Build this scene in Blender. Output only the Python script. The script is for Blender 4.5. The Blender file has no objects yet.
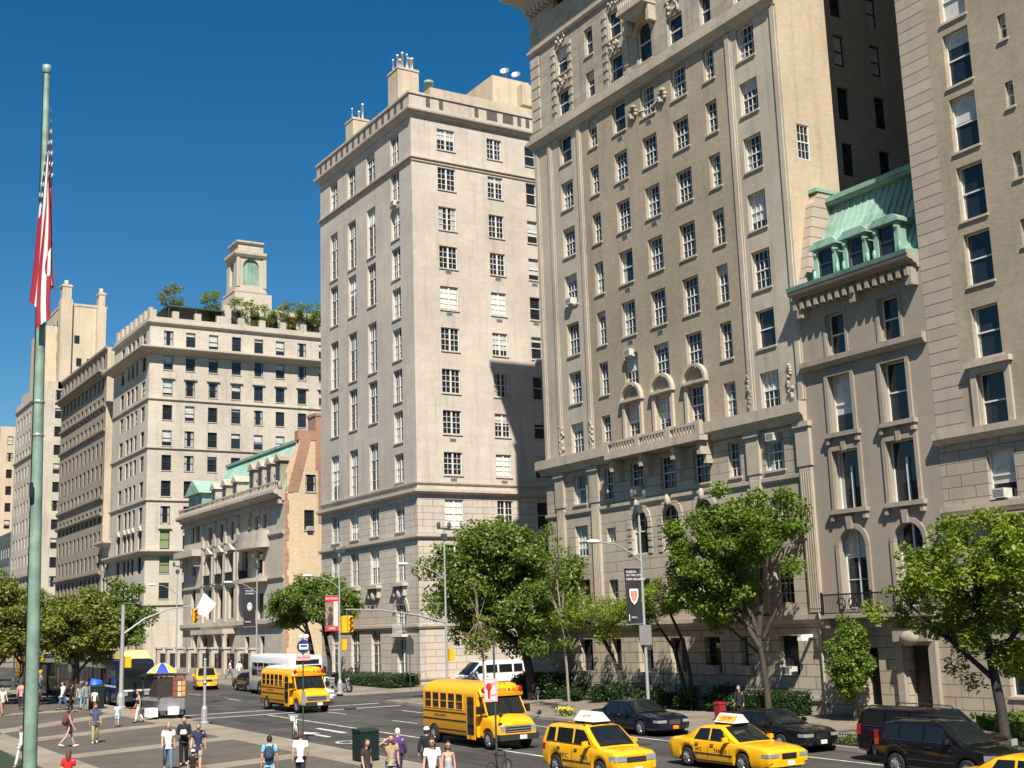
import bpy, math, random
import numpy as np
from mathutils import Vector, Matrix, Euler
SC = bpy.context.scene
COL = SC.collection
RND = random.Random(11)
PI = math.pi
def rad(a): return math.radians(a)

# ------------------------------------------------------------------ mesh builder
class MB:
    def __init__(s): s.v = []; s.f = []; s.m = []; s.s = []
    def add(s, vs, fs, mat=0, smooth=False):
        o = len(s.v); s.v.extend([tuple(p) for p in vs])
        for f in fs:
            s.f.append(tuple(i + o for i in f)); s.m.append(mat); s.s.append(smooth)
    def quad(s, a, b, c, d, mat=0): s.add([a, b, c, d], [(0, 1, 2, 3)], mat)
    def box(s, x0, x1, y0, y1, z0, z1, mat=0):
        s.add([(x0,y0,z0),(x1,y0,z0),(x1,y1,z0),(x0,y1,z0),(x0,y0,z1),(x1,y0,z1),(x1,y1,z1),(x0,y1,z1)],
              [(0,3,2,1),(4,5,6,7),(0,1,5,4),(1,2,6,5),(2,3,7,6),(3,0,4,7)], mat)
    def hexa(s, p, mat=0, smooth=False):
        s.add(p, [(0,3,2,1),(4,5,6,7),(0,1,5,4),(1,2,6,5),(2,3,7,6),(3,0,4,7)], mat, smooth)
    def tube(s, pts, radii, n=8, mat=0, smooth=True, cap=True):
        pts = [Vector(p) for p in pts]
        if not hasattr(radii, '__len__'): radii = [radii] * len(pts)
        vs = []; prev = None
        for i, p in enumerate(pts):
            if i == 0: t = pts[1] - p
            elif i == len(pts) - 1: t = p - pts[i-1]
            else: t = pts[i+1] - pts[i-1]
            t = t.normalized() if t.length > 1e-9 else Vector((0,0,1))
            if prev is None:
                a = Vector((0,0,1)) if abs(t.z) < .9 else Vector((1,0,0))
                u = t.cross(a).normalized()
            else:
                u = (prev - t * prev.dot(t))
                u = u.normalized() if u.length > 1e-6 else t.orthogonal().normalized()
            prev = u; w = t.cross(u)
            for k in range(n):
                a = 2*PI*k/n
                vs.append(p + (u*math.cos(a) + w*math.sin(a)) * radii[i])
        fs = []
        for i in range(len(pts)-1):
            for k in range(n):
                k2 = (k+1) % n
                fs.append((i*n+k, i*n+k2, (i+1)*n+k2, (i+1)*n+k))
        s.add(vs, fs, mat, smooth)
        if cap:
            L = (len(pts)-1)*n
            s.add(vs[:n], [tuple(range(n))[::-1]], mat); s.add(vs[L:], [tuple(range(n))], mat)
    def lathe(s, prof, c=(0,0,0), n=12, mat=0, smooth=True, axis='z'):
        vs = []
        for r, z in prof:
            for k in range(n):
                a = 2*PI*k/n; x, y = r*math.cos(a), r*math.sin(a)
                p = (x, y, z) if axis == 'z' else ((z, x, y) if axis == 'x' else (y, z, x))
                vs.append((c[0]+p[0], c[1]+p[1], c[2]+p[2]))
        fs = [(i*n+k, i*n+(k+1)%n, (i+1)*n+(k+1)%n, (i+1)*n+k) for i in range(len(prof)-1) for k in range(n)]
        s.add(vs, fs, mat, smooth)
    def ball(s, c, r, nu=12, nv=8, mat=0):
        if not hasattr(r, '__len__'): r = (r, r, r)
        vs = []
        for j in range(nv+1):
            t = PI*j/nv
            for k in range(nu):
                a = 2*PI*k/nu
                vs.append((c[0]+r[0]*math.sin(t)*math.cos(a), c[1]+r[1]*math.sin(t)*math.sin(a), c[2]+r[2]*math.cos(t)))
        s.add(vs, [(j*nu+k, (j+1)*nu+k, (j+1)*nu+(k+1)%nu, j*nu+(k+1)%nu) for j in range(nv) for k in range(nu)], mat, True)
    def grid(s, P, nu, nv, mat=0, smooth=True, matf=None):
        vs = [P(i/nu, j/nv) for j in range(nv+1) for i in range(nu+1)]
        o = len(s.v); s.v.extend([tuple(p) for p in vs])
        for j in range(nv):
            for i in range(nu):
                s.f.append((o+j*(nu+1)+i, o+j*(nu+1)+i+1, o+(j+1)*(nu+1)+i+1, o+(j+1)*(nu+1)+i))
                s.m.append(matf((i+.5)/nu, (j+.5)/nv) if matf else mat); s.s.append(smooth)
    def prism(s, poly, fn, t0, t1, mat=0):
        n = len(poly)
        a = [fn(p[0], p[1], t0) for p in poly]; b = [fn(p[0], p[1], t1) for p in poly]
        s.add(a + b, [tuple(range(n))[::-1], tuple(range(n, 2*n))] + [(i, (i+1) % n, n+(i+1) % n, n+i) for i in range(n)], mat)
    def mesh(s, name, mats, sharp=None):
        me = bpy.data.meshes.new(name)
        me.from_pydata(s.v, [], s.f)
        for m in (mats if isinstance(mats, (list, tuple)) else [mats]): me.materials.append(m)
        me.polygons.foreach_set('material_index', s.m)
        me.polygons.foreach_set('use_smooth', s.s)
        if sharp: me.set_sharp_from_angle(angle=rad(sharp))
        me.update()
        return me
    def build(s, name, mats, parent=None, loc=None, rot=None, sharp=None, world=False):
        o = link(name, s.mesh(name, mats, sharp), parent)
        if world and parent is not None: o.matrix_parent_inverse = parent.matrix_world_inv if False else Matrix.Translation(-Vector(parent.location))
        if loc is not None: o.location = loc
        if rot is not None: o.rotation_euler = rot
        return o

def link(name, data, parent=None):
    o = bpy.data.objects.new(name, data); COL.objects.link(o)
    if parent is not None: o.parent = parent
    return o
def tag(o, label=None, cat=None, group=None, kind=None):
    if label: o['label'] = label
    if cat: o['category'] = cat
    if group: o['group'] = group
    if kind: o['kind'] = kind
    return o
def thing(name, label, cat, loc=(0,0,0), rz=0., group=None):
    o = bpy.data.objects.new(name, None); COL.objects.link(o)
    o.location = loc; o.rotation_euler = (0, 0, rz); o.empty_display_size = .3
    return tag(o, label, cat, group)
def kids(o): return [c for c in ALLCH.get(o.name, [])]
def copy_tree(o, parent=None):
    c = o.copy(); COL.objects.link(c)
    if parent is not None: c.parent = parent
    for ch in list(o.children): copy_tree(ch, c)
    return c

# terrain: the avenue climbs gently to the north
def zg(y): return -0.15 + 0.0135*(y-47) if y < 130 else 0.97 + 0.004*(y-130)
YB = [-60, 130, 900]

# ------------------------------------------------------------------ materials
def nodes(name):
    m = bpy.data.materials.new(name); m.use_nodes = True
    nt = m.node_tree; b = nt.nodes['Principled BSDF']
    return m, nt, b
def setp(b, color=None, rough=None, metal=None, spec=None, coat=None):
    if color is not None: b.inputs['Base Color'].default_value = (*color, 1)
    if rough is not None: b.inputs['Roughness'].default_value = rough
    if metal is not None: b.inputs['Metallic'].default_value = metal
    if spec is not None: b.inputs['Specular IOR Level'].default_value = spec
    if coat is not None: b.inputs['Coat Weight'].default_value = coat; b.inputs['Coat Roughness'].default_value = .03
def N(nt, t, **kw):
    n = nt.nodes.new(t)
    for k, v in kw.items():
        if k in n.inputs: n.inputs[k].default_value = v
        else: setattr(n, k, v)
    return n
def L(nt, a, b): nt.links.new(a, b)
def mathn(nt, op, a, b=None, c=None):
    n = nt.nodes.new('ShaderNodeMath'); n.operation = op
    for i, x in enumerate((a, b, c)):
        if x is None: continue
        if isinstance(x, (int, float)): n.inputs[i].default_value = x
        else: nt.links.new(x, n.inputs[i])
    return n.outputs[0]
def mixc(nt, fac, a, b, mode='MIX'):
    n = nt.nodes.new('ShaderNodeMix'); n.data_type = 'RGBA'; n.blend_type = mode
    for i, x in ((0, fac), (6, a), (7, b)):
        if isinstance(x, (int, float)): n.inputs[i].default_value = x
        elif isinstance(x, tuple): n.inputs[i].default_value = (*x[:3], 1)
        else: nt.links.new(x, n.inputs[i])
    return n.outputs[2]
def noise(nt, vec, scale, detail=4, rough=.6):
    n = N(nt, 'ShaderNodeTexNoise'); n.inputs['Scale'].default_value = scale
    n.inputs['Detail'].default_value = detail; n.inputs['Roughness'].default_value = rough
    if vec is not None: nt.links.new(vec, n.inputs['Vector'])
    return n.outputs[0]
def ramp(nt, v, a, b, o0=0., o1=1.):
    n = N(nt, 'ShaderNodeMapRange'); n.clamp = True
    nt.links.new(v, n.inputs[0])
    for i, x in ((1, a), (2, b), (3, o0), (4, o1)): n.inputs[i].default_value = x
    return n.outputs[0]
def plain(name, color, rough=.6, metal=0., spec=.4, coat=0., var=.0, vscale=3., bump=0.):
    m, nt, b = nodes(name); setp(b, color, rough, metal, spec, coat)
    if var or bump:
        tc = N(nt, 'ShaderNodeTexCoord'); n = noise(nt, tc.outputs['Object'], vscale, 6)
        if var:
            f = ramp(nt, n, .3, .7, 1-var, 1+var*.6)
            L(nt, mixc(nt, 1., color, f, 'MULTIPLY'), b.inputs['Base Color'])
        if bump:
            bp = N(nt, 'ShaderNodeBump'); bp.inputs['Strength'].default_value = bump; bp.inputs['Distance'].default_value = .02
            L(nt, n, bp.inputs['Height']); L(nt, bp.outputs[0], b.inputs['Normal'])
    return m
def stone(name, color, bw=1.2, bh=.55, mortar=.012, mcol=.72, var=.13, stain=.25, rough=.85, bump=.25, brickvar=.06, tint=None):
    """masonry on any vertical wall: u = x + y runs along both the avenue and the side-street faces"""
    m, nt, b = nodes(name); setp(b, color, rough, 0, .25)
    tc = N(nt, 'ShaderNodeTexCoord'); sp = N(nt, 'ShaderNodeSeparateXYZ'); L(nt, tc.outputs['Object'], sp.inputs[0])
    u = mathn(nt, 'ADD', sp.outputs[0], sp.outputs[1])
    cb = N(nt, 'ShaderNodeCombineXYZ'); L(nt, u, cb.inputs[0]); L(nt, sp.outputs[2], cb.inputs[1])
    big = noise(nt, tc.outputs['Object'], .16, 5, .6); fine = noise(nt, tc.outputs['Object'], 2.2, 6, .7)
    sv = N(nt, 'ShaderNodeCombineXYZ'); L(nt, mathn(nt, 'MULTIPLY', u, 1.3), sv.inputs[0]); L(nt, mathn(nt, 'MULTIPLY', sp.outputs[2], .09), sv.inputs[1])
    streak = noise(nt, sv.outputs[0], 1.0, 5, .65)
    f = mathn(nt, 'MULTIPLY', ramp(nt, big, .3, .7, 1-var, 1+var*.7), ramp(nt, fine, .25, .75, 1-var*.7, 1+var*.5))
    f = mathn(nt, 'MULTIPLY', f, ramp(nt, streak, .52, .78, 1., 1-stain))
    col = mixc(nt, 1., color, f, 'MULTIPLY')
    if tint: col = mixc(nt, ramp(nt, noise(nt, tc.outputs['Object'], .5, 4), .45, .7, 0, .7), col, tint)
    bp = N(nt, 'ShaderNodeBump'); bp.inputs['Strength'].default_value = bump; bp.inputs['Distance'].default_value = .03
    if bw:
        bt = N(nt, 'ShaderNodeTexBrick'); L(nt, cb.outputs[0], bt.inputs['Vector'])
        bt.inputs['Scale'].default_value = 1; bt.inputs['Brick Width'].default_value = bw; bt.inputs['Row Height'].default_value = bh
        bt.inputs['Mortar Size'].default_value = mortar; bt.inputs['Bias'].default_value = 0
        bt.inputs['Color1'].default_value = (1-brickvar,)*3 + (1,); bt.inputs['Color2'].default_value = (1+brickvar,)*3 + (1,)
        bt.inputs['Mortar'].default_value = (mcol, mcol, mcol, 1)
        col = mixc(nt, 1., col, bt.outputs[0], 'MULTIPLY')
        h = mathn(nt, 'SUBTRACT', mathn(nt, 'MULTIPLY', fine, .25), bt.outputs['Fac']); L(nt, h, bp.inputs['Height'])
    else: L(nt, fine, bp.inputs['Height'])
    L(nt, col, b.inputs['Base Color']); L(nt, bp.outputs[0], b.inputs['Normal'])
    return m
def glass_mat(name, dark=(.014,.018,.022), curtain=.30, rough=.02, cc=(.5,.49,.45)):
    """window glass over a dark room; some rooms have a shade drawn part-way or curtains at the sides"""
    m, nt, b = nodes(name); setp(b, dark, rough, 0, .6)
    oi = N(nt, 'ShaderNodeObjectInfo'); tc = N(nt, 'ShaderNodeTexCoord'); sp = N(nt, 'ShaderNodeSeparateXYZ'); L(nt, tc.outputs['Generated'], sp.inputs[0])
    r = oi.outputs['Random']
    r2 = mathn(nt, 'FRACT', mathn(nt, 'MULTIPLY', r, 17.37)); r3 = mathn(nt, 'FRACT', mathn(nt, 'MULTIPLY', r, 71.13))
    drop = mathn(nt, 'MULTIPLY', mathn(nt, 'LESS_THAN', r2, curtain), mathn(nt, 'MULTIPLY', r3, .95))
    shade = mathn(nt, 'GREATER_THAN', sp.outputs[2], mathn(nt, 'SUBTRACT', 1., drop))
    ax = mathn(nt, 'ABSOLUTE', mathn(nt, 'SUBTRACT', sp.outputs[0], .5))
    has = mathn(nt, 'GREATER_THAN', r2, 1-curtain*.7)
    cur = mathn(nt, 'MULTIPLY', has, mathn(nt, 'GREATER_THAN', ax, mathn(nt, 'SUBTRACT', .5, mathn(nt, 'MULTIPLY', r3, .3))))
    fold = ramp(nt, noise(nt, N(nt, 'ShaderNodeTexCoord').outputs['Object'], 9., 2), .3, .7, .5, 1.)
    curc = mixc(nt, 1., cc, fold, 'MULTIPLY')
    c = mixc(nt, cur, dark, curc); c = mixc(nt, shade, c, cc)
    room = ramp(nt, noise(nt, N(nt, 'ShaderNodeTexCoord').outputs['Object'], 1.6, 3), .5, .75, 0., .5)
    c = mixc(nt, room, c, (.05,.045,.038))
    L(nt, c, b.inputs['Base Color'])
    bp = N(nt, 'ShaderNodeBump'); bp.inputs['Strength'].default_value = .12; bp.inputs['Distance'].default_value = .02
    L(nt, noise(nt, N(nt, 'ShaderNodeTexCoord').outputs['Object'], 1.1, 2), bp.inputs['Height']); L(nt, bp.outputs[0], b.inputs['Normal'])
    return m

M = {}
M['lime_pink'] = stone('pale pink limestone', (.49,.43,.365), 1.5, .75, .010, .86, .16, .32, bump=.1, brickvar=.035)
M['lime_band'] = stone('banded limestone', (.50,.435,.365), 1.9, .55, .022, .5, .13, .26, bump=.5, brickvar=.05)
M['trim_pink'] = stone('limestone trim', (.47,.405,.335), 0, 0, stain=.35, var=.14, bump=.15)
M['lime_grey'] = stone('weathered limestone', (.45,.38,.295), 1.1, .52, .012, .78, .15, .34, bump=.25, brickvar=.08)
M['lime_channel'] = stone('channelled limestone', (.42,.355,.275), 3.4, .62, .026, .50, .15, .34, bump=.5, brickvar=.07)
M['lime_top'] = stone('sooty upper limestone', (.37,.32,.255), 1.1, .52, .014, .7, .22, .45, bump=.3, brickvar=.12)
M['rust_lime'] = stone('rusticated limestone', (.42,.355,.275), 1.25, .62, .028, .42, .10, .25, bump=.6)
M['brick_tan'] = stone('tan brick', (.345,.282,.205), .24, .085, .008, .92, .15, .26, bump=.08, brickvar=.10)
M['brick_buff'] = stone('buff brick', (.45,.365,.26), .24, .085, .008, .95, .13, .3, bump=.08, brickvar=.08)
M['trim_lime'] = stone('carved limestone', (.43,.365,.285), 0, 0, stain=.42, var=.18, bump=.3)
M['ornament'] = stone('carved stone ornament', (.40,.345,.275), 0, 0, stain=.3, var=.4, bump=1.)
M['brown_lime'] = stone('brownish limestone', (.315,.265,.210), 1.4, .7, .008, .92, .09, .22, bump=.08, brickvar=.02)
M['brown_trim'] = stone('brownish limestone trim', (.32,.27,.215), 0, 0, stain=.35, var=.15, bump=.2)
M['brown_rust'] = stone('brownish rusticated stone', (.37,.31,.24), 1.5, .55, .024, .45, .09, .2, bump=.5)
M['quoin'] = stone('pinkish quoin stone', (.38,.315,.25), 40., .58, .03, .42, .08, .14, bump=.5)
M['lime_white'] = stone('cream limestone', (.475,.42,.345), 1.3, .6, .010, .8, .16, .34, bump=.12, brickvar=.03)
M['trim_white'] = stone('cream trim', (.45,.395,.32), 0, 0, stain=.38, var=.14, bump=.15)
M['grey_brick'] = stone('grey brown stone', (.29,.24,.185), .9, .4, .012, .85, .10, .2, bump=.15)
M['yellow_stucco'] = stone('yellowish wall', (.50,.415,.305), 0, 0, stain=.3, var=.15, bump=.08)
M['red_brick'] = stone('red brown brick', (.36,.215,.15), .24, .085, .01, .9, .18, .3, bump=.1, brickvar=.15)
M['party_brick'] = stone('cream party wall brick', (.55,.44,.30), .24, .085, .008, .92, .12, .25, bump=.08, brickvar=.1, tint=(.50,.36,.22))
M['copper'] = stone('green copper', (.275,.42,.335), .5, 8., .012, .72, .25, .6, rough=.6, bump=.15, tint=(.13,.19,.13))
M['copper_trim'] = stone('green copper trim', (.245,.38,.305), 0, 0, stain=.6, var=.3, rough=.55, bump=.1)
M['copper_pale'] = stone('pale green copper', (.34,.54,.43), .5, 8., .012, .75, .2, .5, rough=.6, bump=.1, tint=(.22,.33,.25))
M['dull_dark'] = plain('dull dark window', (.025,.027,.03), .35)
M['slate'] = stone('dark slate', (.10,.12,.13), .3, .2, .01, .7, .15, .2)
M['roofing'] = plain('roofing felt', (.16,.15,.14), .9, var=.3, vscale=.6)
M['white_paint'] = plain('white window paint', (.62,.61,.57), .5, var=.12)
M['dark_paint'] = plain('dark window paint', (.035,.04,.04), .5)
M['grey_paint'] = plain('grey window paint', (.30,.30,.28), .5)
M['glass'] = glass_mat('window glass')
M['glass_pale'] = glass_mat('window glass with shades', curtain=.75)
M['glass_dark'] = glass_mat('dark window glass', curtain=.22)
M['green_shade'] = plain('green blind', (.17,.23,.10), .7)
M['iron'] = plain('wrought iron', (.015,.015,.017), .5)
M['door'] = plain('dark door', (.03,.025,.02), .5, var=.3)
M['ac'] = plain('air conditioner casing', (.52,.50,.46), .6, var=.15, vscale=8)
M['ac_dark'] = plain('air conditioner grille', (.09,.085,.08), .7)
M['metal_white'] = plain('white metal', (.75,.75,.74), .35, .2, var=.1)
M['galv'] = plain('galvanised steel', (.40,.41,.41), .45, .6, var=.12, vscale=5)
M['pole_grey'] = plain('grey painted pole', (.33,.34,.33), .45, .1, var=.12, vscale=4)
M['pole_dark'] = plain('dark green painted pole', (.05,.065,.055), .5)
M['pole_verdigris'] = plain('pale green painted flagpole', (.21,.31,.24), .5, .1, var=.4, vscale=2.2)
M['signal_yellow'] = plain('signal yellow', (.80,.42,.015), .4)
M['black'] = plain('black', (.012,.012,.013), .5)
M['white'] = plain('white', (.80,.80,.79), .5)
M['banner_black'] = plain('black banner cloth', (.025,.025,.03), .7)
M['banner_red'] = plain('red banner cloth', (.55,.03,.035), .7)
M['banner_photo'] = plain('banner picture', (.30,.20,.16), .7, var=.9, vscale=4)
M['red'] = plain('red', (.55,.025,.02), .5)
M['bluesign'] = plain('blue sign', (.02,.035,.16), .5)
M['pink'] = plain('pink sign face', (.85,.38,.40), .5)
M['bin_green'] = plain('dark green bin', (.004,.016,.013), .5, var=.15)
# ------------------------------------------------------------------ ground
def sheet(name, x0, x1, y0, y1, off, mat, structure=True, nx=1):
    mb = MB(); ys = sorted({y0, y1, *[b for b in YB if y0 < b < y1]})
    for a, b in zip(ys, ys[1:]):
        mb.quad((x0,a,zg(a)+off), (x1,a,zg(a)+off), (x1,b,zg(b)+off), (x0,b,zg(b)+off))
    o = mb.build(name, mat)
    if structure: o['kind'] = 'structure'
    return o
def road_mat(name, c, var=.25, wear=True):
    m, nt, b = nodes(name); setp(b, c, .85, 0, .3)
    tc = N(nt, 'ShaderNodeTexCoord'); v = tc.outputs['Object']
    mp = N(nt, 'ShaderNodeMapping'); mp.inputs['Scale'].default_value = (1.0, .06, 1); L(nt, v, mp.inputs['Vector'])
    f = ramp(nt, noise(nt, v, .25, 6, .65), .3, .7, 1-var, 1+var)
    f = mathn(nt, 'MULTIPLY', f, ramp(nt, noise(nt, v, 14., 4, .8), .25, .75, .78, 1.22))
    if wear: f = mathn(nt, 'MULTIPLY', f, ramp(nt, noise(nt, mp.outputs[0], .9, 4), .35, .68, .82, 1.2))
    vo = N(nt, 'ShaderNodeTexVoronoi'); vo.feature = 'DISTANCE_TO_EDGE'; vo.inputs['Scale'].default_value = .22; L(nt, v, vo.inputs['Vector'])
    f = mathn(nt, 'MULTIPLY', f, ramp(nt, vo.outputs['Distance'], .0, .012, .6, 1.))
    L(nt, mixc(nt, 1., c, f, 'MULTIPLY'), b.inputs['Base Color'])
    bp = N(nt, 'ShaderNodeBump'); bp.inputs['Strength'].default_value = .3; bp.inputs['Distance'].default_value = .01
    L(nt, noise(nt, v, 60., 3), bp.inputs['Height']); L(nt, bp.outputs[0], b.inputs['Normal'])
    return m
def paver_mat(name, c, bw, bh, mortar=.012, mc=.7, var=.2):
    m, nt, b = nodes(name); setp(b, c, .85, 0, .3)
    tc = N(nt, 'ShaderNodeTexCoord'); v = tc.outputs['Object']
    f = ramp(nt, noise(nt, v, .4, 5, .65), .3, .7, 1-var, 1+var)
    f = mathn(nt, 'MULTIPLY', f, ramp(nt, noise(nt, v, 8., 5, .8), .25, .75, .88, 1.12))
    col = mixc(nt, 1., c, f, 'MULTIPLY')
    bt = N(nt, 'ShaderNodeTexBrick'); L(nt, v, bt.inputs['Vector']); bt.inputs['Scale'].default_value = 1
    bt.inputs['Brick Width'].default_value = bw; bt.inputs['Row Height'].default_value = bh; bt.inputs['Mortar Size'].default_value = mortar
    bt.inputs['Color1'].default_value = (.9,.9,.9,1); bt.inputs['Color2'].default_value = (1.08,1.08,1.08,1); bt.inputs['Mortar'].default_value = (mc,mc,mc,1)
    L(nt, mixc(nt, 1., col, bt.outputs[0], 'MULTIPLY'), b.inputs['Base Color'])
    return m
M['asphalt'] = road_mat('asphalt', (.058,.055,.051), .36)
M['earth'] = road_mat('city ground', (.09,.085,.078), wear=False)
M['concrete'] = paver_mat('concrete sidewalk', (.195,.165,.13), 1.5, 1.5, .02, .7)
M['hexpave'] = paver_mat('dark plaza pavers', (.100,.086,.070), .22, .19, .012, .8)
M['granite'] = paver_mat('pale granite band', (.235,.198,.15), 1.6, .8, .014, .72)
M['paint_road'] = plain('worn road paint', (.55,.54,.50), .7, var=.45, vscale=1.5)
M['kerb'] = paver_mat('kerb stone', (.27,.245,.21), 2., 2., .02, .6)
XW, XE, XF = 22.5, 37.4, 47.5       # west kerb, east kerb, east building line
sheet('ground', -700, 1200, -60, 900, -.03, M['earth'])
sheet('avenue_roadway', XW, XE, -60, 900, 0., M['asphalt'])
S1, S2, S3 = (77.3, 86.6), (158., 167.), (230.5, 240.5)     # side streets
for i, (a, b) in enumerate((S1, S2, S3)):
    sheet('side_street', XE, 300, a, b, .0, M['asphalt'])
def kerbed(name, x0, x1, y0, y1, mat, kw=.18, west=False, nsides=True):
    """a raised pavement 0.15 m above the road with its kerb stones as a mesh of its own"""
    mb = MB(); ys = sorted({y0, y1, *[b for b in YB if y0 < b < y1]})
    for a, b in zip(ys, ys[1:]):
        mb.quad((x0+kw*0,a,zg(a)+.15), (x1,a,zg(a)+.15), (x1,b,zg(b)+.15), (x0,b,zg(b)+.15))
    tag(mb.build(name, mat), kind='structure')
    k = MB(); xe = x1 if west else x0
    a0, a1 = (xe-kw, xe+.012) if west else (xe-.012, xe+kw)
    for a, b in zip(ys, ys[1:]):
        k.hexa([(a0,a,zg(a)-.05),(a1,a,zg(a)-.05),(a1,b,zg(b)-.05),(a0,b,zg(b)-.05),(a0,a,zg(a)+.156),(a1,a,zg(a)+.156),(a1,b,zg(b)+.156),(a0,b,zg(b)+.156)])
    if nsides and not west:
        for yy, s in ((y0, -1), (y1, 1)):
            b0, b1 = (yy-.012, yy+kw) if s < 0 else (yy-kw, yy+.012)
            k.hexa([(a1,b0,zg(b0)-.05),(x1,b0,zg(b0)-.05),(x1,b1,zg(b1)-.05),(a1,b1,zg(b1)-.05),(a1,b0,zg(b0)+.156),(x1,b0,zg(b0)+.156),(x1,b1,zg(b1)+.156),(a1,b1,zg(b1)+.156)])
    tag(k.build('kerb', M['kerb']), kind='structure')
for a, b in ((-60, S1[0]), (S1[1], S2[0]), (S2[1], S3[0]), (S3[1], 900)):
    kerbed('sidewalk', XE, 120, a, b, M['concrete'])
kerbed('museum_plaza', -60, XW, -60, 900, M['hexpave'], west=True)
# granite bands laid in the plaza
def flat(name, polys, off, mat):
    mb = MB()
    for p in polys:
        mb.add([(x, y, zg(y)+off) for x, y in p], [tuple(range(len(p)))])
    return tag(mb.build(name, mat), kind='structure')
flat('granite_band', [[(20.45,-60),(XW-.2,-60),(XW-.2,125),(20.45,125)], [(10.9,-60),(12.6,-60),(12.6,71),(10.9,66)]], .154, M['granite'])
bands = [((12.6,66.6),(20.45,70.75),(20.45,69.0),(12.6,64.6)), ((12.6,57.15),(20.45,60.1),(20.45,58.5),(12.6,55.4)),
         ((12.6,48.0),(20.45,50.45),(20.45,49.0),(12.6,46.3)), ((12.6,73.5),(20.45,80.9),(20.45,78.5),(12.6,71)),
         ((6,86.9),(20.45,86.6),(20.45,84.8),(6,85.2)), ((12.6,40.2),(20.45,41.9),(20.45,40.5),(12.6,38.7))]
flat('granite_band', [list(b)[::-1] for b in bands], .154, M['granite'])
# road paint
def paint(name, polys): return flat(name, polys, .005, M['paint_road'])
paint('lane_line', [[(27.76,-40),(27.91,-40),(27.91,73.5),(27.76,73.5)]])
paint('parking_line', [[(34.92,-40),(35.05,-40),(35.05,70),(34.92,70)]])
dash = []
for y0 in np.arange(-20, 180, 9.):
    if 74 < y0 < 88: continue
    dash.append([(31.3,y0),(31.42,y0),(31.42,y0+3),(31.3,y0+3)])
paint('lane_dashes', dash)
paint('crosswalk_lines', [[(XW+.5,73.9),(XE-.5,73.9),(XE-.5,74.2),(XW+.5,74.2)], [(XW+.5,77.0),(XE-.5,77.0),(XE-.5,77.3),(XW+.5,77.3)]])
# cycle lane arrow and cycle symbol near the museum kerb
def place(poly, x, y, s=1.): return [(x+px*s, y+py*s) for px, py in poly]
arrow = [(-.12,-2),(.12,-2),(.12,0),(.5,0),(0,1.5),(-.5,0),(-.12,0)]
sym = []
for cy in (-.75, .75):
    for k in range(12):
        a, b = 2*PI*k/12, 2*PI*(k+1)/12
        sym.append([(.55*math.cos(a), cy+.55*math.sin(a)*1.1), (.42*math.cos(a), cy+.42*math.sin(a)*1.1), (.42*math.cos(b), cy+.42*math.sin(b)*1.1), (.55*math.cos(b), cy+.55*math.sin(b)*1.1)])
sym += [[(-.08,-.8),(.08,-.8),(.35,.2),(.2,.2)], [(.2,.15),(.35,.2),(.12,.85),(-.02,.8)], [(.3,-.5),(.45,-.5),(.42,.5),(.27,.5)]]
paint('cycle_marking', [[(p[0], p[1]) for p in place(arrow, 24.9, 59.9, 1.15)][::-1], [(26.2,59),(26.5,59),(26.5,62.5),(26.2,62.5)]] + [place(p, 24.6, 53.6, 1.25) for p in sym] + [place(p, 26.0, 55.4, .9) for p in sym])
# lawn beside the path, lower left
M['lawn'] = plain('dark clipped ground cover', (.028,.045,.020), .9, var=.5, vscale=12., bump=1.)
mb = MB()
def lawnP(s, t):
    x, y = -30+s*40.7, -40+t*110
    return (x, y, zg(y)+.20+.05*math.sin(x*7+math.sin(y*3))*math.sin(y*6.3))
mb.grid(lawnP, 90, 140)
tag(mb.build('ground_cover', M['lawn']), 'dark clipped ground cover beside the pale granite path', 'ground cover', kind='stuff')

# repairs and covers in the roadway
M['tar'] = road_mat('tar patch', (.040,.039,.038), wear=False); M['cast_iron'] = plain('cast iron cover', (.05,.046,.042), .7, .3, var=.4, vscale=14, bump=.5)
rr_ = random.Random(6)
def blob(x, y, w, l): return [(x-w/2+rr_.uniform(-.1,.1), y-l/2+rr_.uniform(-.1,.1)), (x+w/2+rr_.uniform(-.1,.1), y-l/2), (x+w/2, y+l/2+rr_.uniform(-.1,.1)), (x-w/2, y+l/2)]
for (x, y, w, l) in ((30.2,58,1.2,6), (33.5,64,1.0,3.5), (29.6,81,2.2,3), (25.4,70.5,1.2,4.5), (33,92,1.4,8), (26,46.5,.9,2.4), (31.9,40.5,.8,5), (29,101,1.2,9), (24.6,42,.5,7)): flat('tar_patch', [blob(x, y, w, l)], .0035, M['tar'])
for (x, y) in ((29.4,61.2), (32.9,57.5), (26.2,66.3), (31.6,84.), (24.6,49.6), (33.4,44.2), (27.0,90)): flat('manhole_cover', [[(x+.38*math.cos(2*PI*k/16), y+.38*math.sin(2*PI*k/16)) for k in range(16)]], .0065, M['cast_iron'])
for k in range(14):
    x, y = rr_.uniform(23, 37), rr_.uniform(38, 100); pts = [(x, y)]
    for q in range(7): pts.append((pts[-1][0]+rr_.uniform(-.5,.5), pts[-1][1]+rr_.uniform(.5,1.4)))
    flat('crack_seal', [[(a[0]-.03,a[1]),(a[0]+.03,a[1]),(b[0]+.03,b[1]),(b[0]-.03,b[1])] for a, b in zip(pts, pts[1:])], .003, M['tar'])
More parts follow.
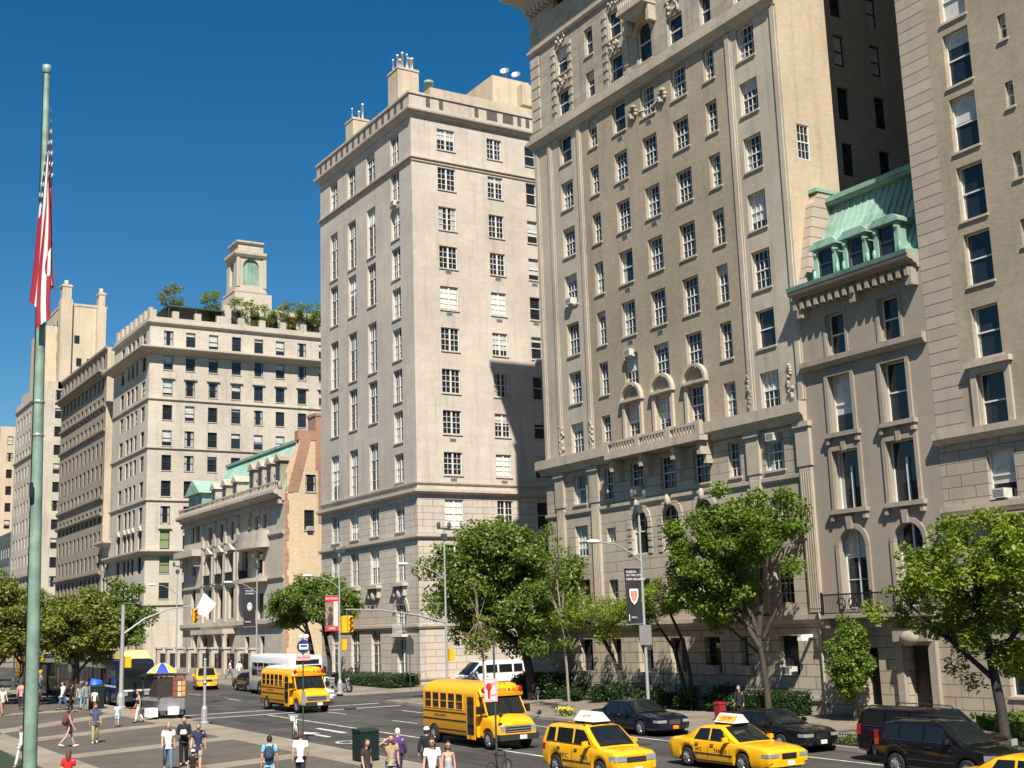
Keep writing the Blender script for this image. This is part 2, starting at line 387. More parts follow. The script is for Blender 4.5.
# ------------------------------------------------------------------ building kit
class Face:
    """vertical facade plane. west: u = y (north), outward = -x ; south: u = x, outward = -y"""
    def __init__(s, kind, c): s.kind = kind; s.c = c; s.rz = -PI/2 if kind == 'W' else 0.
    def P(s, u, z, d=0.): return (s.c-d, u, z) if s.kind == 'W' else (u, s.c-d, z)
    def box(s, mb, u0, u1, z0, z1, d0, d1, mat=0):
        a = s.P(u0, z0, d0); b = s.P(u1, z1, d1)
        lo = [min(a[i], b[i]) for i in range(3)]; hi = [max(a[i], b[i]) for i in range(3)]
        mb.box(lo[0], hi[0], lo[1], hi[1], lo[2], hi[2], mat)
    def prism(s, mb, poly, d0, d1, mat=0): mb.prism(poly, lambda u, z, d: s.P(u, z, d), d0, d1, mat)
    def wall(s, mb, u0, u1, z0, z1, ops, mat=0, depth=.28, jamb=None):
        """wall with real openings (u0,u1,z0,z1[,depth]) and their reveals; mat may be f(u,z)"""
        ops = [o for o in ops if o[1] > u0 and o[0] < u1 and o[3] > z0 and o[2] < z1]
        us = sorted({u0, u1, *[min(max(x, u0), u1) for o in ops for x in o[:2]]}); zs = sorted({z0, z1, *[min(max(x, z0), z1) for o in ops for x in o[2:4]]})
        if callable(mat) and hasattr(mat, 'us'): us = sorted({*us, *[x for x in mat.us if u0 < x < u1]}); zs = sorted({*zs, *[x for x in mat.zs if z0 < x < z1]})
        for i in range(len(us)-1):
            uc = (us[i]+us[i+1])/2
            if us[i+1]-us[i] < 1e-6: continue
            colops = [o for o in ops if o[0] < uc < o[1]]
            run = None
            def flush(a, b, m): mb.quad(s.P(us[i], a), s.P(us[i+1], a), s.P(us[i+1], b), s.P(us[i], b), m)
            for j in range(len(zs)-1):
                zc = (zs[j]+zs[j+1])/2
                if zs[j+1]-zs[j] < 1e-6: continue
                hole = any(o[2] < zc < o[3] for o in colops)
                m = None if hole else (mat(uc, zc) if callable(mat) else mat)
                if run and run[2] == m: run[1] = zs[j+1]
                else:
                    if run and run[2] is not None: flush(*run)
                    run = [zs[j], zs[j+1], m]
            if run and run[2] is not None: flush(*run)
        for o in ops:
            d = o[4] if len(o) > 4 else depth
            m = jamb if jamb is not None else (mat(o[0]-.01, (o[2]+o[3])/2) if callable(mat) else mat)
            for (ua, za), (ub, zb) in (((o[0],o[2]),(o[1],o[2])), ((o[1],o[2]),(o[1],o[3])), ((o[1],o[3]),(o[0],o[3])), ((o[0],o[3]),(o[0],o[2]))):
                mb.quad(s.P(ua,za), s.P(ub,zb), s.P(ub,zb,-d), s.P(ua,za,-d), m)
            mb.quad(s.P(o[0],o[2],-d), s.P(o[1],o[2],-d), s.P(o[1],o[3],-d), s.P(o[0],o[3],-d), m)

def sweep(mb, path, prof, mat=0, closed=False):
    """moulding: profile [(d outward, z)] swept along a plan path with mitred corners (outward = left of travel)"""
    n = len(path); offs = []
    for i in range(n):
        def nrm(a, b):
            dx, dy = b[0]-a[0], b[1]-a[1]; l = math.hypot(dx, dy); return (-dy/l, dx/l)
        if i == 0: m = nrm(path[0], path[1])
        elif i == n-1: m = nrm(path[-2], path[-1])
        else:
            a = nrm(path[i-1], path[i]); b = nrm(path[i], path[i+1]); k = 1 + a[0]*b[0] + a[1]*b[1]
            m = ((a[0]+b[0])/k, (a[1]+b[1])/k)
        offs.append(m)
    vs = [(path[i][0]+offs[i][0]*d, path[i][1]+offs[i][1]*d, z) for i in range(n) for d, z in prof]
    k = len(prof)
    fs = [(i*k+j, (i+1)*k+j, (i+1)*k+(j+1) % k, i*k+(j+1) % k) for i in range(n-1) for j in range(k)]
    fs += [tuple(range(k)), tuple(range((n-1)*k, n*k))[::-1]]
    mb.add(vs, fs, mat)
def cornice_prof(z0, z1, d): h = z1-z0; return [(-.05,z0),(d*.18,z0),(d*.25,z0+h*.25),(d*.55,z0+h*.42),(d*.6,z0+h*.55),(d*.95,z0+h*.62),(d,z0+h*.75),(d,z1),(-.05,z1)]
def string_prof(z0, z1, d): return [(-.05,z0),(d*.5,z0),(d,z0+(z1-z0)*.45),(d,z1),(-.05,z1)]

WCACHE = {}
def win_mesh(w, h, style, fm):
    """sash window: frame, meeting rail and glazing bars; outward is -y, sill centre at the origin"""
    key = (round(w, 2), round(h, 2), style, fm)
    if key in WCACHE: return WCACHE[key]
    mb = MB(); fw, fd = .062, .07
    y0, y1 = -fd, .0
    mb.box(-w/2, -w/2+fw, y0, y1, 0, h); mb.box(w/2-fw, w/2, y0, y1, 0, h)
    mb.box(-w/2+fw, w/2-fw, y0, y1, 0, fw); mb.box(-w/2+fw, w/2-fw, y0, y1, h-fw, h)
    zi0, zi1, xi = fw, h-fw, w/2-fw
    def bars(nx, nz, za, zb, t=.026, yy=(-.045, -.006)):
        for k in range(1, nx):
            x = -xi + 2*xi*k/nx; mb.box(x-t/2, x+t/2, yy[0], yy[1], za, zb)
        for k in range(1, nz):
            z = za+(zb-za)*k/nz
            for q in range(nx):
                xa, xb = -xi+2*xi*q/nx + (t/2 if q else 0), -xi+2*xi*(q+1)/nx - (t/2 if q < nx-1 else 0)
                mb.box(xa, xb, yy[0]+.004, yy[1]-.002, z-t/2, z+t/2)
    mid = (zi0+zi1)/2
    if style[0] in 'sgh':
        mb.box(-xi, xi, y0+.01, y1, mid-.035, mid+.035)
        if style == 'g': bars(4, 2, zi0, mid-.035); bars(4, 2, mid+.035, zi1)
        if style == 'g3': bars(3, 2, zi0, mid-.035); bars(3, 2, mid+.035, zi1)
        if style == 'h': bars(3, 2, mid+.035, zi1)
    elif style == 'c':            # pair of double-hung sashes with a broad mullion
        mb.box(-.07, .07, y0-.01, y1, zi0, zi1)
        for x0, x1 in ((-xi, -.07), (.07, xi)):
            mb.box(x0, x1, y0+.01, y1, mid-.03, mid+.03)
            xm = (x0+x1)/2
            mb.box(xm-.018, xm+.018, -.045, -.006, zi0, mid-.03); mb.box(xm-.018, xm+.018, -.045, -.006, mid+.03, zi1)
            for z in ((zi0+mid)/2, (mid+zi1)/2):
                mb.box(x0, xm-.018, -.04, -.008, z-.018, z+.018); mb.box(xm+.018, x1, -.04, -.008, z-.018, z+.018)
    elif style == 't':            # tall window with transom: mullion, transom and bars
        zt = h*.66
        mb.box(-xi, xi, y0, y1, zt-.04, zt+.04); mb.box(-.045, .045, y0+.005, y1, zi0, zt-.04); mb.box(-.045, .045, y0+.005, y1, zt+.04, zi1)
        for z in (h*.22, h*.44):
            mb.box(-xi, -.045, -.045, -.006, z-.018, z+.018); mb.box(.045, xi, -.045, -.006, z-.018, z+.018)
        for sx in (-1, 1): mb.box(sx*(xi+.045)/2-.018, sx*(xi+.045)/2+.018, -.045, -.006, zt+.04, zi1)
    elif style == 'f':            # french window
        mb.box(-.05, .05, y0-.01, y1, zi0, zi1)
        for z in (h*.36, h*.68): mb.box(-xi, -.05, -.05, -.006, z-.02, z+.02); mb.box(.05, xi, -.05, -.006, z-.02, z+.02)
    elif style == 'm':            # mullioned upper sash, one light below
        mb.box(-.06, .06, y0-.01, y1, zi0, h*.72)
    me = mb.mesh('window', M[fm])
    gb = MB(); gb.quad((-xi, -.0, zi0), (xi, -.0, zi0), (xi, -.0, zi1), (-xi, -.0, zi1))
    WCACHE[key] = (me, gb.v, gb.f)
    return WCACHE[key]
PCACHE = {}
def pane_mesh(w, h, key, gm):
    k = (key, gm)
    if k not in PCACHE:
        _, v, f = WCACHE[key]; me = bpy.data.meshes.new('pane'); me.from_pydata(v, [], f); me.materials.append(M[gm]); PCACHE[k] = me
    return PCACHE[k]
def sill_mesh(w, mat):
    k = ('sill', round(w, 2), mat)
    if k not in PCACHE:
        mb = MB(); mb.box(-w/2-.07, w/2+.07, -.07, .16, -.11, 0.); PCACHE[k] = mb.mesh('sill', M[mat])
    return PCACHE[k]
WR = random.Random(5)
class Bld:
    def __init__(s, name, label, cat, loc, group=None):
        s.t = thing(name, label, cat, loc, 0, group); s.loc = Vector(loc); s.nwin = 0; s.extra = []
    def part(s, name, mb, mats, parent=None, sharp=None):
        o = link(name, mb.mesh(name, mats, sharp), parent or s.t)
        o.location = -s.loc if parent is None else (0, 0, 0)
        return o
    def win(s, F, uc, w, z0, z1, style='g', fm='white_paint', gm='glass', depth=.26, sill=None, label=None, shade=None):
        h = z1-z0
        if s.nwin >= 100:
            s.extra.append((F, uc, w, z0, h, style, fm, depth)); return None
        s.nwin += 1
        me, v, f = win_mesh(w, h, style, fm); key = (round(w, 2), round(h, 2), style, fm)
        o = link('window', me, s.t); p = Vector(F.P(uc, z0+.005, -depth+.012)) - s.loc
        o.location = p; o.rotation_euler = (0, 0, F.rz)
        if label: o['label'] = label
        g = link('pane', pane_mesh(w, h, key, gm), o)
        g.location = (0, .006, 0); g.rotation_euler = (rad(WR.uniform(-.35, .35)), 0, rad(WR.uniform(-.5, .5)))
        if shade:
            mb = MB(); mb.box(-w/2+.09, w/2-.09, -.005, .003, h*.06 if shade[1] > .9 else h*(1-shade[1]), h-.09)
            mb.build('blind', M[shade[0]], o)
        if sill:
            q = link('sill', sill_mesh(w, sill), o); q.location = (0, -depth+.0, -.004)
        return o
    def flush(s):
        """windows past a hundred on one building: one part"""
        if not s.extra: return
        mb = MB(); mats = [M['white_paint'], M['glass_dark'], M['dark_paint']]
        for F, uc, w, z0, h, style, fm, depth in s.extra:
            me, v, f = win_mesh(w, h, style, fm)
            p = Vector(F.P(uc, z0+.005, -depth+.012)); R = Matrix.Rotation(F.rz, 4, 'Z')
            mb.add([p + R @ q.co for q in me.vertices], [tuple(x.vertices) for x in me.polygons], 0 if fm == 'white_paint' else 2)
            mb.add([p + R @ (Vector(q) + Vector((0, .006, 0))) for q in v], f, 1)
        o = s.part('window', mb, mats); o['kind'] = 'stuff'
    def ac(s, F, uc, z, depth=.0, w=.62, h=.42):
        mb = MB(); F.box(mb, uc-w/2, uc+w/2, z, z+h, -.25, .34, 0)
        for k in range(5): F.box(mb, uc-w/2+.05, uc+w/2-.05, z+.06+k*.065, z+.09+k*.065, .34, .346, 1)
        F.box(mb, uc-w/2-.02, uc+w/2+.02, z-.05, z, -.2, .1, 0)
        return s.part('air_conditioner', mb, [M['ac'], M['ac_dark']])
    def vent(s, F, uc, z, w=.55, h=.28):
        mb = MB(); F.box(mb, uc-w/2, uc+w/2, z, z+h, -.05, .02, 0)
        for k in range(4): F.box(mb, uc-w/2+.03, uc+w/2-.03, z+.04+k*.06, z+.07+k*.06, .02, .03, 1)
        return s.part('vent_grille', mb, [M['grey_paint'], M['ac_dark']])
def strings(b, path, specs, mat):
    for z0, z1, d in specs:
        mb = MB(); sweep(mb, path, string_prof(z0, z1, d)); b.part('string_course', mb, M[mat])
def shell(mb, x0, x1, y0, y1, z0, z1, mat=0, roof=1, south=True, west=True):
    """the plain sides of a block: north, east and roof (south / west when they carry no windows)"""
    mb.quad((x1,y1,z0),(x0,y1,z0),(x0,y1,z1),(x1,y1,z1), mat); mb.quad((x1,y0,z0),(x1,y1,z0),(x1,y1,z1),(x1,y0,z1), mat)
    mb.quad((x0,y0,z1-.02),(x1,y0,z1-.02),(x1,y1,z1-.02),(x0,y1,z1-.02), roof)
    if south: mb.quad((x0,y0,z0),(x1,y0,z0),(x1,y0,z1),(x0,y0,z1), mat)
    if west: mb.quad((x0,y1,z0),(x0,y0,z0),(x0,y0,z1),(x0,y1,z1), mat)
def arch_fill(F, mb, u0, u1, zs, zt, d0, d1, mat=0, n=10, rise=None):
    """the two spandrels above a round arch inside a rectangular opening"""
    uc = (u0+u1)/2; r = (u1-u0)/2; rise = rise or r
    for sgn in (-1, 1):
        ro = r-.003; zo = zt-.003
        poly = [(uc+sgn*ro, zs+.001), (uc+sgn*ro, zo), (uc, zo)] + [(uc+sgn*ro*math.sin(PI/2*k/n), min(zs+rise*math.cos(PI/2*k/n), zo-.001)) for k in range(n)]
        if zt - (zs+rise) < .004: poly.pop(2)
        F.prism(mb, poly, d0, d1, mat)
def arch_ring(F, mb, uc, r0, r1, zs, d0, d1, mat=0, n=14):
    for k in range(n):
        a, b = PI*k/n, PI*(k+1)/n
        F.prism(mb, [(uc+r0*math.cos(a), zs+r0*math.sin(a)), (uc+r1*math.cos(a), zs+r1*math.sin(a)), (uc+r1*math.cos(b), zs+r1*math.sin(b)), (uc+r0*math.cos(b), zs+r0*math.sin(b))], d0, d1, mat)
def surround(F, mb, uc, w, z0, z1, t=.18, d=.07, mat=0):
    F.box(mb, uc-w/2-t, uc-w/2, z0, z1+t, -.02, d, mat); F.box(mb, uc+w/2, uc+w/2+t, z0, z1+t, -.02, d, mat); F.box(mb, uc-w/2, uc+w/2, z1, z1+t, -.02, d, mat)
def balustrade(F, mb, u0, u1, z0, z1, d, mat=0, step=.28, thick=.16):
    F.box(mb, u0, u1, z1-.16, z1, d-thick, d+.04, mat); F.box(mb, u0, u1, z0, z0+.14, d-thick, d+.04, mat)
    n = max(2, int((u1-u0)/step))
    for k in range(n):
        u = u0+(k+.5)*(u1-u0)/n
        p = F.P(u, 0, d-thick/2)
        mb.lathe([(.035, z0+.14), (.075, z0+.14+(z1-z0-.3)*.3), (.04, z0+.14+(z1-z0-.3)*.7), (.05, z1-.16)], (p[0], p[1], 0), 6, mat)
def relief(F, mb, uc, z0, z1, w, mat=0, seed=0):
    """a hanging carved trophy: a cluster of small swollen forms"""
    r = random.Random(seed)
    for k in range(12):
        u = uc+r.uniform(-w/2, w/2)*.8; z = z0+(z1-z0)*(k+.5)/12
        p = F.P(u, z, .06); mb.ball(p, (r.uniform(.08, .13),)*2 + (r.uniform(.09, .17),), 8, 5, mat)
# ------------------------------------------------------------------ B: tall apartment house with the tan brick shaft
W = Face('W', XF)
def build_B():
    y0, y1, top = 47.3, 72.4, 51.6
    b = Bld('apartment_building', 'tall limestone apartment house with a tan brick shaft between pale corner piers', 'apartment building', (XF, 60, zg(60)))
    S = Face('S', y0)
    cols = [(68.42, 1.45), (65.12, .98), (62.15, 1.42), (59.1, 1.46), (56.0, 1.46), (53.15, 1.0), (49.92, 1.46)]
    rows = [(48.3, 50.3), (45.05-2.0, 45.05), (39.98, 41.85), (36.4, 38.42), (33.08, 35.05), (29.7, 31.72), (26.2, 28.35), (22.76, 24.98), (19.45, 21.58), (16.1, 18.08), (12.68, 14.65)]
    wins = []
    for zi, (a, c) in enumerate(rows):
        for ci, (u, w) in enumerate(cols):
            if zi == 2 and ci == 3: continue
            if zi == 9 and ci in (2, 3, 4): wins.append((u, w, 16.16, 18.4, ci, zi)); continue
            if zi == 1 and ci == 3: wins.append((u, 1.5, 40.05, 42.8, ci, zi)); wins.append((u, 1.4, 43.7, 46., ci, zi)); continue
            wins.append((u, w, a, c, ci, zi))
    for ci, (u, w) in enumerate(cols):       # lower storeys
        if ci in (0, 6): wins += [(u, w, 9.25, 11.25, ci, 11), (u, w, 5.6, 7.75, ci, 12), (u, w, 1.95, 3.95, ci, 13)]
        elif ci in (1, 5): wins += [(u, .95, 9.95, 10.85, ci, 11), (u, .95, 6.0, 7.6, ci, 12), (u, w, 1.95, 3.95, ci, 13)]
        else: wins += [(u, 1.66, 9.0, 11.75, ci, 11), (u, 1.5, 5.6, 7.5, ci, 12), (u, 1.4, 1.95, 3.95, ci, 13)]
    ops = [(u-w/2, u+w/2, a, c, .34 if zi < 12 else .5) for u, w, a, c, ci, zi in wins]
    def mf(u, z):
        if z < 5.0: return 1
        if z < 16: return 2
        if z > 38.95: return 3
        if 51.7 < u < 66.55: return 4
        return 0
    mf.us = [51.7, 66.55]; mf.zs = [5.0, 16.0, 38.95]
    mats = [M['trim_lime'], M['rust_lime'], M['lime_channel'], M['lime_top'], M['brick_tan'], M['brick_buff'], M['roofing'], M['brick_tan']]
    mb = MB(); W.wall(mb, y0, y1, -.6, top, ops, mf, .34)
    sw = [(48.84, .95, 29.6, 31.65), (48.84, .95, 36.4, 38.4), (48.84, .95, 26.2, 28.2)]
    dark = [(u, .95, z-1, z+1) for z in (40.3, 37.2, 33.9, 30.5, 27.1) for u in (52.9, 55.95)]
    S.wall(mb, XF, 51.35, -.6, top, [(u-w/2, u+w/2, a, c) for u, w, a, c in sw[:1]], 5)
    # the court wall behind, set back a little
    S2_ = Face('S', y0+.55)
    mb.quad((51.35,y0,-.6),(51.35,y0+.55,-.6),(51.35,y0+.55,top),(51.35,y0,top), 5)
    S2_.wall(mb, 51.35, 75, -.6, top, [(u-w/2, u+w/2, a, c) for u, w, a, c in dark], 7)
    shell(mb, XF, 75, y0+.55, y1, -.6, top, 5, 6, False, False)
    b.part('wall', mb, mats)
    fw = dict(fm='white_paint')
    for u, w, a, c, ci, zi in wins:
        st = 'g' if w > 1.2 else 'g3'
        gm = 'glass'
        if zi in (1, 2, 0): st, gm = ('s', 'glass_dark')
        if zi == 11 and ci in (2, 3, 4): st = 'h'
        if zi == 12: gm = 'glass_dark'
        if zi >= 12: b.win(W, u, w, a, c, 's' if zi == 13 else 'g', 'dark_paint' if zi == 13 else 'white_paint', 'glass_dark', .46); continue
        if (ci, zi) in ((0, 3), (6, 8), (2, 3), (2, 6), (0, 10)): st = 's'
        o = b.win(W, u, w, a, c, st, gm=gm, depth=.3, sill='trim_lime' if zi < 11 else None)
    for u, w, a, c in sw[:1]: b.win(S, u, w, a, c, 'g3', gm='glass_pale', depth=.12)
    for u, w, a, c in dark: b.win(S2_, u, w, a, c, 's', 'dark_paint', 'glass_dark')
    b.flush()
    # mouldings
    path = [(75, y0), (XF, y0), (XF, y1), (75, y1)]
    mb = MB(); pw = [(XF, y0+.002), (XF, y1), (75, y1)]; pw2 = [(51.3, y0), (XF, y0), (XF, y1), (75, y1)]
    sweep(mb, pw2, cornice_prof(49.3, 51.5, 1.6)); b.part('cornice', mb, M['trim_lime'])
    strings(b, pw, ((45.9, 46.3, .2), (4.55, 5.0, .28), (11.95, 12.3, .12), (.55, .85, .1)), 'trim_lime')
    mb = MB(); sweep(mb, pw, [(-.05,38.55),(.12,38.55),(.16,38.75),(.34,38.95),(.42,39.0),(.42,39.3),(.2,39.45),(.2,39.8),(-.05,39.8)]); b.part('string_course', mb, M['trim_lime'])
    mb = MB()
    sweep(mb, pw, [(-.05,14.95),(.25,14.95),(.35,15.25),(.55,15.4),(.55,16.0),(-.05,16.0)])
    b.part('string_course', mb, M['trim_lime'])
    # piers beside the end windows, fluted pilasters below, dentils
    for u in (47.55, 51.35, 66.75, 70.35, 72.05):
        mb = MB(); W.box(mb, u-.16, u+.16, 16.1, 38.5, -.02, .12); W.box(mb, u-.28, u+.28, 16.1, 38.5, -.02, .05); b.part('pilaster', mb, M['trim_lime'])
    for u in (47.6, 51.45, 66.6, 70.6):
        mb = MB(); W.box(mb, u-.42, u+.42, 5.1, 12.6, -.02, .16)
        for k in range(5): W.box(mb, u-.36+k*.16, u-.30+k*.16, 5.3, 12.3, .16, .19)
        W.box(mb, u-.5, u+.5, 12.6, 14.7, -.02, .2); W.box(mb, u-.58, u+.58, 14.65, 14.93, -.02, .3); b.part('fluted_pilaster', mb, M['trim_lime'])
    for k in range(7):
        mb = MB(); W.box(mb, 71.3, 72.38, 40.0+k*.82, 40.7+k*.82, -.02, .07); b.part('corner_block', mb, M['lime_grey'])
    mb = MB()
    for k in range(48): W.box(mb, y0+.2+k*.52, y0+.45+k*.52, 48.9, 49.35, -.02, .5)
    b.part('dentil_course', mb, M['trim_lime'])
    orn = lambda mb, nm='carved_ornament': b.part(nm, mb, M['ornament'])
    for i, u in enumerate((51.45, 48.35, 70.2, 66.75)): mb = MB(); relief(W, mb, u, 16.3, 18.2, .5, 0, i); orn(mb)
    for i, u in enumerate((47.75, 51.45, 66.6, 70.6)): mb = MB(); relief(W, mb, u, 12.9, 14.4, .8, 0, 10+i); orn(mb, 'carved_capital')
    for i, u in enumerate((60.55, 57.55)):
        mb = MB()
        for k in range(9): p = W.P(u+.3*math.sin(k*2.4), 37.1+.4*math.cos(k*2.4), .06); mb.ball(p, .15, 8, 5)
        orn(mb, 'carved_cartouche')
    mb = MB()
    for k in range(13):
        p = W.P(58.1+k*.15, 36.72+.22*abs(k-6)/6, .03); mb.ball(p, .085, 7, 5)
    orn(mb, 'carved_garland')
    for i, (u, z) in enumerate(((62.15, 12.0), (59.1, 12.0), (56.0, 12.0))):
        mb = MB(); p = W.P(u, z, .14); mb.ball(p, (.2, .2, .38), 8, 6); orn(mb, 'keystone')
    for u in (69.45, 67.4, 63.2, 60.9):                # rough quoined surrounds high up
        mb = MB(); W.box(mb, u-.12, u+.12, 39.85, 45.2, -.02, .05)
        for k in range(9): W.box(mb, u-.2, u+.2, 39.85+k*.62, 40.2+k*.62, -.02, .1)
        orn(mb, 'quoined_surround')
    for i, u in enumerate((68.4, 62.1, 56.0)):
        for z in (42.0, 45.2): mb = MB(); relief(W, mb, u, z, z+.8, 1.4, 0, 30+i); orn(mb)
    # three pedimented windows over the long balcony
    mb = MB()
    for u in (62.15, 59.1, 56.0):
        mb = MB(); surround(W, mb, u, 1.5, 16.1, 18.45, .24, .16)
        arch_ring(W, mb, u, .92, 1.1, 18.62, -.02, .27, 0, 12); W.box(mb, u-1.12, u+1.12, 18.5, 18.66, -.02, .3)
        b.part('window_pediment', mb, M['trim_lime'])
    mb = MB()
    W.box(mb, 54.7, 64.0, 14.97, 15.28, .5, 1.1)
    balustrade(W, mb, 54.9, 63.8, 15.28, 16.05, 1.05)
    for u in (54.9, 57.6, 60.6, 63.8): W.box(mb, u-.22, u+.22, 15.28, 16.12, .82, 1.1)
    for u in (55.1, 57.5, 60.6, 63.6): W.prism(mb, [(u-.16, 14.97), (u+.16, 14.97), (u+.16, 14.2), (u-.16, 14.2)], 0, .9); W.box(mb, u-.13, u+.13, 13.7, 14.2, 0, .45)
    b.part('balcony', mb, M['trim_lime'])
    mb = MB()                                         # small iron balcony high on the facade
    W.box(mb, 57.7, 60.4, 43.4, 43.6, 0, 1.15); balustrade(W, mb, 57.75, 60.35, 43.6, 44.6, 1.1, 0, .2, .1)
    W.prism(mb, [(58.0, 43.4), (60.1, 43.4), (59.7, 42.95), (58.4, 42.95)], 0, .9)
    for u in (57.9, 60.2): W.box(mb, u-.14, u+.14, 42.3, 43.4, -.02, .6)
    b.part('balcony', mb, M['trim_lime'])
    mb = MB()
    arch_fill(W, mb, 58.35, 59.85, 42.05, 42.8, -.3, -.01); arch_ring(W, mb, 59.1, .75, 1.05, 42.05, -.02, .1); b.part('window_arch', mb, M['trim_lime'])
    mb = MB()
    for u in (62.15, 59.1, 56.0):
        mb = MB(); arch_fill(W, mb, u-.83, u+.83, 10.92, 11.75, -.3, -.012)
        arch_ring(W, mb, u, .83, 1.2, 10.92, -.02, .06, 0, 13)
        for k in range(5): W.box(mb, u-1.2, u-.83, 9.0+k*.4, 9.3+k*.4, -.02, .05); W.box(mb, u+.83, u+1.2, 9.0+k*.4, 9.3+k*.4, -.02, .05)
        b.part('window_arch', mb, M['rust_lime'])
    for u, z in ((68.4, 26.25), (62.15, 19.5+1.9), (49.9, 14.25), (49.9, 1.95), (56.0, 1.95), (53.2, 1.95), (62.1, 12.7)): b.ac(W, u, z)
    for zi, (a, c) in enumerate(rows[3:10]):
        for u in ((62.15,) if zi % 2 else (62.15, 59.1)): b.vent(W, u-.05, a-.62)
    # drain pipe on the right edge and a wall lamp
    mb = MB(); p = W.P(47.42, 0, .1)
    mb.tube([(p[0], p[1], .0), (p[0], p[1], 15)], .07, 8); b.part('downpipe', mb, M['trim_lime'])
    mb = MB(); W.box(mb, 48.05, 48.2, 3.85, 4.0, 0, .75); W.box(mb, 47.95, 48.3, 3.7, 3.86, .5, .9); b.part('wall_lamp', mb, M['white'])
    # wooden entrance door
    return b
build_B()

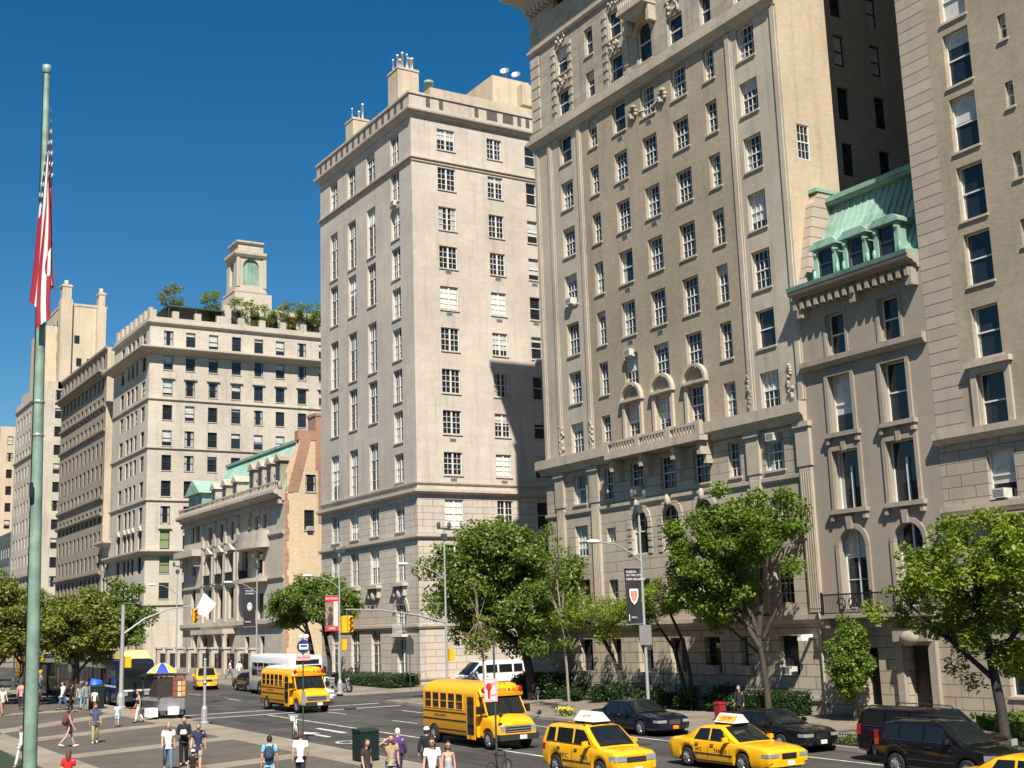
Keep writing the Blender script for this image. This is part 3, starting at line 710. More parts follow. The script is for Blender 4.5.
# ------------------------------------------------------------------ the corner house north of it
M['slot_dark'] = plain('dark parapet openings', (.10,.085,.07), .9, var=.3)
def build_998():
    y0, y1, top = 91.7, 111.5, 48.9
    b = Bld('apartment_building', 'smooth pale pink corner apartment house with paired white windows and roof chimneys', 'apartment building', (XF, 100, zg(100)))
    S = Face('S', y0)
    west = []
    for u in (94.92,):
        for z0, z1, st in ((45.3, 48.0, 's'), (41.8, 44.65, 'c'), (38.45, 41.2, 'c'), (34.87, 37.65, 'c'), (31.3, 34.0, 'c'), (27.65, 30.4, 'c'), (24.0, 26.8, 'c'), (20.5, 23.2, 'c'), (17.15, 19.55, 'c'), (13.0, 15.5, 'c'), (8.87, 11.75, 'c'), (4.9, 7.2, 'c'), (1.3, 4.2, 'f')):
            west.append((u, 1.68, z0, z1, 'c' if st != 'f' else 'f'))
    for u in (99.86, 104.06, 108.22):
        for z0, z1 in ((44.85, 48.0), (38.2, 42.8), (33.65, 37.5), (27.5, 32.05), (22.95, 26.7), (17.0, 21.12), (13.0, 15.5), (8.9, 11.75), (1.3, 5.2)):
            west.append((u, 1.78, z0, z1, 't' if z1-z0 > 3 else 'c'))
    south = []
    for z0, z1 in ((46.15, 48.05), (42.47, 44.48), (38.82, 40.9), (35.38, 37.37), (31.7, 33.77), (28.1, 30.12), (24.45, 26.52), (20.95, 22.97), (17.5, 19.42), (13.1, 15.46), (8.9, 11.7), (5, 7.2)):
        for u, w in ((50.93, 1.76), (55.88, 1.55), (59.7, 1.15)): south.append((u, w, z0, z1, 'c' if w > 1.2 else 's'))
    mats = [M['lime_pink'], M['lime_band'], M['roofing']]
    mf = lambda u, z: 1 if z < 16 else 0
    mf.us = []; mf.zs = [16.0]
    mb = MB()
    W.wall(mb, y0, y1, -.5, top, [(u-w/2, u+w/2, a, c) for u, w, a, c, s in west], mf, .3)
    S.wall(mb, XF, 78, -.5, top, [(u-w/2, u+w/2, a, c) for u, w, a, c, s in south], mf, .22)
    shell(mb, XF, 78, y0, y1, -.5, top, 0, 2, False, False)
    b.part('wall', mb, mats)
    i = 0
    for u, w, a, c, s in west: b.win(W, u, w, a, c, s, depth=.27, sill='trim_pink')
    for u, w, a, c, s in south:
        i += 1
        sh = ('white_paint', .97) if i in (13, 14, 28, 26) else None
        b.win(S, u, w, a, c, s, gm='glass', depth=.19, sill='trim_pink', shade=sh)
    b.flush()
    path = [(78, y0), (XF, y0), (XF, y1), (78, y1)]
    mb = MB(); sweep(mb, path, cornice_prof(48.75, 49.45, .5)); b.part('cornice', mb, M['trim_pink'])
    strings(b, path, ((44.85, 45.05, .22), (44.62, 44.78, .1), (16.65, 16.9, .14), (15.85, 16.25, .4), (12.2, 12.55, .25), (5.0, 5.35, .18), (.9, 1.2, .12)), 'trim_pink')
    mb = MB(); sweep(mb, path, [(.25, 49.45), (.25, 50.7), (-.1, 50.7), (-.1, 49.45)])
    sweep(mb, path, [(-.15, 50.7), (.36, 50.7), (.36, 50.9), (-.15, 50.9)])
    b.part('parapet', mb, M['trim_pink'])
    mb = MB()                               # dark slots of the attic parapet
    for F, u, w in [(W, y0+1.15+k*1.28, .25) for k in range(15)] + [(S, x, .2) for x in (49.1, 50.4, 54.0, 58.5, 59.4, 60.9, 62.5)] + [(S, x, .55) for x in (55.6, 57.3, 61.8)]:
        mb = MB(); F.box(mb, u-w, u+w, 49.7, 50.55, .25, .262); b.part('parapet_opening', mb, M['slot_dark'])
    mb = MB()                               # roof houses
    mb.box(50.9, 66, 94.3, 108, 49, 53.1); b.part('penthouse', mb, M['yellow_stucco'])
    mb = MB(); mb.box(58.3, 62.4, 95.6, 101, 53.6, 56.4); mb.box(61.0, 65.5, 94.6, 99.5, 53.6, 55.7); S.box(mb, 62.3, 63.4, 53.9, 55.2, -2.9, -2.86)
    b.part('penthouse', mb, M['yellow_stucco'])
    mb = MB(); S.box(mb, 62.2, 63.3, 53.9, 55.3, -2.89, -2.84); b.part('louvre', mb, M['ac_dark'])
    # chimneys with steel flues
    for (x, y, w, d, z1, fl) in ((48.9, 95.7, 2.1, 2.0, 54.7, ((-.75,.5,1.1),(-.45,.2,1.5),(-.15,.6,.9),(.1,.3,1.9),(.35,-.3,1.2),(.6,.4,.8),(.8,.1,1.4),(-.6,-.6,.7),(.05,-.7,1.3),(.55,-.75,1.0))), (49.2, 106.3, 1.7, 1.7, 54.0, ((-.4,.3,1.2),(.1,-.2,.8),(.4,.5,.9),(.35,-.5,1.5)))):
        mb = MB(); mb.box(x-w/2, x+w/2, y-d/2, y+d/2, 49, z1); mb.box(x-w/2-.06, x+w/2+.06, y-d/2-.06, y+d/2+.06, z1-.25, z1-.1)
        ch = b.part('chimney', mb, M['yellow_stucco'])
        for i, (dx, dy, h) in enumerate(fl):
            f = MB(); r = .065 + .03*(i % 2)
            f.lathe([(r, z1-.02), (r, z1+h), (r*1.35, z1+h), (r*1.35, z1+h+.16), (.02, z1+h+.2)], (x+dx, y+dy, 0), 8)
            f.build('flue', M['metal_white'], ch)
    mb = MB(); mb.lathe([(.42, 52.8), (.42, 54.6), (.46, 54.6), (.46, 54.9), (.05, 55.0)], (52.1, 96.8, 0), 10); b.part('vent_pipe', mb, M['copper_trim'])
    for (x, y, z) in ((60.2, 96.2, 56.2), (61.6, 96.4, 56.2)):
        mb = MB(); mb.tube([(x, y, z), (x, y, z+.9)], .06, 6)
        c = Vector((x-.25, y-.25, z+1.0)); ax = Vector((-.6, -.6, .53)).normalized(); u = ax.orthogonal().normalized(); w_ = ax.cross(u)
        mb.grid(lambda s, t: c + (u*math.cos(2*PI*s)+w_*math.sin(2*PI*s))*.46*t + ax*(.14*t*t), 14, 4)
        b.part('satellite_dish', mb, M['galv'])
    mb = MB(); mb.lathe([(1.0, 52.5), (1.0, 53.2), (.85, 53.9), (.5, 54.3), (.02, 54.4)], (66.0, 93.4, 0), 12); b.part('roof_dome', mb, M['copper_trim'])
    for u in (94.92, 99.86, 104.06, 108.22):
        mb = MB(); W.box(mb, u-1.2, u+1.2, 8.5, 8.76, -.02, .5)
        for s in (-1, 1): W.prism(mb, [(u+s*.85-.12, 8.5), (u+s*.85+.12, 8.5), (u+s*.85+.12, 7.7), (u+s*.85-.12, 7.7)], -.02, .3)
        p = W.P(u, 7.9, .15); mb.ball(p, (.28, .4, .5), 8, 6)
        b.part('window_balcony', mb, M['trim_pink'])
    mb = MB(); arch_ring(W, mb, 94.92, 1.05, 1.45, 6.4, -.02, .1); b.part('window_arch', mb, M['trim_pink'])
    mb = MB()
    for u, z in ((50.9, 34.9), (50.9, 31.2), (50.95, 16.95), (55.88, 34.85), (55.88, 31.1), (50.95, 20.3), (59.7, 31.2), (59.7, 34.8), (55.9, 16.9)): b.vent(S, u, z+.0, .6, .3)
    b.ac(S, 59.7, 27.7); b.ac(W, 94.9, 41.5)
    mb = MB()                               # iron railing at one of the balconies
    for k in range(9): p = W.P(94.1+k*.2, 0, .42); mb.tube([(p[0], p[1], 4.6), (p[0], p[1], 5.5)], .02, 5)
    W.box(mb, 94.0, 95.8, 5.48, 5.54, .4, .44); W.box(mb, 93.9, 95.9, 4.4, 4.6, -.02, .5)
    b.part('railing', mb, M['white_paint'])
    return b
build_998()
# ------------------------------------------------------------------ narrow townhouse with the copper mansard
def build_house():
    y0, y1 = 39.15, 47.28; top = 21.2
    b = Bld('townhouse', 'narrow brownish limestone townhouse with a green copper mansard and three dormers', 'townhouse', (XF, 43, zg(43)))
    cu = (44.85, 41.3)
    wins = []
    for u in cu:
        wins += [(u, 1.30, 18.02, 20.2, 's'), (u, 1.55, 14.0, 16.95, 's'), (u, 1.75, 10.12, 13.1, 'm'), (u, 1.75, 5.2, 9.15, 'f')]
    door = [(41.35, 1.5, -.3, 3.4), (44.3, .95, .6, 3.3)]
    ops = [(u-w/2, u+w/2, a, c, .5) for u, w, a, c, s in wins] + [(u-w/2, u+w/2, a, c, .6) for u, w, a, c in door]
    mf = lambda u, z: 1 if z < 4.3 else 0
    mf.us = []; mf.zs = [4.3]
    mb = MB(); W.wall(mb, y0, y1, -.6, top, ops, mf, .5); shell(mb, XF, 62, y0, y1, -.6, top, 0, 2, True, False)
    b.part('wall', mb, [M['brown_lime'], M['brown_rust'], M['roofing']])
    for u, w, a, c, s in wins:
        b.win(W, u, w, a, c, s, 'white_paint', 'glass', .42)
    for u, w, a, c, s in wins:
        mb = MB()
        if a > 17: surround(W, mb, u, w, a, c, .16, .06)
        elif a > 9: surround(W, mb, u, w, a, c, .22, .1); W.box(mb, u-w/2-.4, u+w/2+.4, a-.22, a, -.02, .26); [W.box(mb, u+q*(w/2+.2)-.1, u+q*(w/2+.2)+.1, a-.55, a-.22, -.02, .2) for q in (-1, 1)]; W.prism(mb, [(u-.12, a-.95), (u+.12, a-.95), (u+.17, a-.4), (u-.17, a-.4)], -.02, .16)
        else: continue
        b.part('window_surround', mb, M['brown_trim'])
    for u in cu:
        mb = MB(); arch_fill(W, mb, u-.875, u+.875, 8.275, 9.15, -.42, -.012)
        arch_ring(W, mb, u, .875, 1.12, 8.275, -.02, .09, 0, 16)
        for q in (-1, 1): W.box(mb, u+q*1.0-.12, u+q*1.0+.12, 5.2, 8.26, -.02, .09)
        W.prism(mb, [(u-.14, 9.1), (u+.14, 9.1), (u+.2, 9.75), (u-.2, 9.75)], -.02, .2)
        b.part('window_arch', mb, M['brown_trim'])
    path = [(47.9, y0), (XF, y0), (XF, y1-.02), (47.9, y1-.02)]
    mb = MB(); sweep(mb, [(XF, y0), (XF, y1)], cornice_prof(21.15, 21.75, .8))
    for k in range(16): W.box(mb, y0+.25+k*.5, y0+.48+k*.5, 20.75, 21.15, -.02, .6)
    for u in (39.5, 43.1, 46.8): W.prism(mb, [(u-.18, 21.15), (u+.18, 21.15), (u+.18, 20.3), (u-.18, 20.3)], -.02, .5)
    b.part('cornice', mb, M['brown_trim'])
    mb = MB(); sweep(mb, [(XF, y0), (XF, y1)], [(-.1, 21.75), (.85, 21.75), (.9, 21.95), (-.1, 22.05)]); b.part('gutter', mb, M['copper_trim'])
    mb = MB(); strings(b, [(XF, y0), (XF, y1)], ((17.45, 17.95, .35), (4.25, 4.75, .25)), 'brown_trim')
    # mansard: slopes back from the facade to the ridge
    rf = MB(); xa, za, xb, zb = XF+.15, 22.0, XF+2.6, 27.0
    rf.quad((xa,y0+.1,za), (xb,y0+.1,zb), (xb,y1-.55,zb), (xa,y1-.55,za)); rf.quad((xb,y0+.1,zb),(62,y0+.1,zb),(62,y1-.1,zb),(xb,y1-.55,zb))
    rf.add([(xa,y0+.1,za),(62,y0+.1,za),(62,y0+.1,zb),(xb,y0+.1,zb)], [(0,1,2,3)]); rf.add([(xa,y1-.55,za),(62,y1-.55,za),(62,y1-.55,zb),(xb,y1-.55,zb)], [(0,1,2,3)])
    roof = b.part('roof', rf, M['copper'])
    mb = MB()
    for k in range(17):                                   # standing seams
        y = y0+.3+k*.45
        mb.tube([(xa-.02, y, za+.05), (xb-.02, y, zb)], .035, 4)
    b.part('roof_seam', mb, M['copper'])
    mb = MB(); mb.box(xb-.45, xb+.5, y0+.05, y1-.5, zb-.12, zb+.16); mb.box(xb-.6, xb-.4, y0+.05, y1-.5, zb+.02, zb+.24); mb.box(xb-.3, xb+.5, y0+.05, y1-.5, zb+.2, zb+.42)
    b.part('roof_ridge', mb, M['copper_trim'])
    for u in (45.05, 43.0, 40.95):
        d = MB(); W.box(d, u-.72, u+.72, 22.02, 23.75, -2.0, -.05)
        W.box(d, u-.95, u+.95, 23.75, 23.9, -1.9, .28); W.prism(d, [(u-.95, 23.9), (u+.95, 23.9), (u+.6, 24.15), (u-.6, 24.15)], -1.9, .2)
        for q in (-1, 1):
            W.box(d, u+q*.66-.13, u+q*.66+.13, 22.05, 23.73, -.06, .12)
            p = W.P(u+q*.66, 23.5, .13); d.ball(p, (.1, .15, .15), 8, 5); p = W.P(u+q*.8, 22.4, .1); d.ball(p, (.1, .12, .3), 8, 5)
        do = b.part('dormer', d, M['copper_trim'])
        wm, v, f = win_mesh(.95, 1.5, 's', 'dark_paint'); o = link('window', wm, do); o.location = W.P(u, 22.15, -.045+.02); o.rotation_euler = (0, 0, -PI/2)
        g = link('pane', pane_mesh(.95, 1.5, (.95, 1.5, 's', 'dark_paint'), 'glass_dark'), o); g.location = (0, .003, 0)
        # frame stands proud of the dormer front
    # stone scroll wall at the north end of the roof
    mb = MB()
    mb.prism([(XF-.05, 21.9), (XF+.5, 21.9), (XF+3.4, 26.3), (XF+3.4, 27.6), (XF+1.6, 27.6), (XF+1.1, 26.9), (XF+.35, 23.3)], lambda a, z, t: (a, t, z), y1-.55, y1-.03)
    b.part('gable_wall', mb, M['quoin'])
    mb = MB(); mb.box(XF+1.35, XF+3.6, y1-.62, y1+.02-.03, 27.6, 27.8); b.part('gable_coping', mb, M['copper_trim'])
    # balcony
    mb = MB(); W.box(mb, 40.0, 46.7, 4.76, 4.92, -.02, .75)
    for u in (40.3, 43.1, 46.4): W.prism(mb, [(u-.15, 4.76), (u+.15, 4.76), (u+.15, 4.3), (u-.15, 4.3)], .25, .62)
    b.part('balcony', mb, M['brown_trim'])
    mb = MB()
    for u0, u1 in ((40.1, 46.6),):
        W.box(mb, u0, u1, 5.88, 5.95, .66, .72); W.box(mb, u0, u1, 4.98, 5.03, .66, .72)
        for k in range(66):
            u = u0+.05+k*.099; p = W.P(u, 0, .69); mb.tube([(p[0], p[1], 5.0), (p[0], p[1], 5.9)], .017, 4)
        for c in (44.85, 41.3):
            for q in (-1, 1):
                for r_, z0 in ((.28, 5.45), (.15, 5.3)):
                    pts = [W.P(c+q*(.38+r_*math.cos(a)), z0+r_*math.sin(a), .74) for a in np.linspace(0, 5.2, 14)]; mb.tube(pts, .03, 5)
        for u in (u0, (u0+u1)/2, u1): W.box(mb, u-.05, u+.05, 4.92, 6.05, .64, .74)
    b.part('balcony_railing', mb, M['iron'])
    # entrance portal
    mb = MB(); W.box(mb, 40.3, 42.4, 3.6, 4.2, -.02, .5)
    for q in (-1, 1): W.box(mb, 41.35+q*.98-.2, 41.35+q*.98+.2, -.4, 3.6, -.02, .25)
    p = W.P(41.35, 3.75, .55); mb.ball(p, (.3, .55, .35), 10, 6); b.part('portal', mb, M['brown_trim'])
    dm = MB(); W.box(dm, 40.62, 42.08, -.3, 3.38, -.57, -.5); W.box(dm, 41.32, 41.38, -.2, 3.2, -.5, -.48)
    for u in (41.0, 41.7): W.box(dm, u-.25, u+.25, 1.4, 2.9, -.5, -.485)
    do = b.part('door', dm, M['door'])
    mb = MB(); mb.ball(W.P(41.28, 1.0, -.45), .04, 6, 4); mb.build('handle', M['galv'], do)
    mb = MB(); W.box(mb, 43.85, 44.75, .62, 3.28, -.55, -.5)
    for k in range(5): W.box(mb, 43.9+k*.19, 43.94+k*.19, .6, 3.3, -.45, -.41)
    b.part('barred_window', mb, M['iron'])
    b.flush(); return b
build_house()

# ------------------------------------------------------------------ apartment house at the right edge
def build_A():
    y0, y1, top = 18., 39.12, 62.
    b = Bld('apartment_building', 'tall tan brick apartment house with pinkish quoin stones at the right edge', 'apartment building', (XF, 30, zg(30)))
    wins = []
    zs = [(39.4, 41.8), (36.0, 38.2), (32.45, 34.7), (29.2, 31.85), (25.95, 28.6), (22.6, 25.2), (19.5, 21.95), (16.1, 18.45)]
    for u in (35.82, 27.0, 22.5):
        for a, c in zs: wins.append((u, 1.45, a, c, 's'))
    for a, c in [(x+1.1, x+2.3) for x, _ in zs]: wins += [(33.28, .42, a, c, 's'), (29.8, .42, a, c, 's')]
    for u in (35.82, 31.5, 27.0, 22.5): wins += [(u, 1.5, 12.8, 15.4, 's'), (u, 1.45, 9.7, 11.85, 's'), (u, 1.5, 5.6, 8.2, 's'), (u, 1.4, 1.2, 3.6, 's')]
    ops = [(u-w/2, u+w/2, a, c, .36) for u, w, a, c, s in wins]
    mf = lambda u, z: 1 if z < 12.7 else (2 if u > 37.45 else 0)
    mf.us = [37.45]; mf.zs = [12.7]
    mb = MB(); W.wall(mb, y0, y1, -.8, top, ops, mf, .36); shell(mb, XF, 75, y0, y1, -.8, top, 0, 3, True, False)
    b.part('wall', mb, [M['brick_tan'], M['brown_rust'], M['quoin'], M['roofing']])
    for u, w, a, c, s in wins: b.win(W, u, w, a, c, s, gm='glass', depth=.3, sill='trim_lime')
    strings(b, [(XF, y0), (XF, y1)], ((12.45, 13.0, .4), (9.15, 9.6, .3), (4.4, 4.75, .25), (8.9, 9.05, .45)), 'trim_lime')
    for u in (35.82, 31.5, 27.0, 22.5): mb = MB(); surround(W, mb, u, 1.5, 12.98, 15.4, .3, .12); W.box(mb, u-1.2, u+1.2, 15.7, 15.95, -.02, .3); b.part('window_surround', mb, M['trim_lime'])
    b.ac(W, 35.85, 9.72); b.ac(W, 31.5, 9.72)
    dm = MB(); W.box(dm, 33.4, 35.0, -.4, 3.2, -.02, .06); W.box(dm, 34.18, 34.22, -.3, 3.0, .06, .08); b.part('door', dm, M['door'])
    b.flush(); return b
build_A()

# ------------------------------------------------------------------ beaux-arts mansion
def build_mansion():
    y0, y1, top = 121.0, 154.2, 19.2
    b = Bld('mansion', 'ornate cream mansion with a green copper mansard, stone dormers and a bare brick party wall', 'mansion', (XF, 137, zg(137)))
    S = Face('S', y0)
    wins = []
    for u in (144.4, 140.4, 136.8): wins += [(u, 1.7, 10.9, 14.0, 'f'), (u, 1.7, 6.9, 10.2, 'f'), (u, 1.35, 15.4, 17.5, 's')]
    wins += [(127.7, 1.9, 11.3, 13.6, 's'), (127.7, 1.9, 6.6, 9.2, 's'), (132.1, 1.7, 11.1, 13.9, 'f'), (132.1, 1.7, 7, 10, 'f')]
    for u in (131.2, 129.05, 126.6): wins.append((u, 1.1, 15.9, 17.4, 's'))
    for u in (150.9, 148.9): wins.append((u, 1.35, 16.1, 18.1, 's'))
    wins += [(150.2, 1.6, 12.2, 14.4, 's'), (150.2, 1.6, 7.6, 10.6, 's'), (150.2, 1.4, 2.3, 5., 's')]
    for u in (145.5, 142, 138, 131.5, 127): wins.append((u, 1.3, 1.6, 4.8, 's'))
    mb = MB()
    W.wall(mb, y0, y1, -.3, top, [(u-w/2, u+w/2, a, c, .45) for u, w, a, c, s in wins], 0, .45)
    S.wall(mb, XF, 60, -.3, top, [(49.65, 50.75, 15.3, 17.35)], 1, .2)
    shell(mb, XF, 60, y0, y1, -.3, top, 1, 2, False, False)
    # gable of the party wall
    S.wall(mb, XF+.3, 60, top, 21.2, [(49.8, 50.95, 18.95+.3, 21.0)], 1, .2)
    mb.add([(XF+.3,y0,21.2),(60,y0,21.2),(60,y0,24.7),(XF+1.7,y0,24.7)], [(0,1,2,3)], 1)
    mb.add([(XF+.3,y0+.6,21.2),(60,y0+.6,21.2),(60,y0+.6,24.7),(XF+1.7,y0+.6,24.7)], [(0,1,2,3)], 1)
    b.part('wall', mb, [M['lime_white'], M['party_brick'], M['roofing']])
    for u, w, a, c, s in wins: b.win(W, u, w, a, c, s, 'dark_paint', 'glass_dark', .4)
    b.win(S, 50.2, 1.1, 15.3, 17.35, 's', 'dark_paint', 'glass_dark', .15, 'trim_white'); b.win(S, 50.37, 1.15, 19.25, 21.0, 's', 'dark_paint', 'glass_pale', .15, 'trim_white')
    b.ac(S, 50.2, 15.25)
    mb = MB()                                            # reddish quoined edge and chimney breast
    for k in range(26):
        z = 3+k*.7; w = .25+.3*abs(math.sin(k*2.3))
        if z < 19: S.box(mb, XF+.02, XF+w, z, z+.66, -.02, .03)
        else:
            xx = XF+.35+(z-19)*.27; S.box(mb, xx, xx+w+.15, z, z+.66, -.5, .06)
    mb.box(50.9, 55.5, y0-.03, y0+2, 21.5, 27.2); mb.box(49.0, 51, y0-.05, y0+1, 24.6, 25.6); mb.box(50.8, 55.6, y0-.1, y0+2.1, 27.2, 27.5)
    S.prism(mb, [(XF+.35, 19.2), (XF+1.75, 24.7), (XF+2.9, 24.7), (XF+1.5, 19.2)], -.4, .045)
    S.box(mb, 51.2, 52.3, 16, 21.5, -.02, .04)
    b.part('brick_edge_and_chimney', mb, M['red_brick'])
    path = [(XF, y0+.02), (XF, y1)]
    mb = MB(); sweep(mb, path, cornice_prof(18.3, 19.4, 1.15))
    for k in range(60): W.box(mb, y0+.2+k*.55, y0+.45+k*.55, 18.0, 18.4, -.02, .55)
    b.part('cornice', mb, M['trim_white'])
    mb = MB(); balustrade(W, mb, y0+.1, y1, 19.4, 20.3, .8, 0, .4, .16); b.part('balustrade', mb, M['trim_white'])
    strings(b, path, ((5.75, 6.45, .4), (10.45, 10.75, .2), (14.9, 15.2, .2)), 'trim_white')
    for u in (144.4, 140.4, 136.8, 127.7, 132.1): mb = MB(); surround(W, mb, u, 1.7, 10.9, 14., .25, .12); W.prism(mb, [(u-1.3, 14.3), (u+1.3, 14.3), (u, 15.1)], -.02, .4); b.part('window_pediment', mb, M['trim_white'])
    for u in (134.6, 146.6, 138.6, 142.4): mb = MB(); W.box(mb, u-.3, u+.3, 6.5, 17.9, -.02, .2); b.part('pilaster', mb, M['trim_white'])
    for k, u in enumerate((134.6, 146.6, 138.6, 142.4, 130.6, 127.8)): mb = MB(); relief(W, mb, u, 16.2, 17.8, .9, 0, 70+k); b.part('carved_ornament', mb, M['ornament'])
    mb = MB(); W.box(mb, 147, 154.2, 14.35, 15.1, -.02, 1.3); [W.prism(mb, [(u-.2, 14.35), (u+.2, 14.35), (u+.2, 13.2), (u-.2, 13.2)], -.02, .8) for u in (148, 153)]; b.part('balcony', mb, M['trim_white'])
    mb = MB()                                            # round bay
    def ring(z0, z1, r):
        n = 14
        poly = [(129.4+4.2*math.cos(PI*k/n), r*math.sin(PI*k/n)) for k in range(n+1)]
        mb.prism([(u, d) for u, d in poly], lambda u, d, z: W.P(u, z, d-.02), z0, z1)
    b.part('bay_balcony', mb, M['trim_white']) if 0 else None
    for q in ((14.4, 15.6, 1.4), (13.9, 14.4, 1.55), (10.4, 10.8, 1.4)): mb = MB(); ring(*q); b.part('bay_balcony', mb, M['trim_white'])
    for u0, u1 in ((143.3, 145.7), (139.3, 141.7), (135.6, 138), (130.8, 133.6)):
        mb = MB(); W.box(mb, u0, u1, 11.8, 11.9, .3, .38); W.box(mb, u0, u1, 10.85, 10.95, .3, .38)
        for k in range(int((u1-u0)/.2)): p = W.P(u0+.1+k*.2, 0, .34); mb.tube([(p[0], p[1], 10.9), (p[0], p[1], 11.85)], .035, 4)
        b.part('balcony_railing', mb, M['iron'])
    rf = MB()                                            # mansard
    rf.quad((XF+.5,y0+.6,19.4),(XF+3.4,y0+.6,25.2),(XF+3.4,y1-6,25.2),(XF+.5,y1-6,19.4)); rf.quad((XF+.5,y1-6,19.4),(XF+3.4,y1-6,25.2),(60,y1-6,25.2),(60,y1-6,19.4))
    b.part('roof', rf, M['copper_pale'])
    rf = MB(); rf.hexa([(XF+3.3,y0+.6,25.2),(60,y0+.6,25.2),(60,y1-6,25.2),(XF+3.3,y1-6,25.2),(XF+5.5,y0+.6,26.1),(59,y0+.6,26.1),(59,y1-7,26.1),(XF+5.5,y1-7,26.1)]); b.part('roof_cap', rf, M['slate'])
    mb = MB(); sweep(mb, [(XF+3.3, y0+.6), (XF+3.3, y1-6)], [(-.1, 25.05), (.25, 25.05), (.25, 25.35), (-.1, 25.35)]); b.part('roof_ridge', mb, M['copper_trim'])
    for u in (144.2, 140.4, 136.8, 131.4, 128.8, 126.2, 123.6):
        big = u < 132
        d = MB(); h = 22.6 if big else 21.9
        W.box(d, u-.75, u+.75, 19.42, h, -2.2, -.3); W.prism(d, [(u-1.0, h), (u+1.0, h), (u, h+.8)], -2.2, -.1)
        for q in (-1, 1): d.ball(W.P(u+q*.85, 20., -.2), (.25, .25, .5), 7, 5)
        do = b.part('dormer', d, M['ornament'])
        mb = MB(); W.box(mb, u-.45, u+.45, 20.2, h-.25, -.3, -.27); mb.build('window', M['dull_dark'], do)
    mb = MB()                                            # end pavilion with its own little roof
    W.box(mb, y1-5.5, y1-.3, 19.42, 22.0, -5, -.4); b.part('pavilion', mb, M['copper_trim'])
    mb = MB()
    for u in (149.4, 151.9): mb = MB(); W.box(mb, u-.5, u+.5, 19.8, 21.5, -.4, -.37); b.part('pavilion_window', mb, M['dull_dark'])
    mb = MB(); mb.prism([(y1-6.0, 22.0), (y1, 22.0), (y1-3, 23.8)], lambda u, z, x: (x, u, z), XF-.1, XF+6); b.part('pavilion_roof', mb, M['copper'])
    mb = MB(); mb.prism([(XF+5, 22.6), (XF+9.5, 22.6), (XF+9.5, 26.4), (XF+8.2, 26.4)], lambda x, z, y: (x, y, z), y1-9, y1-4); b.part('side_roof', mb, M['slate'])
    # ground floor: portico shadow, area wall with iron fence
    mb = MB(); W.box(mb, 135.2, 146.4, 5.2, 5.74, -.02, 1.5)
    for u in (135.6, 138.4, 143.2, 146.0): p = W.P(u, 0, 1.1); mb.lathe([(.42, .3), (.42, .7), (.32, .8), (.28, 4.6), (.42, 5.2)], (p[0], p[1], 0), 10)
    b.part('porch', mb, M['trim_white'])
    b.flush()
    return b
build_mansion()
def area_fence():
    t = thing('area_fence', 'iron fence with cream stone piers in front of the mansion', 'fence', (44.6, 138, zg(138)))
    mb = MB()
    for y in range(122, 155, 4): z = zg(y)+.15; mb.box(44.3, 45.0, y-.35, y+.35, z, z+2.5); mb.box(44.2, 45.1, y-.45, y+.45, z+2.5, z+2.7)
    mb.box(44.45, 44.85, 122, 154, .6, 1.6)
    o = mb.build('stone_pier', M['trim_white'], t); o.location = -Vector(t.location)
    mb = MB()
    for k in range(150): y = 122.1+k*.212; mb.tube([(44.65, y, 1.6), (44.65, y, 3.2)], .03, 4)
    mb.box(44.62, 44.68, 122, 154, 3.0, 3.07)
    o = mb.build('iron_bar', M['iron'], t); o.location = -Vector(t.location)
area_fence()

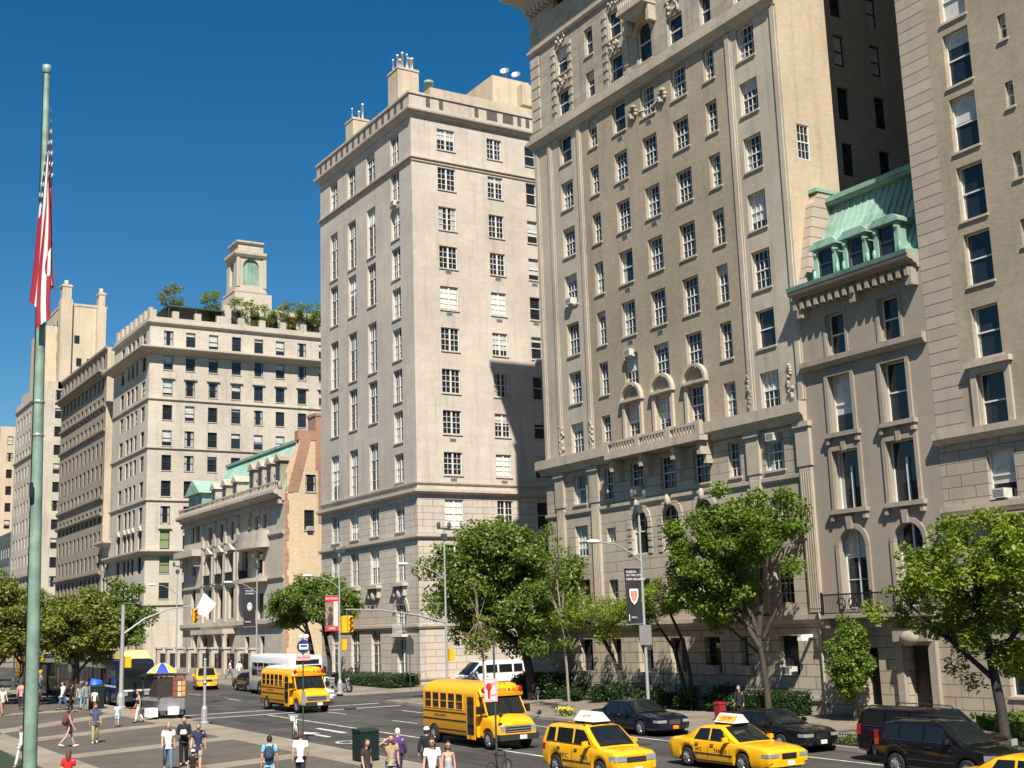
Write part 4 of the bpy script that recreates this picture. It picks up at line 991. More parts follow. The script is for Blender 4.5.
# ------------------------------------------------------------------ cream apartment block with the roof garden
def build_b5():
    y0, y1, top = 171.5, 190.6, 48.4
    b = Bld('apartment_building', 'cream limestone apartment block with a planted roof terrace and an arched roof tower', 'apartment building', (XF, 181, zg(181)))
    S = Face('S', y0); south = []; west = []
    zz = [(45.2, 47.3), (41.75, 43.75), (38.15, 40.3), (34.65, 36.75), (31.05, 33.2), (27.6, 29.75), (24.05, 26.2), (20.4, 22.7), (16.85, 19.4), (13.65, 15.85), (10.2, 12.35)]
    xs = [50.15, 53.3, 56.6, 60.0, 63.35, 66.65, 70.05, 73.4]
    for i, (a, c) in enumerate(zz):
        for j, x in enumerate(xs):
            if j >= 5 and i > 4: continue
            if j >= 3 and i > 7: continue
            south.append((x, 1.35, a, c))
    for a, c in zz:
        for u, w in ((185.4, 1.9), (182.1, 1.5), (180.0, 1.45), (177.75, 1.4), (174.15, 1.9)): west.append((u, w, a, c))
    west += [(u, 1.8, 1.5, 7.2) for u in (186, 182.5, 179, 175)]
    mb = MB(); W.wall(mb, y0, y1, 0, top, [(u-w/2, u+w/2, a, c) for u, w, a, c in west], 0, .3)
    S.wall(mb, XF, 80, 0, top, [(u-w/2, u+w/2, a, c) for u, w, a, c in south], 0, .25)
    shell(mb, XF, 80, y0, y1, 0, top, 0, 1, False, False); b.part('wall', mb, [M['lime_white'], M['roofing']])
    for k, (u, w, a, c) in enumerate(south): b.win(S, u, w, a, c, 's', 'dark_paint', 'glass_pale' if 38 > a > 37 or 42 > a > 41 else 'glass', .22, 'trim_white', shade=('green_shade', .97) if (u < 51 and 16.8 < a < 16.9) or (u < 51 and 13.6 < a < 13.7) else None)
    for u, w, a, c in west: b.win(W, u, w, a, c, 's', 'dark_paint', 'glass_dark', .26)
    b.flush()
    path = [(80, y0), (XF, y0), (XF, y1), (80, y1)]
    mb = MB(); sweep(mb, path, cornice_prof(43.9, 44.75, 1.5)); sweep(mb, path, string_prof(48.1, 48.6, .4)); sweep(mb, path, [(-.05,16.0),(.3,16.0),(.9,16.5),(.9,16.75),(-.05,16.75)])
    b.part('cornice', mb, M['trim_white'])
    strings(b, path, ((37.35, 37.65, .2), (30.5, 30.8, .2), (23.3, 23.6, .2), (9.2, 9.5, .2)), 'trim_white')
    for x in xs: mb = MB(); S.box(mb, x-.95, x+.95, 40.45, 40.65, -.02, .25); b.part('window_hood', mb, M['trim_white'])
    for u in (185.4, 182.1, 180, 177.75, 174.15): mb = MB(); W.prism(mb, [(u-.9, 19.5), (u+.9, 19.5), (u, 20.2)], -.02, .25); b.part('window_pediment', mb, M['trim_white'])
    mb = MB(); S.prism(mb, [(49.2, 19.6), (51.1, 19.6), (50.15, 20.4)], -.02, .25); b.part('window_pediment', mb, M['trim_white'])
    mb = MB()                                            # parapet posts and rail of the terrace
    sweep(mb, path, [(.05, 48.4), (.05, 49.2), (-.2, 49.2), (-.2, 48.4)])
    for x in np.arange(XF+.4, 79, 3.2): mb.box(x-.45, x+.45, y0-.02, y0+.6, 49.2, 50.2)
    for y in np.arange(y0+1, y1, 2.4): mb.box(XF-.02, XF+.5, y-.5, y+.5, 49.2, 50.6)
    b.part('parapet', mb, M['trim_white'])
    mb = MB(); mb.box(58.5, 80, y0+1.6, y1-2, 48.5, 52.4); b.part('terrace_wall', mb, M['lime_white'])
    for k in range(7): mb = MB(); mb.box(59.7+k*2.9, 61.0+k*2.9, y0+1.57, y0+1.6, 49.4, 51.6); b.part('terrace_window', mb, M['dull_dark'])
    mb = MB(); mb.box(50.3, 58.6, y0+1.2, y0+8, 51.2, 51.4)
    for x in (50.5, 54.4, 58.3): mb.box(x-.06, x+.06, y0+1.3, y0+1.42, 48.5, 51.2)
    b.part('pergola', mb, M['pole_dark'])
    # tower
    x0, x1, t0, t1 = 62.2, 66.8, 178, 182.6
    T = Face('S', t0); TW = Face('W', x0)
    mb = MB(); mb.box(x0-.5, x1+.7, t0-.7, t1+.7, 52.4, 55.8)
    T.wall(mb, x0, x1, 55.8, 62.3, [(63.2, 65.7, 57.2, 61.4)], 0, .35); TW.wall(mb, t0, t1, 55.8, 62.3, [(179.4, 181.2, 57.4, 61.2)], 0, .35)
    mb.quad((x1,t0,55.8),(x1,t1,55.8),(x1,t1,62.3),(x1,t0,62.3)); mb.quad((x0,t1,55.8),(x1,t1,55.8),(x1,t1,62.3),(x0,t1,62.3))
    arch_fill(T, mb, 63.2, 65.7, 60.15, 61.4, -.33, -.012, 0)
    mb.box(x0+.3, x1-.3, t0+.3, t1-.3, 62.3, 64.0)
    tw = b.part('tower', mb, M['lime_white'])
    mb = MB(); pt = [(x1, t0), (x0, t0), (x0, t1)]
    sweep(mb, pt, string_prof(61.6, 62.4, .45)); sweep(mb, pt, string_prof(55.7, 56.2, .6))
    sweep(mb, [(x1-.3, t0+.3), (x0+.3, t0+.3), (x0+.3, t1-.3)], string_prof(63.7, 64.2, .3))
    for q in (x0+.2, x1-.2): T.box(mb, q-.25, q+.25, 56.9, 61.6, -.02, .12)
    mb.build('tower_moulding', M['trim_white'], tw)
    mb = MB(); T.box(mb, 63.2, 65.7, 57.2, 61.4, -.36, -.34); TW.box(mb, 179.4, 181.2, 57.4, 61.2, -.36, -.34); mb.build('tower_louvre', M['copper'], tw)
    return b
build_b5()

# ------------------------------------------------------------------ buildings further up the avenue
def block(label, y0, y1, top, wm, cols_w, rows, xs=(), swin=None, fm='dark_paint', x1=80, corn=(), strings=(), win_w=1.4, base=None, trim='trim_white', name='apartment_building', front=XF):
    F = Face('W', front); S = Face('S', y0)
    b = Bld(name, label, 'apartment building' if name == 'apartment_building' else 'house', (front, (y0+y1)/2, zg(y0)))
    west = [(u, win_w, a, c) for a, c in rows for u in cols_w]
    south = [(x, 1.2, a, c) for a, c in (swin or []) for x in xs]
    mb = MB(); F.wall(mb, y0, y1, 0, top, [(u-w/2, u+w/2, a, c) for u, w, a, c in west], 0, .3)
    S.wall(mb, front, x1, 0, top, [(u-w/2, u+w/2, a, c) for u, w, a, c in south], 1, .25)
    shell(mb, front, x1, y0, y1, 0, top, 1, 2, False, False)
    b.part('wall', mb, [M[wm], M[base or wm], M['roofing']])
    for u, w, a, c in south: b.win(S, u, w, a, c, 's', fm, 'glass', .2)
    for u, w, a, c in west: b.win(F, u, w, a, c, 's', fm, 'glass_dark', .26)
    b.flush()
    path = [(x1, y0), (front, y0), (front, y1), (x1, y1)]
    for z0, z1, d in corn: mb = MB(); sweep(mb, path[1:3] if d < 0 else path, cornice_prof(z0, z1, abs(d))); b.part('cornice', mb, M[trim])
    if strings:
        [(lambda m: (sweep(m, path[1:3], string_prof(*q)), b.part('string_course', m, M[trim])))(MB()) for q in strings]
    return b
fl = lambda z0, h, n, wh: [(z0+h*k, z0+h*k+wh) for k in range(n)]
block('slim cream house squeezed between the grey block and the block with the roof garden', 190.7, 194.6, 19.0, 'lime_white', (191.6, 193.6), fl(2, 3.3, 5, 2.1), corn=((18.4, 19.3, 1.1),), name='townhouse')
b6 = block('grey brown stone apartment block with a heavy projecting cornice', 194.8, 226.0, 49.6, 'grey_brick', np.linspace(197, 224, 11), fl(1.8, 3.45, 14, 2.2), corn=((45.0, 46.0, -1.2),), strings=((40.2, 40.7, .35), (36.4, 36.9, .35), (25.9, 26.6, .4), (23.4, 24., .5), (14.6, 15.2, .5), (49.2, 49.8, .3)), base='yellow_stucco', trim='grey_brick')
b7 = block('tall cream apartment block with a pale blank side wall and one row of windows', 245., 268., 52.2, 'lime_white', np.linspace(247.5, 265.5, 7), fl(2, 3.45, 14, 2.1), xs=(50.9,), swin=fl(1.0, 3.5, 15, 1.95), strings=((50.5, 51, .3), (17, 17.6, .4), (40, 40.5, .3)))
def roof_tower():
    t = thing('rooftop_tower', 'buff stone penthouse tower with two tall chimneys above the cream block', 'tower', (54, 250, 52.2))
    mb = MB(); F = Face('S', 248.)
    mb.box(51.6, 60, 248, 262, 0+52.2, 69.5); mb.box(49.5, 51.6, 252, 266, 52.2, 66); mb.box(48, 60, 247, 266, 52.2, 54.0)
    o = mb.build('wall', M['yellow_stucco'], t); o.location = -Vector(t.location)
    for x, w, z1 in ((52.2, 2.2, 73.5), (58.9, 1.7, 72.6)):
        mb = MB(); mb.box(x-w/2, x+w/2, 247, 249.2, 52.2, z1-3); mb.box(x-w/2+.25, x+w/2-.25, 247.2, 249, z1-3, z1); mb.box(x-w/2+.05, x+w/2-.05, 247.1, 249.1, z1-.5, z1-.2); mb.lathe([(.4, z1), (.4, z1+.9), (.1, z1+1.0)], (x, 248.1, 0), 8)
        o = mb.build('chimney', M['yellow_stucco'], t); o.location = -Vector(t.location)
    mb = MB(); [F.box(mb, x-.5, x+.5, z, z+1.6, -.02, .05) for x, z in ((54.5, 62), (57.0, 57.5), (55.0, 57.5))]; [Face('W', 51.6).box(mb, y-.5, y+.5, z, z+1.7, 0, .04) for y in (252, 255, 258) for z in (59, 63, 66)]
    o = mb.build('window', M['glass_dark'], t); o.location = -Vector(t.location)
    mb = MB(); mb.box(51.5, 60.1, 247.9, 262, 69.5, 70.0); o = mb.build('coping', M['trim_white'], t); o.location = -Vector(t.location)
roof_tower()
block('distant yellowish brick block at the left edge', 285.5, 330, 51, 'yellow_stucco', np.linspace(288, 327, 9), fl(4, 3.6, 12, 2.0), xs=(49.6,), swin=fl(29, 3.6, 6, 1.9), corn=((49.6, 50.4, -.8),))
block('distant bluish grey low block at the left edge under the yellowish one', 269, 285, 27, 'slate', np.linspace(270.5, 283.5, 6), fl(4, 3.6, 6, 2.4), fm='white_paint')
# ------------------------------------------------------------------ trees and plants
def leaf_mat(name, c0, c1, trans=.38):
    m = bpy.data.materials.new(name); m.use_nodes = True; nt = m.node_tree
    for n in list(nt.nodes): nt.nodes.remove(n)
    out = N(nt, 'ShaderNodeOutputMaterial'); geo = N(nt, 'ShaderNodeNewGeometry')
    tc = N(nt, 'ShaderNodeTexCoord')
    f = mathn(nt, 'ADD', mathn(nt, 'MULTIPLY', geo.outputs['Random Per Island'], .55), ramp(nt, noise(nt, tc.outputs['Object'], .9, 3), .3, .7, 0, .45))
    col = mixc(nt, f, c0, c1)
    d = N(nt, 'ShaderNodeBsdfPrincipled'); d.inputs['Roughness'].default_value = .45; d.inputs['Specular IOR Level'].default_value = .35; L(nt, col, d.inputs['Base Color'])
    t = N(nt, 'ShaderNodeBsdfTranslucent'); L(nt, mixc(nt, 1., col, (1.25,1.2,.5), 'MULTIPLY'), t.inputs['Color'])
    mx = N(nt, 'ShaderNodeMixShader'); mx.inputs[0].default_value = trans
    L(nt, d.outputs[0], mx.inputs[1]); L(nt, t.outputs[0], mx.inputs[2]); L(nt, mx.outputs[0], out.inputs[0])
    return m
M['leaf_mid'] = leaf_mat('leaves mid green', (.055,.105,.016), (.200,.270,.052))
M['leaf_bright'] = leaf_mat('leaves bright green', (.050,.105,.010), (.195,.275,.035))
M['leaf_lime'] = leaf_mat('leaves lime green', (.075,.135,.012), (.265,.335,.04))
M['leaf_olive'] = leaf_mat('leaves olive green', (.095,.120,.018), (.260,.280,.058))
M['leaf_dark'] = leaf_mat('leaves dark green', (.012,.035,.008), (.040,.080,.015), .3)
M['leaf_blue'] = leaf_mat('hedge leaves', (.010,.030,.008), (.040,.075,.016), .2)
M['bark'] = plain('bark', (.085,.068,.052), .9, var=.4, vscale=6, bump=.6)
M['bark_mid'] = plain('brown bark', (.060,.048,.038), .9, var=.4, vscale=6, bump=.6)
M['bark_pale'] = plain('pale bark', (.24,.20,.15), .9, var=.35, vscale=6, bump=.4)
M['bark_dark'] = plain('dark bark', (.04,.033,.028), .9, var=.4, vscale=6, bump=.6)
def leaves(name, centers, rad_, n, size, mat, parent, seed=0, flat=.35):
    """leaf-sized faces scattered through clumps"""
    g = np.random.default_rng(seed); C = np.array(centers); rr = np.array(rad_)
    idx = g.choice(len(C), n, p=rr**2/np.sum(rr**2))
    p = g.normal(size=(n, 3)); p /= np.linalg.norm(p, axis=1)[:, None]
    p *= (g.random(n)**.45)[:, None]*rr[idx][:, None]; p[:, 2] *= .75
    pos = C[idx] + p
    nrm = g.normal(size=(n, 3)); nrm[:, 2] = np.abs(nrm[:, 2]) + flat; nrm += p/ rr[idx][:, None]*.6; nrm /= np.linalg.norm(nrm, axis=1)[:, None]
    t = g.normal(size=(n, 3)); u = np.cross(nrm, t); u /= np.linalg.norm(u, axis=1)[:, None]; w = np.cross(nrm, u)
    s = size*(.6+.8*g.random(n))
    a = pos + u*s[:, None]; c = pos - u*s[:, None]; b = pos + w*(s*.55)[:, None] + u*(s*.1)[:, None]; d = pos - w*(s*.55)[:, None] + u*(s*.1)[:, None]
    v = np.stack([a, b, c, d], 1).reshape(-1, 3)
    me = bpy.data.meshes.new(name); me.vertices.add(4*n); me.vertices.foreach_set('co', v.ravel().astype(np.float32))
    me.loops.add(4*n); me.loops.foreach_set('vertex_index', np.arange(4*n, dtype=np.int32))
    me.polygons.add(n); me.polygons.foreach_set('loop_start', np.arange(0, 4*n, 4, dtype=np.int32)); me.polygons.foreach_set('loop_total', np.full(n, 4, np.int32))
    me.materials.append(M[mat]); me.update(calc_edges=True); me.validate()
    return link(name, me, parent)
def clumps(ells, n, rng, shell_=.55):
    out = []
    vol = [a*b*c for (_, (a, b, c)) in ells]
    while len(out) < n:
        c, r = rng.choices(ells, vol)[0]
        v = Vector((rng.gauss(0, 1), rng.gauss(0, 1), rng.gauss(0, 1))).normalized()*(shell_+(1-shell_)*rng.random())
        out.append((c[0]+v.x*r[0], c[1]+v.y*r[1], c[2]+v.z*r[2]))
    return out
def tree(name, label, loc, stems, ells, ncl, clr, nleaf, lsize, lmat, bmat='bark', group=None, seed=1, br=None, flat=.35, shell_=.5, cat='tree', z=None, trunkname='trunk'):
    """stems: list of ([points], [radii]) local; ells: crown lobes local"""
    rng = random.Random(seed)
    t = thing(name, label, cat, (loc[0], loc[1], zg(loc[1])+.15 if z is None else z), 0, group)
    cl = clumps(ells, ncl, rng, shell_); rr = [clr*rng.uniform(.6, 1.25) for _ in cl]
    mb = MB()
    ends = []
    for pts, rs in stems:
        P = [Vector(p) for p in pts]; mb.tube(P, rs, 8)
        for k in range(len(P)//2, len(P)): ends.append((P[k], rs[k]))
    nb = br if br is not None else min(len(cl), 34)
    for c in rng.sample(cl, nb):
        c = Vector(c); low = [e for e in ends if e[0].z < c.z + .3] or ends
        e, r = min(low, key=lambda q: (q[0]-c).length*(1+.3*rng.random()))
        m1 = e.lerp(c, .45) + Vector((rng.uniform(-.3, .3), rng.uniform(-.3, .3), rng.uniform(.0, .5)))*min(1, (c-e).length*.3)
        r0_ = max(.022, min(r*.6, .03*(c-e).length+.015))
        mb.tube([e, m1, c], [r0_, r0_*.65, .012], 5)
    mb.build(trunkname, M[bmat], t)
    leaves('crown', cl, rr, nleaf, lsize, lmat, t, seed, flat)
    return t
def P3(*a): return [tuple(x) for x in a]
# the big dense street tree by the side street
tree('street_tree', 'large dense round-crowned tree at the side street corner beside the white van', (44, 69.5),
     [(P3((0,0,-.3),(-.1,.1,1.5),(-.4,.3,3.5),(-.9,.6,6),(-1.4,1.0,8)), [.36,.30,.26,.18,.08]), (P3((-.3,.2,3),(.7,-.3,5),(1.6,-.7,7.5)), [.2,.15,.06]), (P3((-.3,.2,2.8),(-1.8,1.6,5),(-3.,2.4,7)), [.18,.13,.05])],
     [((-1.6,.9,7.6),(3.4,3.4,3.7)), ((-3.0,2.2,6.6),(2.6,2.6,2.7)), ((.8,-1.2,6.8),(2.6,2.6,3.2)), ((-1.4,1.0,8.6),(3.0,3.0,3.0)), ((-2.6,4.0,8.0),(2.4,2.6,2.8)), ((-.6,.4,4.6),(2.9,2.9,2.3)), ((.5,-1.0,2.6),(1.4,1.3,1.5)), ((-1.2,.6,9.9),(2.2,2.2,1.7))],
     250, 1.0, 62000, .125, 'leaf_mid', 'bark_dark', 'street trees on the east sidewalk', 3)
# spreading tree in front of the brick-shaft house
tree('street_tree', 'tall spreading tree with bare forked limbs in front of the brick-shaft apartment house', (44.9, 48.9),
     [(P3((0,0,-.3),(0,.05,1.5),(-.1,.15,3.0),(-.15,.3,4.2)), [.19,.16,.14,.125]), (P3((-.12,.2,3.4),(-.5,.9,4.8),(-1.0,1.9,6.5),(-1.3,2.9,8.2)), [.17,.14,.1,.05]), (P3((-.12,.25,4.0),(.1,.1,5.8),(.0,-.3,7.8),(.1,-.5,9.6)), [.17,.13,.09,.04]), (P3((-.15,.3,4.2),(-.5,1.0,6.6),(-.8,1.3,9.2)), [.14,.1,.05]), (P3((0,0,3.9),(.4,-.9,5.6),(.8,-1.9,7.5)), [.12,.09,.04])],
     [((-.5,3.2,5.6),(1.5,2.2,1.0)), ((-.6,1.0,6.4),(1.3,1.6,.9)), ((-.4,1.4,9.4),(2.6,2.9,2.3)), ((-.6,3.8,8.6),(2.2,2.3,2.6)), ((-.1,-.9,9.8),(2.0,2.0,1.8)), ((-.7,2.6,6.6),(2.0,2.6,1.7)), ((.2,-1.6,8.2),(1.3,1.4,1.4)), ((-.4,4.4,6.2),(1.6,1.4,1.2))],
     175, .74, 34000, .105, 'leaf_bright', 'bark_mid', 'street trees on the east sidewalk', 5, br=46)
# low feathery trees with leaning multi-stems against the base of the building
tree('ornamental_tree', 'low feathery tree with one leaning stem behind the lamp post with the black crest banner', (45.2, 61.3),
     [(P3((0,0,-.2),(-.05,.3,1.4),(-.1,1.0,2.8),(-.2,2.0,4.0),(-.3,2.9,4.7)), [.15,.13,.11,.08,.04]), (P3((-.08,.6,2.2),(-.1,1.8,3.9),(-.1,2.9,4.7)), [.08,.06,.03]), (P3((-.1,1.2,3.0),(-.3,.9,4.2),(-.3,.2,5.2)), [.06,.045,.02])],
     [((-.2,2.4,5.2),(1.5,2.9,1.1)), ((-.1,5.0,5.2),(1.3,2.4,1.0)), ((-.1,-1.6,5.4),(1.2,1.6,.8)), ((-.3,.3,5.5),(1.2,1.6,.8)), ((-.2,1.4,4.1),(1,1.4,.5))],
     95, .5, 14000, .065, 'leaf_lime', 'bark_dark', None, 8, flat=.8)
tree('ornamental_tree', 'low feathery tree with two arching dark stems behind the parked black sedans', (45.2, 55.6),
     [(P3((0,0,-.2),(-.05,.3,1.6),(-.05,.9,3.3),(-.1,2.0,4.4),(-.1,3.0,4.2)), [.13,.115,.1,.07,.03]), (P3((.1,-.1,-.2),(.1,-.2,1.8),(.0,.1,3.6),(-.1,1.0,5.2),(-.2,1.9,5.9)), [.13,.115,.1,.07,.03])],
     [((-.2,1.6,6.0),(1.4,2.3,1.0)), ((-.1,2.9,5.2),(1.2,1.7,.9)), ((-.1,.0,5.4),(1.1,1.3,.9))],
     60, .5, 9500, .065, 'leaf_lime', 'bark_dark', None, 9, flat=.8)
# slim saplings near the kerb
tree('sapling', 'slim pale sapling with thin foliage behind the roof of the yellow suv taxi', (39.6, 58.9),
     [(P3((0,0,-.1),(.05,.2,2.5),(.0,.45,5.0),(.0,.8,7.5),(0,1.1,10.2)), [.085,.07,.055,.04,.015])],
     [((0,.9,8.6),(.9,1.0,1.9)), ((.1,.5,5.6),(1.0,1.1,1.2)), ((.1,.4,3.6),(.8,.9,.5)), ((0,1.2,6.8),(1.1,1.2,.8))],
     42, .36, 1500, .085, 'leaf_bright', 'bark_pale', 'young trees on the sidewalk', 12, br=30)
tree('sapling', 'slim sapling with yellow green leaves behind the roof of the yellow school bus in front', (40.0, 68.8),
     [(P3((0,0,-.1),(.05,.1,2.5),(-.1,.3,5.0),(-.2,.6,7.8)), [.08,.065,.05,.015])],
     [((0,.3,4.2),(1.2,1.2,1.5)), ((-.1,.6,6.6),(.9,.9,1.5))],
     30, .36, 1300, .085, 'leaf_olive', 'bark_pale', 'young trees on the sidewalk', 13, br=24)
tree('young_tree', 'small bushy young tree standing against the townhouse near its door', (45.9, 44.1),
     [(P3((0,0,-.1),(0,.02,1.2),(.0,.05,2.6),(0,.1,4.8)), [.08,.07,.05,.015]), (P3((.15,-.2,-.1),(.1,-.25,.9),(0,-.1,1.8)), [.05,.04,.02])],
     [((0,.1,2.7),(1.15,1.2,1.2)), ((0,.1,3.9),(.8,.85,1.0)), ((0,.2,4.7),(.5,.55,.6)), ((0,0,1.8),(1.0,1.05,.7))],
     75, .42, 10000, .078, 'leaf_bright', 'bark', None, 14)
tree('street_tree', 'wide bright green tree at the right edge leaning over the black suv', (39.0, 30.4),
     [(P3((0,0,-.3),(.05,.1,1.6),(.05,.3,3.2),(.1,.6,5.0),(0,.8,7.4)), [.22,.19,.16,.12,.05]), (P3((.05,.2,2.6),(-.5,1.5,4.0),(-.9,3.0,5.4)), [.11,.085,.04]), (P3((.05,.3,3.2),(.8,-.8,4.8),(1.3,-2,6.6)), [.11,.08,.04]), (P3((.1,.3,3.4),(1.3,1.4,4.8),(2.2,2.2,5.6)), [.1,.07,.03])],
     [((.2,.6,6.4),(2.9,2.9,2.0)), ((-.3,2.6,5.3),(2.2,2.2,1.3)), ((.6,-1.6,6.6),(2.5,2.6,2.0)), ((.4,.2,8.2),(1.6,1.8,1.2)), ((.2,3.9,4.3),(1.3,1.3,.6)), ((.8,.2,4.1),(2.2,2.4,.9)), ((1.2,1.2,2.9),(1.4,1.4,.7))],
     230, .55, 25000, .095, 'leaf_lime', 'bark_dark', 'street trees on the east sidewalk', 17, br=50, flat=.9)
tree('street_tree', 'dark green spreading tree with leaning trunks in front of the pale pink corner house', (42.6, 101.),
     [(P3((0,0,-.3),(-.1,.6,2),(-.2,1.3,4),(-.3,2.4,6.2)), [.26,.22,.18,.08]), (P3((.1,-2.2,-.3),(.1,-2.4,1.8),(0,-1.8,3.8),(-.1,-.8,6)), [.24,.2,.16,.07])],
     [((0,.5,7.0),(2.6,4.4,1.9)), ((-.4,4.2,6.6),(2.3,3.2,1.7)), ((.2,-3.4,6.2),(2.0,2.8,1.6)), ((-.2,6.6,6.0),(1.6,2.0,1.2)), ((-.1,1.6,8.3),(1.7,2.4,.9))],
     150, .85, 24000, .13, 'leaf_mid', 'bark_dark', 'street trees on the east sidewalk', 21)
tree('street_tree', 'dark leafy tree in front of the cream block beside the mansion', (42.5, 163.),
     [(P3((0,0,-.3),(0,.2,3),(0,.4,7)), [.3,.25,.12])],
     [((0,.6,7.4),(3.0,4.4,4.2)), ((0,-4,5.6),(2.6,3.2,3.0)), ((0,5,6.2),(2.6,3.4,3.6))],
     110, 1.1, 8000, .23, 'leaf_mid', 'bark_dark', 'street trees on the east sidewalk', 23)
WG = 'olive green trees on the museum sidewalk'
for i, (x, y, h, lab) in enumerate(((19.6, 104, 9.2, 'olive green tree rising over the dark bus front and the bus shelter'), (16.2, 96, 9.0, 'olive green tree at the left edge beyond the flagpole'),
        (19.8, 122, 11.2, 'olive green tree reaching highest just right of the flagpole'), (20.9, 91.5, 8.4, 'nearest olive green tree, above the green box by the thick signal pole'), (14.0, 116, 10.2, 'olive green tree half hidden behind the lower flagpole'), (20.4, 143, 12.0, 'farther olive green tree behind the city buses'), (26.0*0+20.6, 165, 13.0, 'farthest olive green tree of the museum row'))):
    s = h/9.6
    tree('plane_tree', lab, (x, y), [(P3((0,0,-.2),(.05,.1,1.8*s),(0,.2,3.6*s),(-.2,.3,6.2*s)), [.2*s,.17*s,.14*s,.06]), (P3((0,.1,2.4*s),(1.2,-.6,4.2*s),(2.0,-1.1,5.6*s)), [.11*s,.08,.03]), (P3((0,.1,2.6*s),(-1.1,.8,4.4*s),(-1.9,1.2,5.6*s)), [.11*s,.08,.03])],
         [((0,0,6.2*s),(2.9*s,2.9*s,2.5*s)), ((1.6*s,-.8*s,5.0*s),(2.2*s,2.2*s,1.6*s)), ((-1.7*s,.7*s,4.9*s),(2.2*s,2.2*s,1.6*s)), ((0,.5,8.0*s),(1.6*s,1.6*s,1.0*s))],
         120, .85*s, 15000, .135, 'leaf_olive', 'bark', WG, 31+i, br=40)
for i, (x, y) in enumerate(((43, 200), (43, 216), (43, 236+8))):
    tree('street_tree', ('leafy tree in front of the near end of the grey brown block', 'leafy tree in front of the far end of the grey brown block', 'leafy tree in front of the tall cream block')[i], (x, y), [(P3((0,0,-.3),(0,.2,3),(0,.4,6)), [.25,.2,.1])], [((0,.3,6.6),(3.,3.6,3.4)), ((0,-2.4,5.4),(2.4,2.4,2.2))], 50, 1.1, 3000, .3, 'leaf_mid', 'bark_dark', 'street trees on the east sidewalk', 50+i)
# planting on the roof terrace
for i, (x, y, h, w) in enumerate(((51.6,174.6,6.2,1.7), (57.0,174.4,6.0,1.5), (61.2,173.2,5.2,1.9), (68.6,173.0,5.2,1.8), (71.4,173.0,5.4,1.8), (74.2,173.0,5.6,1.8), (77.,173.,5.4,1.8), (64.6,172.8,4.2,1.8))):
    labs = ('tallest airy shrub at the left corner of the roof terrace', 'airy shrub over the dark pergola of the roof terrace', 'low shrub at the foot of the roof tower, left', 'airy shrub just right of the roof tower', 'airy shrub in the middle of the right terrace planting', 'dense shrub near the right end of the terrace planting', 'shrub at the right end of the terrace beside the pink corner house', 'low shrub directly below the arch of the roof tower')
    tree('roof_shrub', labs[i], (x, y), [(P3((0,0,0),(0,.05,h*.5),(.1,.1,h*.8)), [.06,.045,.02])], [((0,0,h*.74),(w*1.25,w*1.25,h*.32)), ((.2,.1,h*.4),(w*.9,w*.9,h*.22))], 40, .6, 3000, .11, 'leaf_lime' if i % 3 else 'leaf_olive', 'bark', 'shrubs on the roof terrace', 60+i, br=18, cat='shrub', z=48.5, trunkname='stem')
# hedges and planting
def hedge(label, x0, x1, y0, y1, h, n, mat='leaf_blue', seed=0, name='hedge', size=.055, rough=.12, cat='hedge', group=None):
    t = thing(name, label, cat, ((x0+x1)/2, (y0+y1)/2, zg((y0+y1)/2)+.15), 0, group)
    g = np.random.default_rng(seed); w, l = x1-x0, y1-y0
    mb = MB(); nx, ny = max(3, int(w/.4)), max(3, int(l/.4))
    f = lambda a, b: h*(.86 + rough*math.sin(a*9+b*5)*math.sin(b*11+1))
    mb.grid(lambda u, v: (-w/2*.94+w*.94*u, -l/2*.97+l*.97*v, f(u*w, v*l)*(.96 if 0 < u < 1 and 0 < v < 1 else .9)), nx, ny)
    for s in (0, 1):
        mb.grid(lambda u, v: ((-w/2+w*s)*.94, -l/2*.97+l*.97*u, v*f(s*w, u*l)*.9), ny, 2); mb.grid(lambda u, v: (-w/2*.94+w*.94*u, (-l/2+l*s)*.97, v*f(u*w, s*l)*.9), nx, 2)
    mb.build('hedge_core', M[mat], t)
    cs = []; 
    for k in range(60):
        cs.append((g.uniform(-w/2, w/2), g.uniform(-l/2, l/2), h*g.uniform(.15, .95)))
    # leaves on the faces of the block
    m = n; side = g.integers(0, 3, m); P = np.stack([g.uniform(-w/2, w/2, m), g.uniform(-l/2, l/2, m), g.uniform(0.03, 1, m)*h], 1)
    P[side == 0, 2] = h*(.9+.12*g.random((side == 0).sum())); P[side == 1, 0] = -w/2 - .03*g.random((side == 1).sum()); k = side == 2; P[k, 1] = -l/2
    leaves('foliage', [tuple(p) for p in P], [.12]*m, m, size, mat, t, seed, .2)
    return t
hedge('clipped dark hedge along the foot of the pale pink corner house', 43.6, 46.2, 89.2, 102, .95, 5200, seed=1)
hedge('low rounded clipped box hedge in front of the brick-shaft apartment house', 45.2, 46.9, 47.9, 51.4, 1.15, 3600, 'leaf_dark', seed=2)
def shrubs(label, x0, x1, y0, y1, n, h, nl, mat, seed):
    t = thing('shrubbery', label, 'shrubs', ((x0+x1)/2, (y0+y1)/2, zg((y0+y1)/2)+.15)); t['kind'] = 'stuff'
    g = random.Random(seed); cs = []; rr = []; mb = MB()
    for k in range(n):
        x, y = g.uniform(-.5, .5)*(x1-x0), -.5*(y1-y0)+(y1-y0)*(k+g.random())/n; hh = h*g.uniform(.55, 1.2)
        mb.tube([(x, y, 0), (x+.05, y, hh*.7)], [.03, .012], 5)
        for q in range(5): cs.append((x+g.uniform(-.3, .3), y+g.uniform(-.35, .35), hh*g.uniform(.25, .9))); rr.append(g.uniform(.28, .5))
    mb.build('stem', M['bark_dark'], t); leaves('foliage', cs, rr, nl, .075, mat, t, seed, .3)
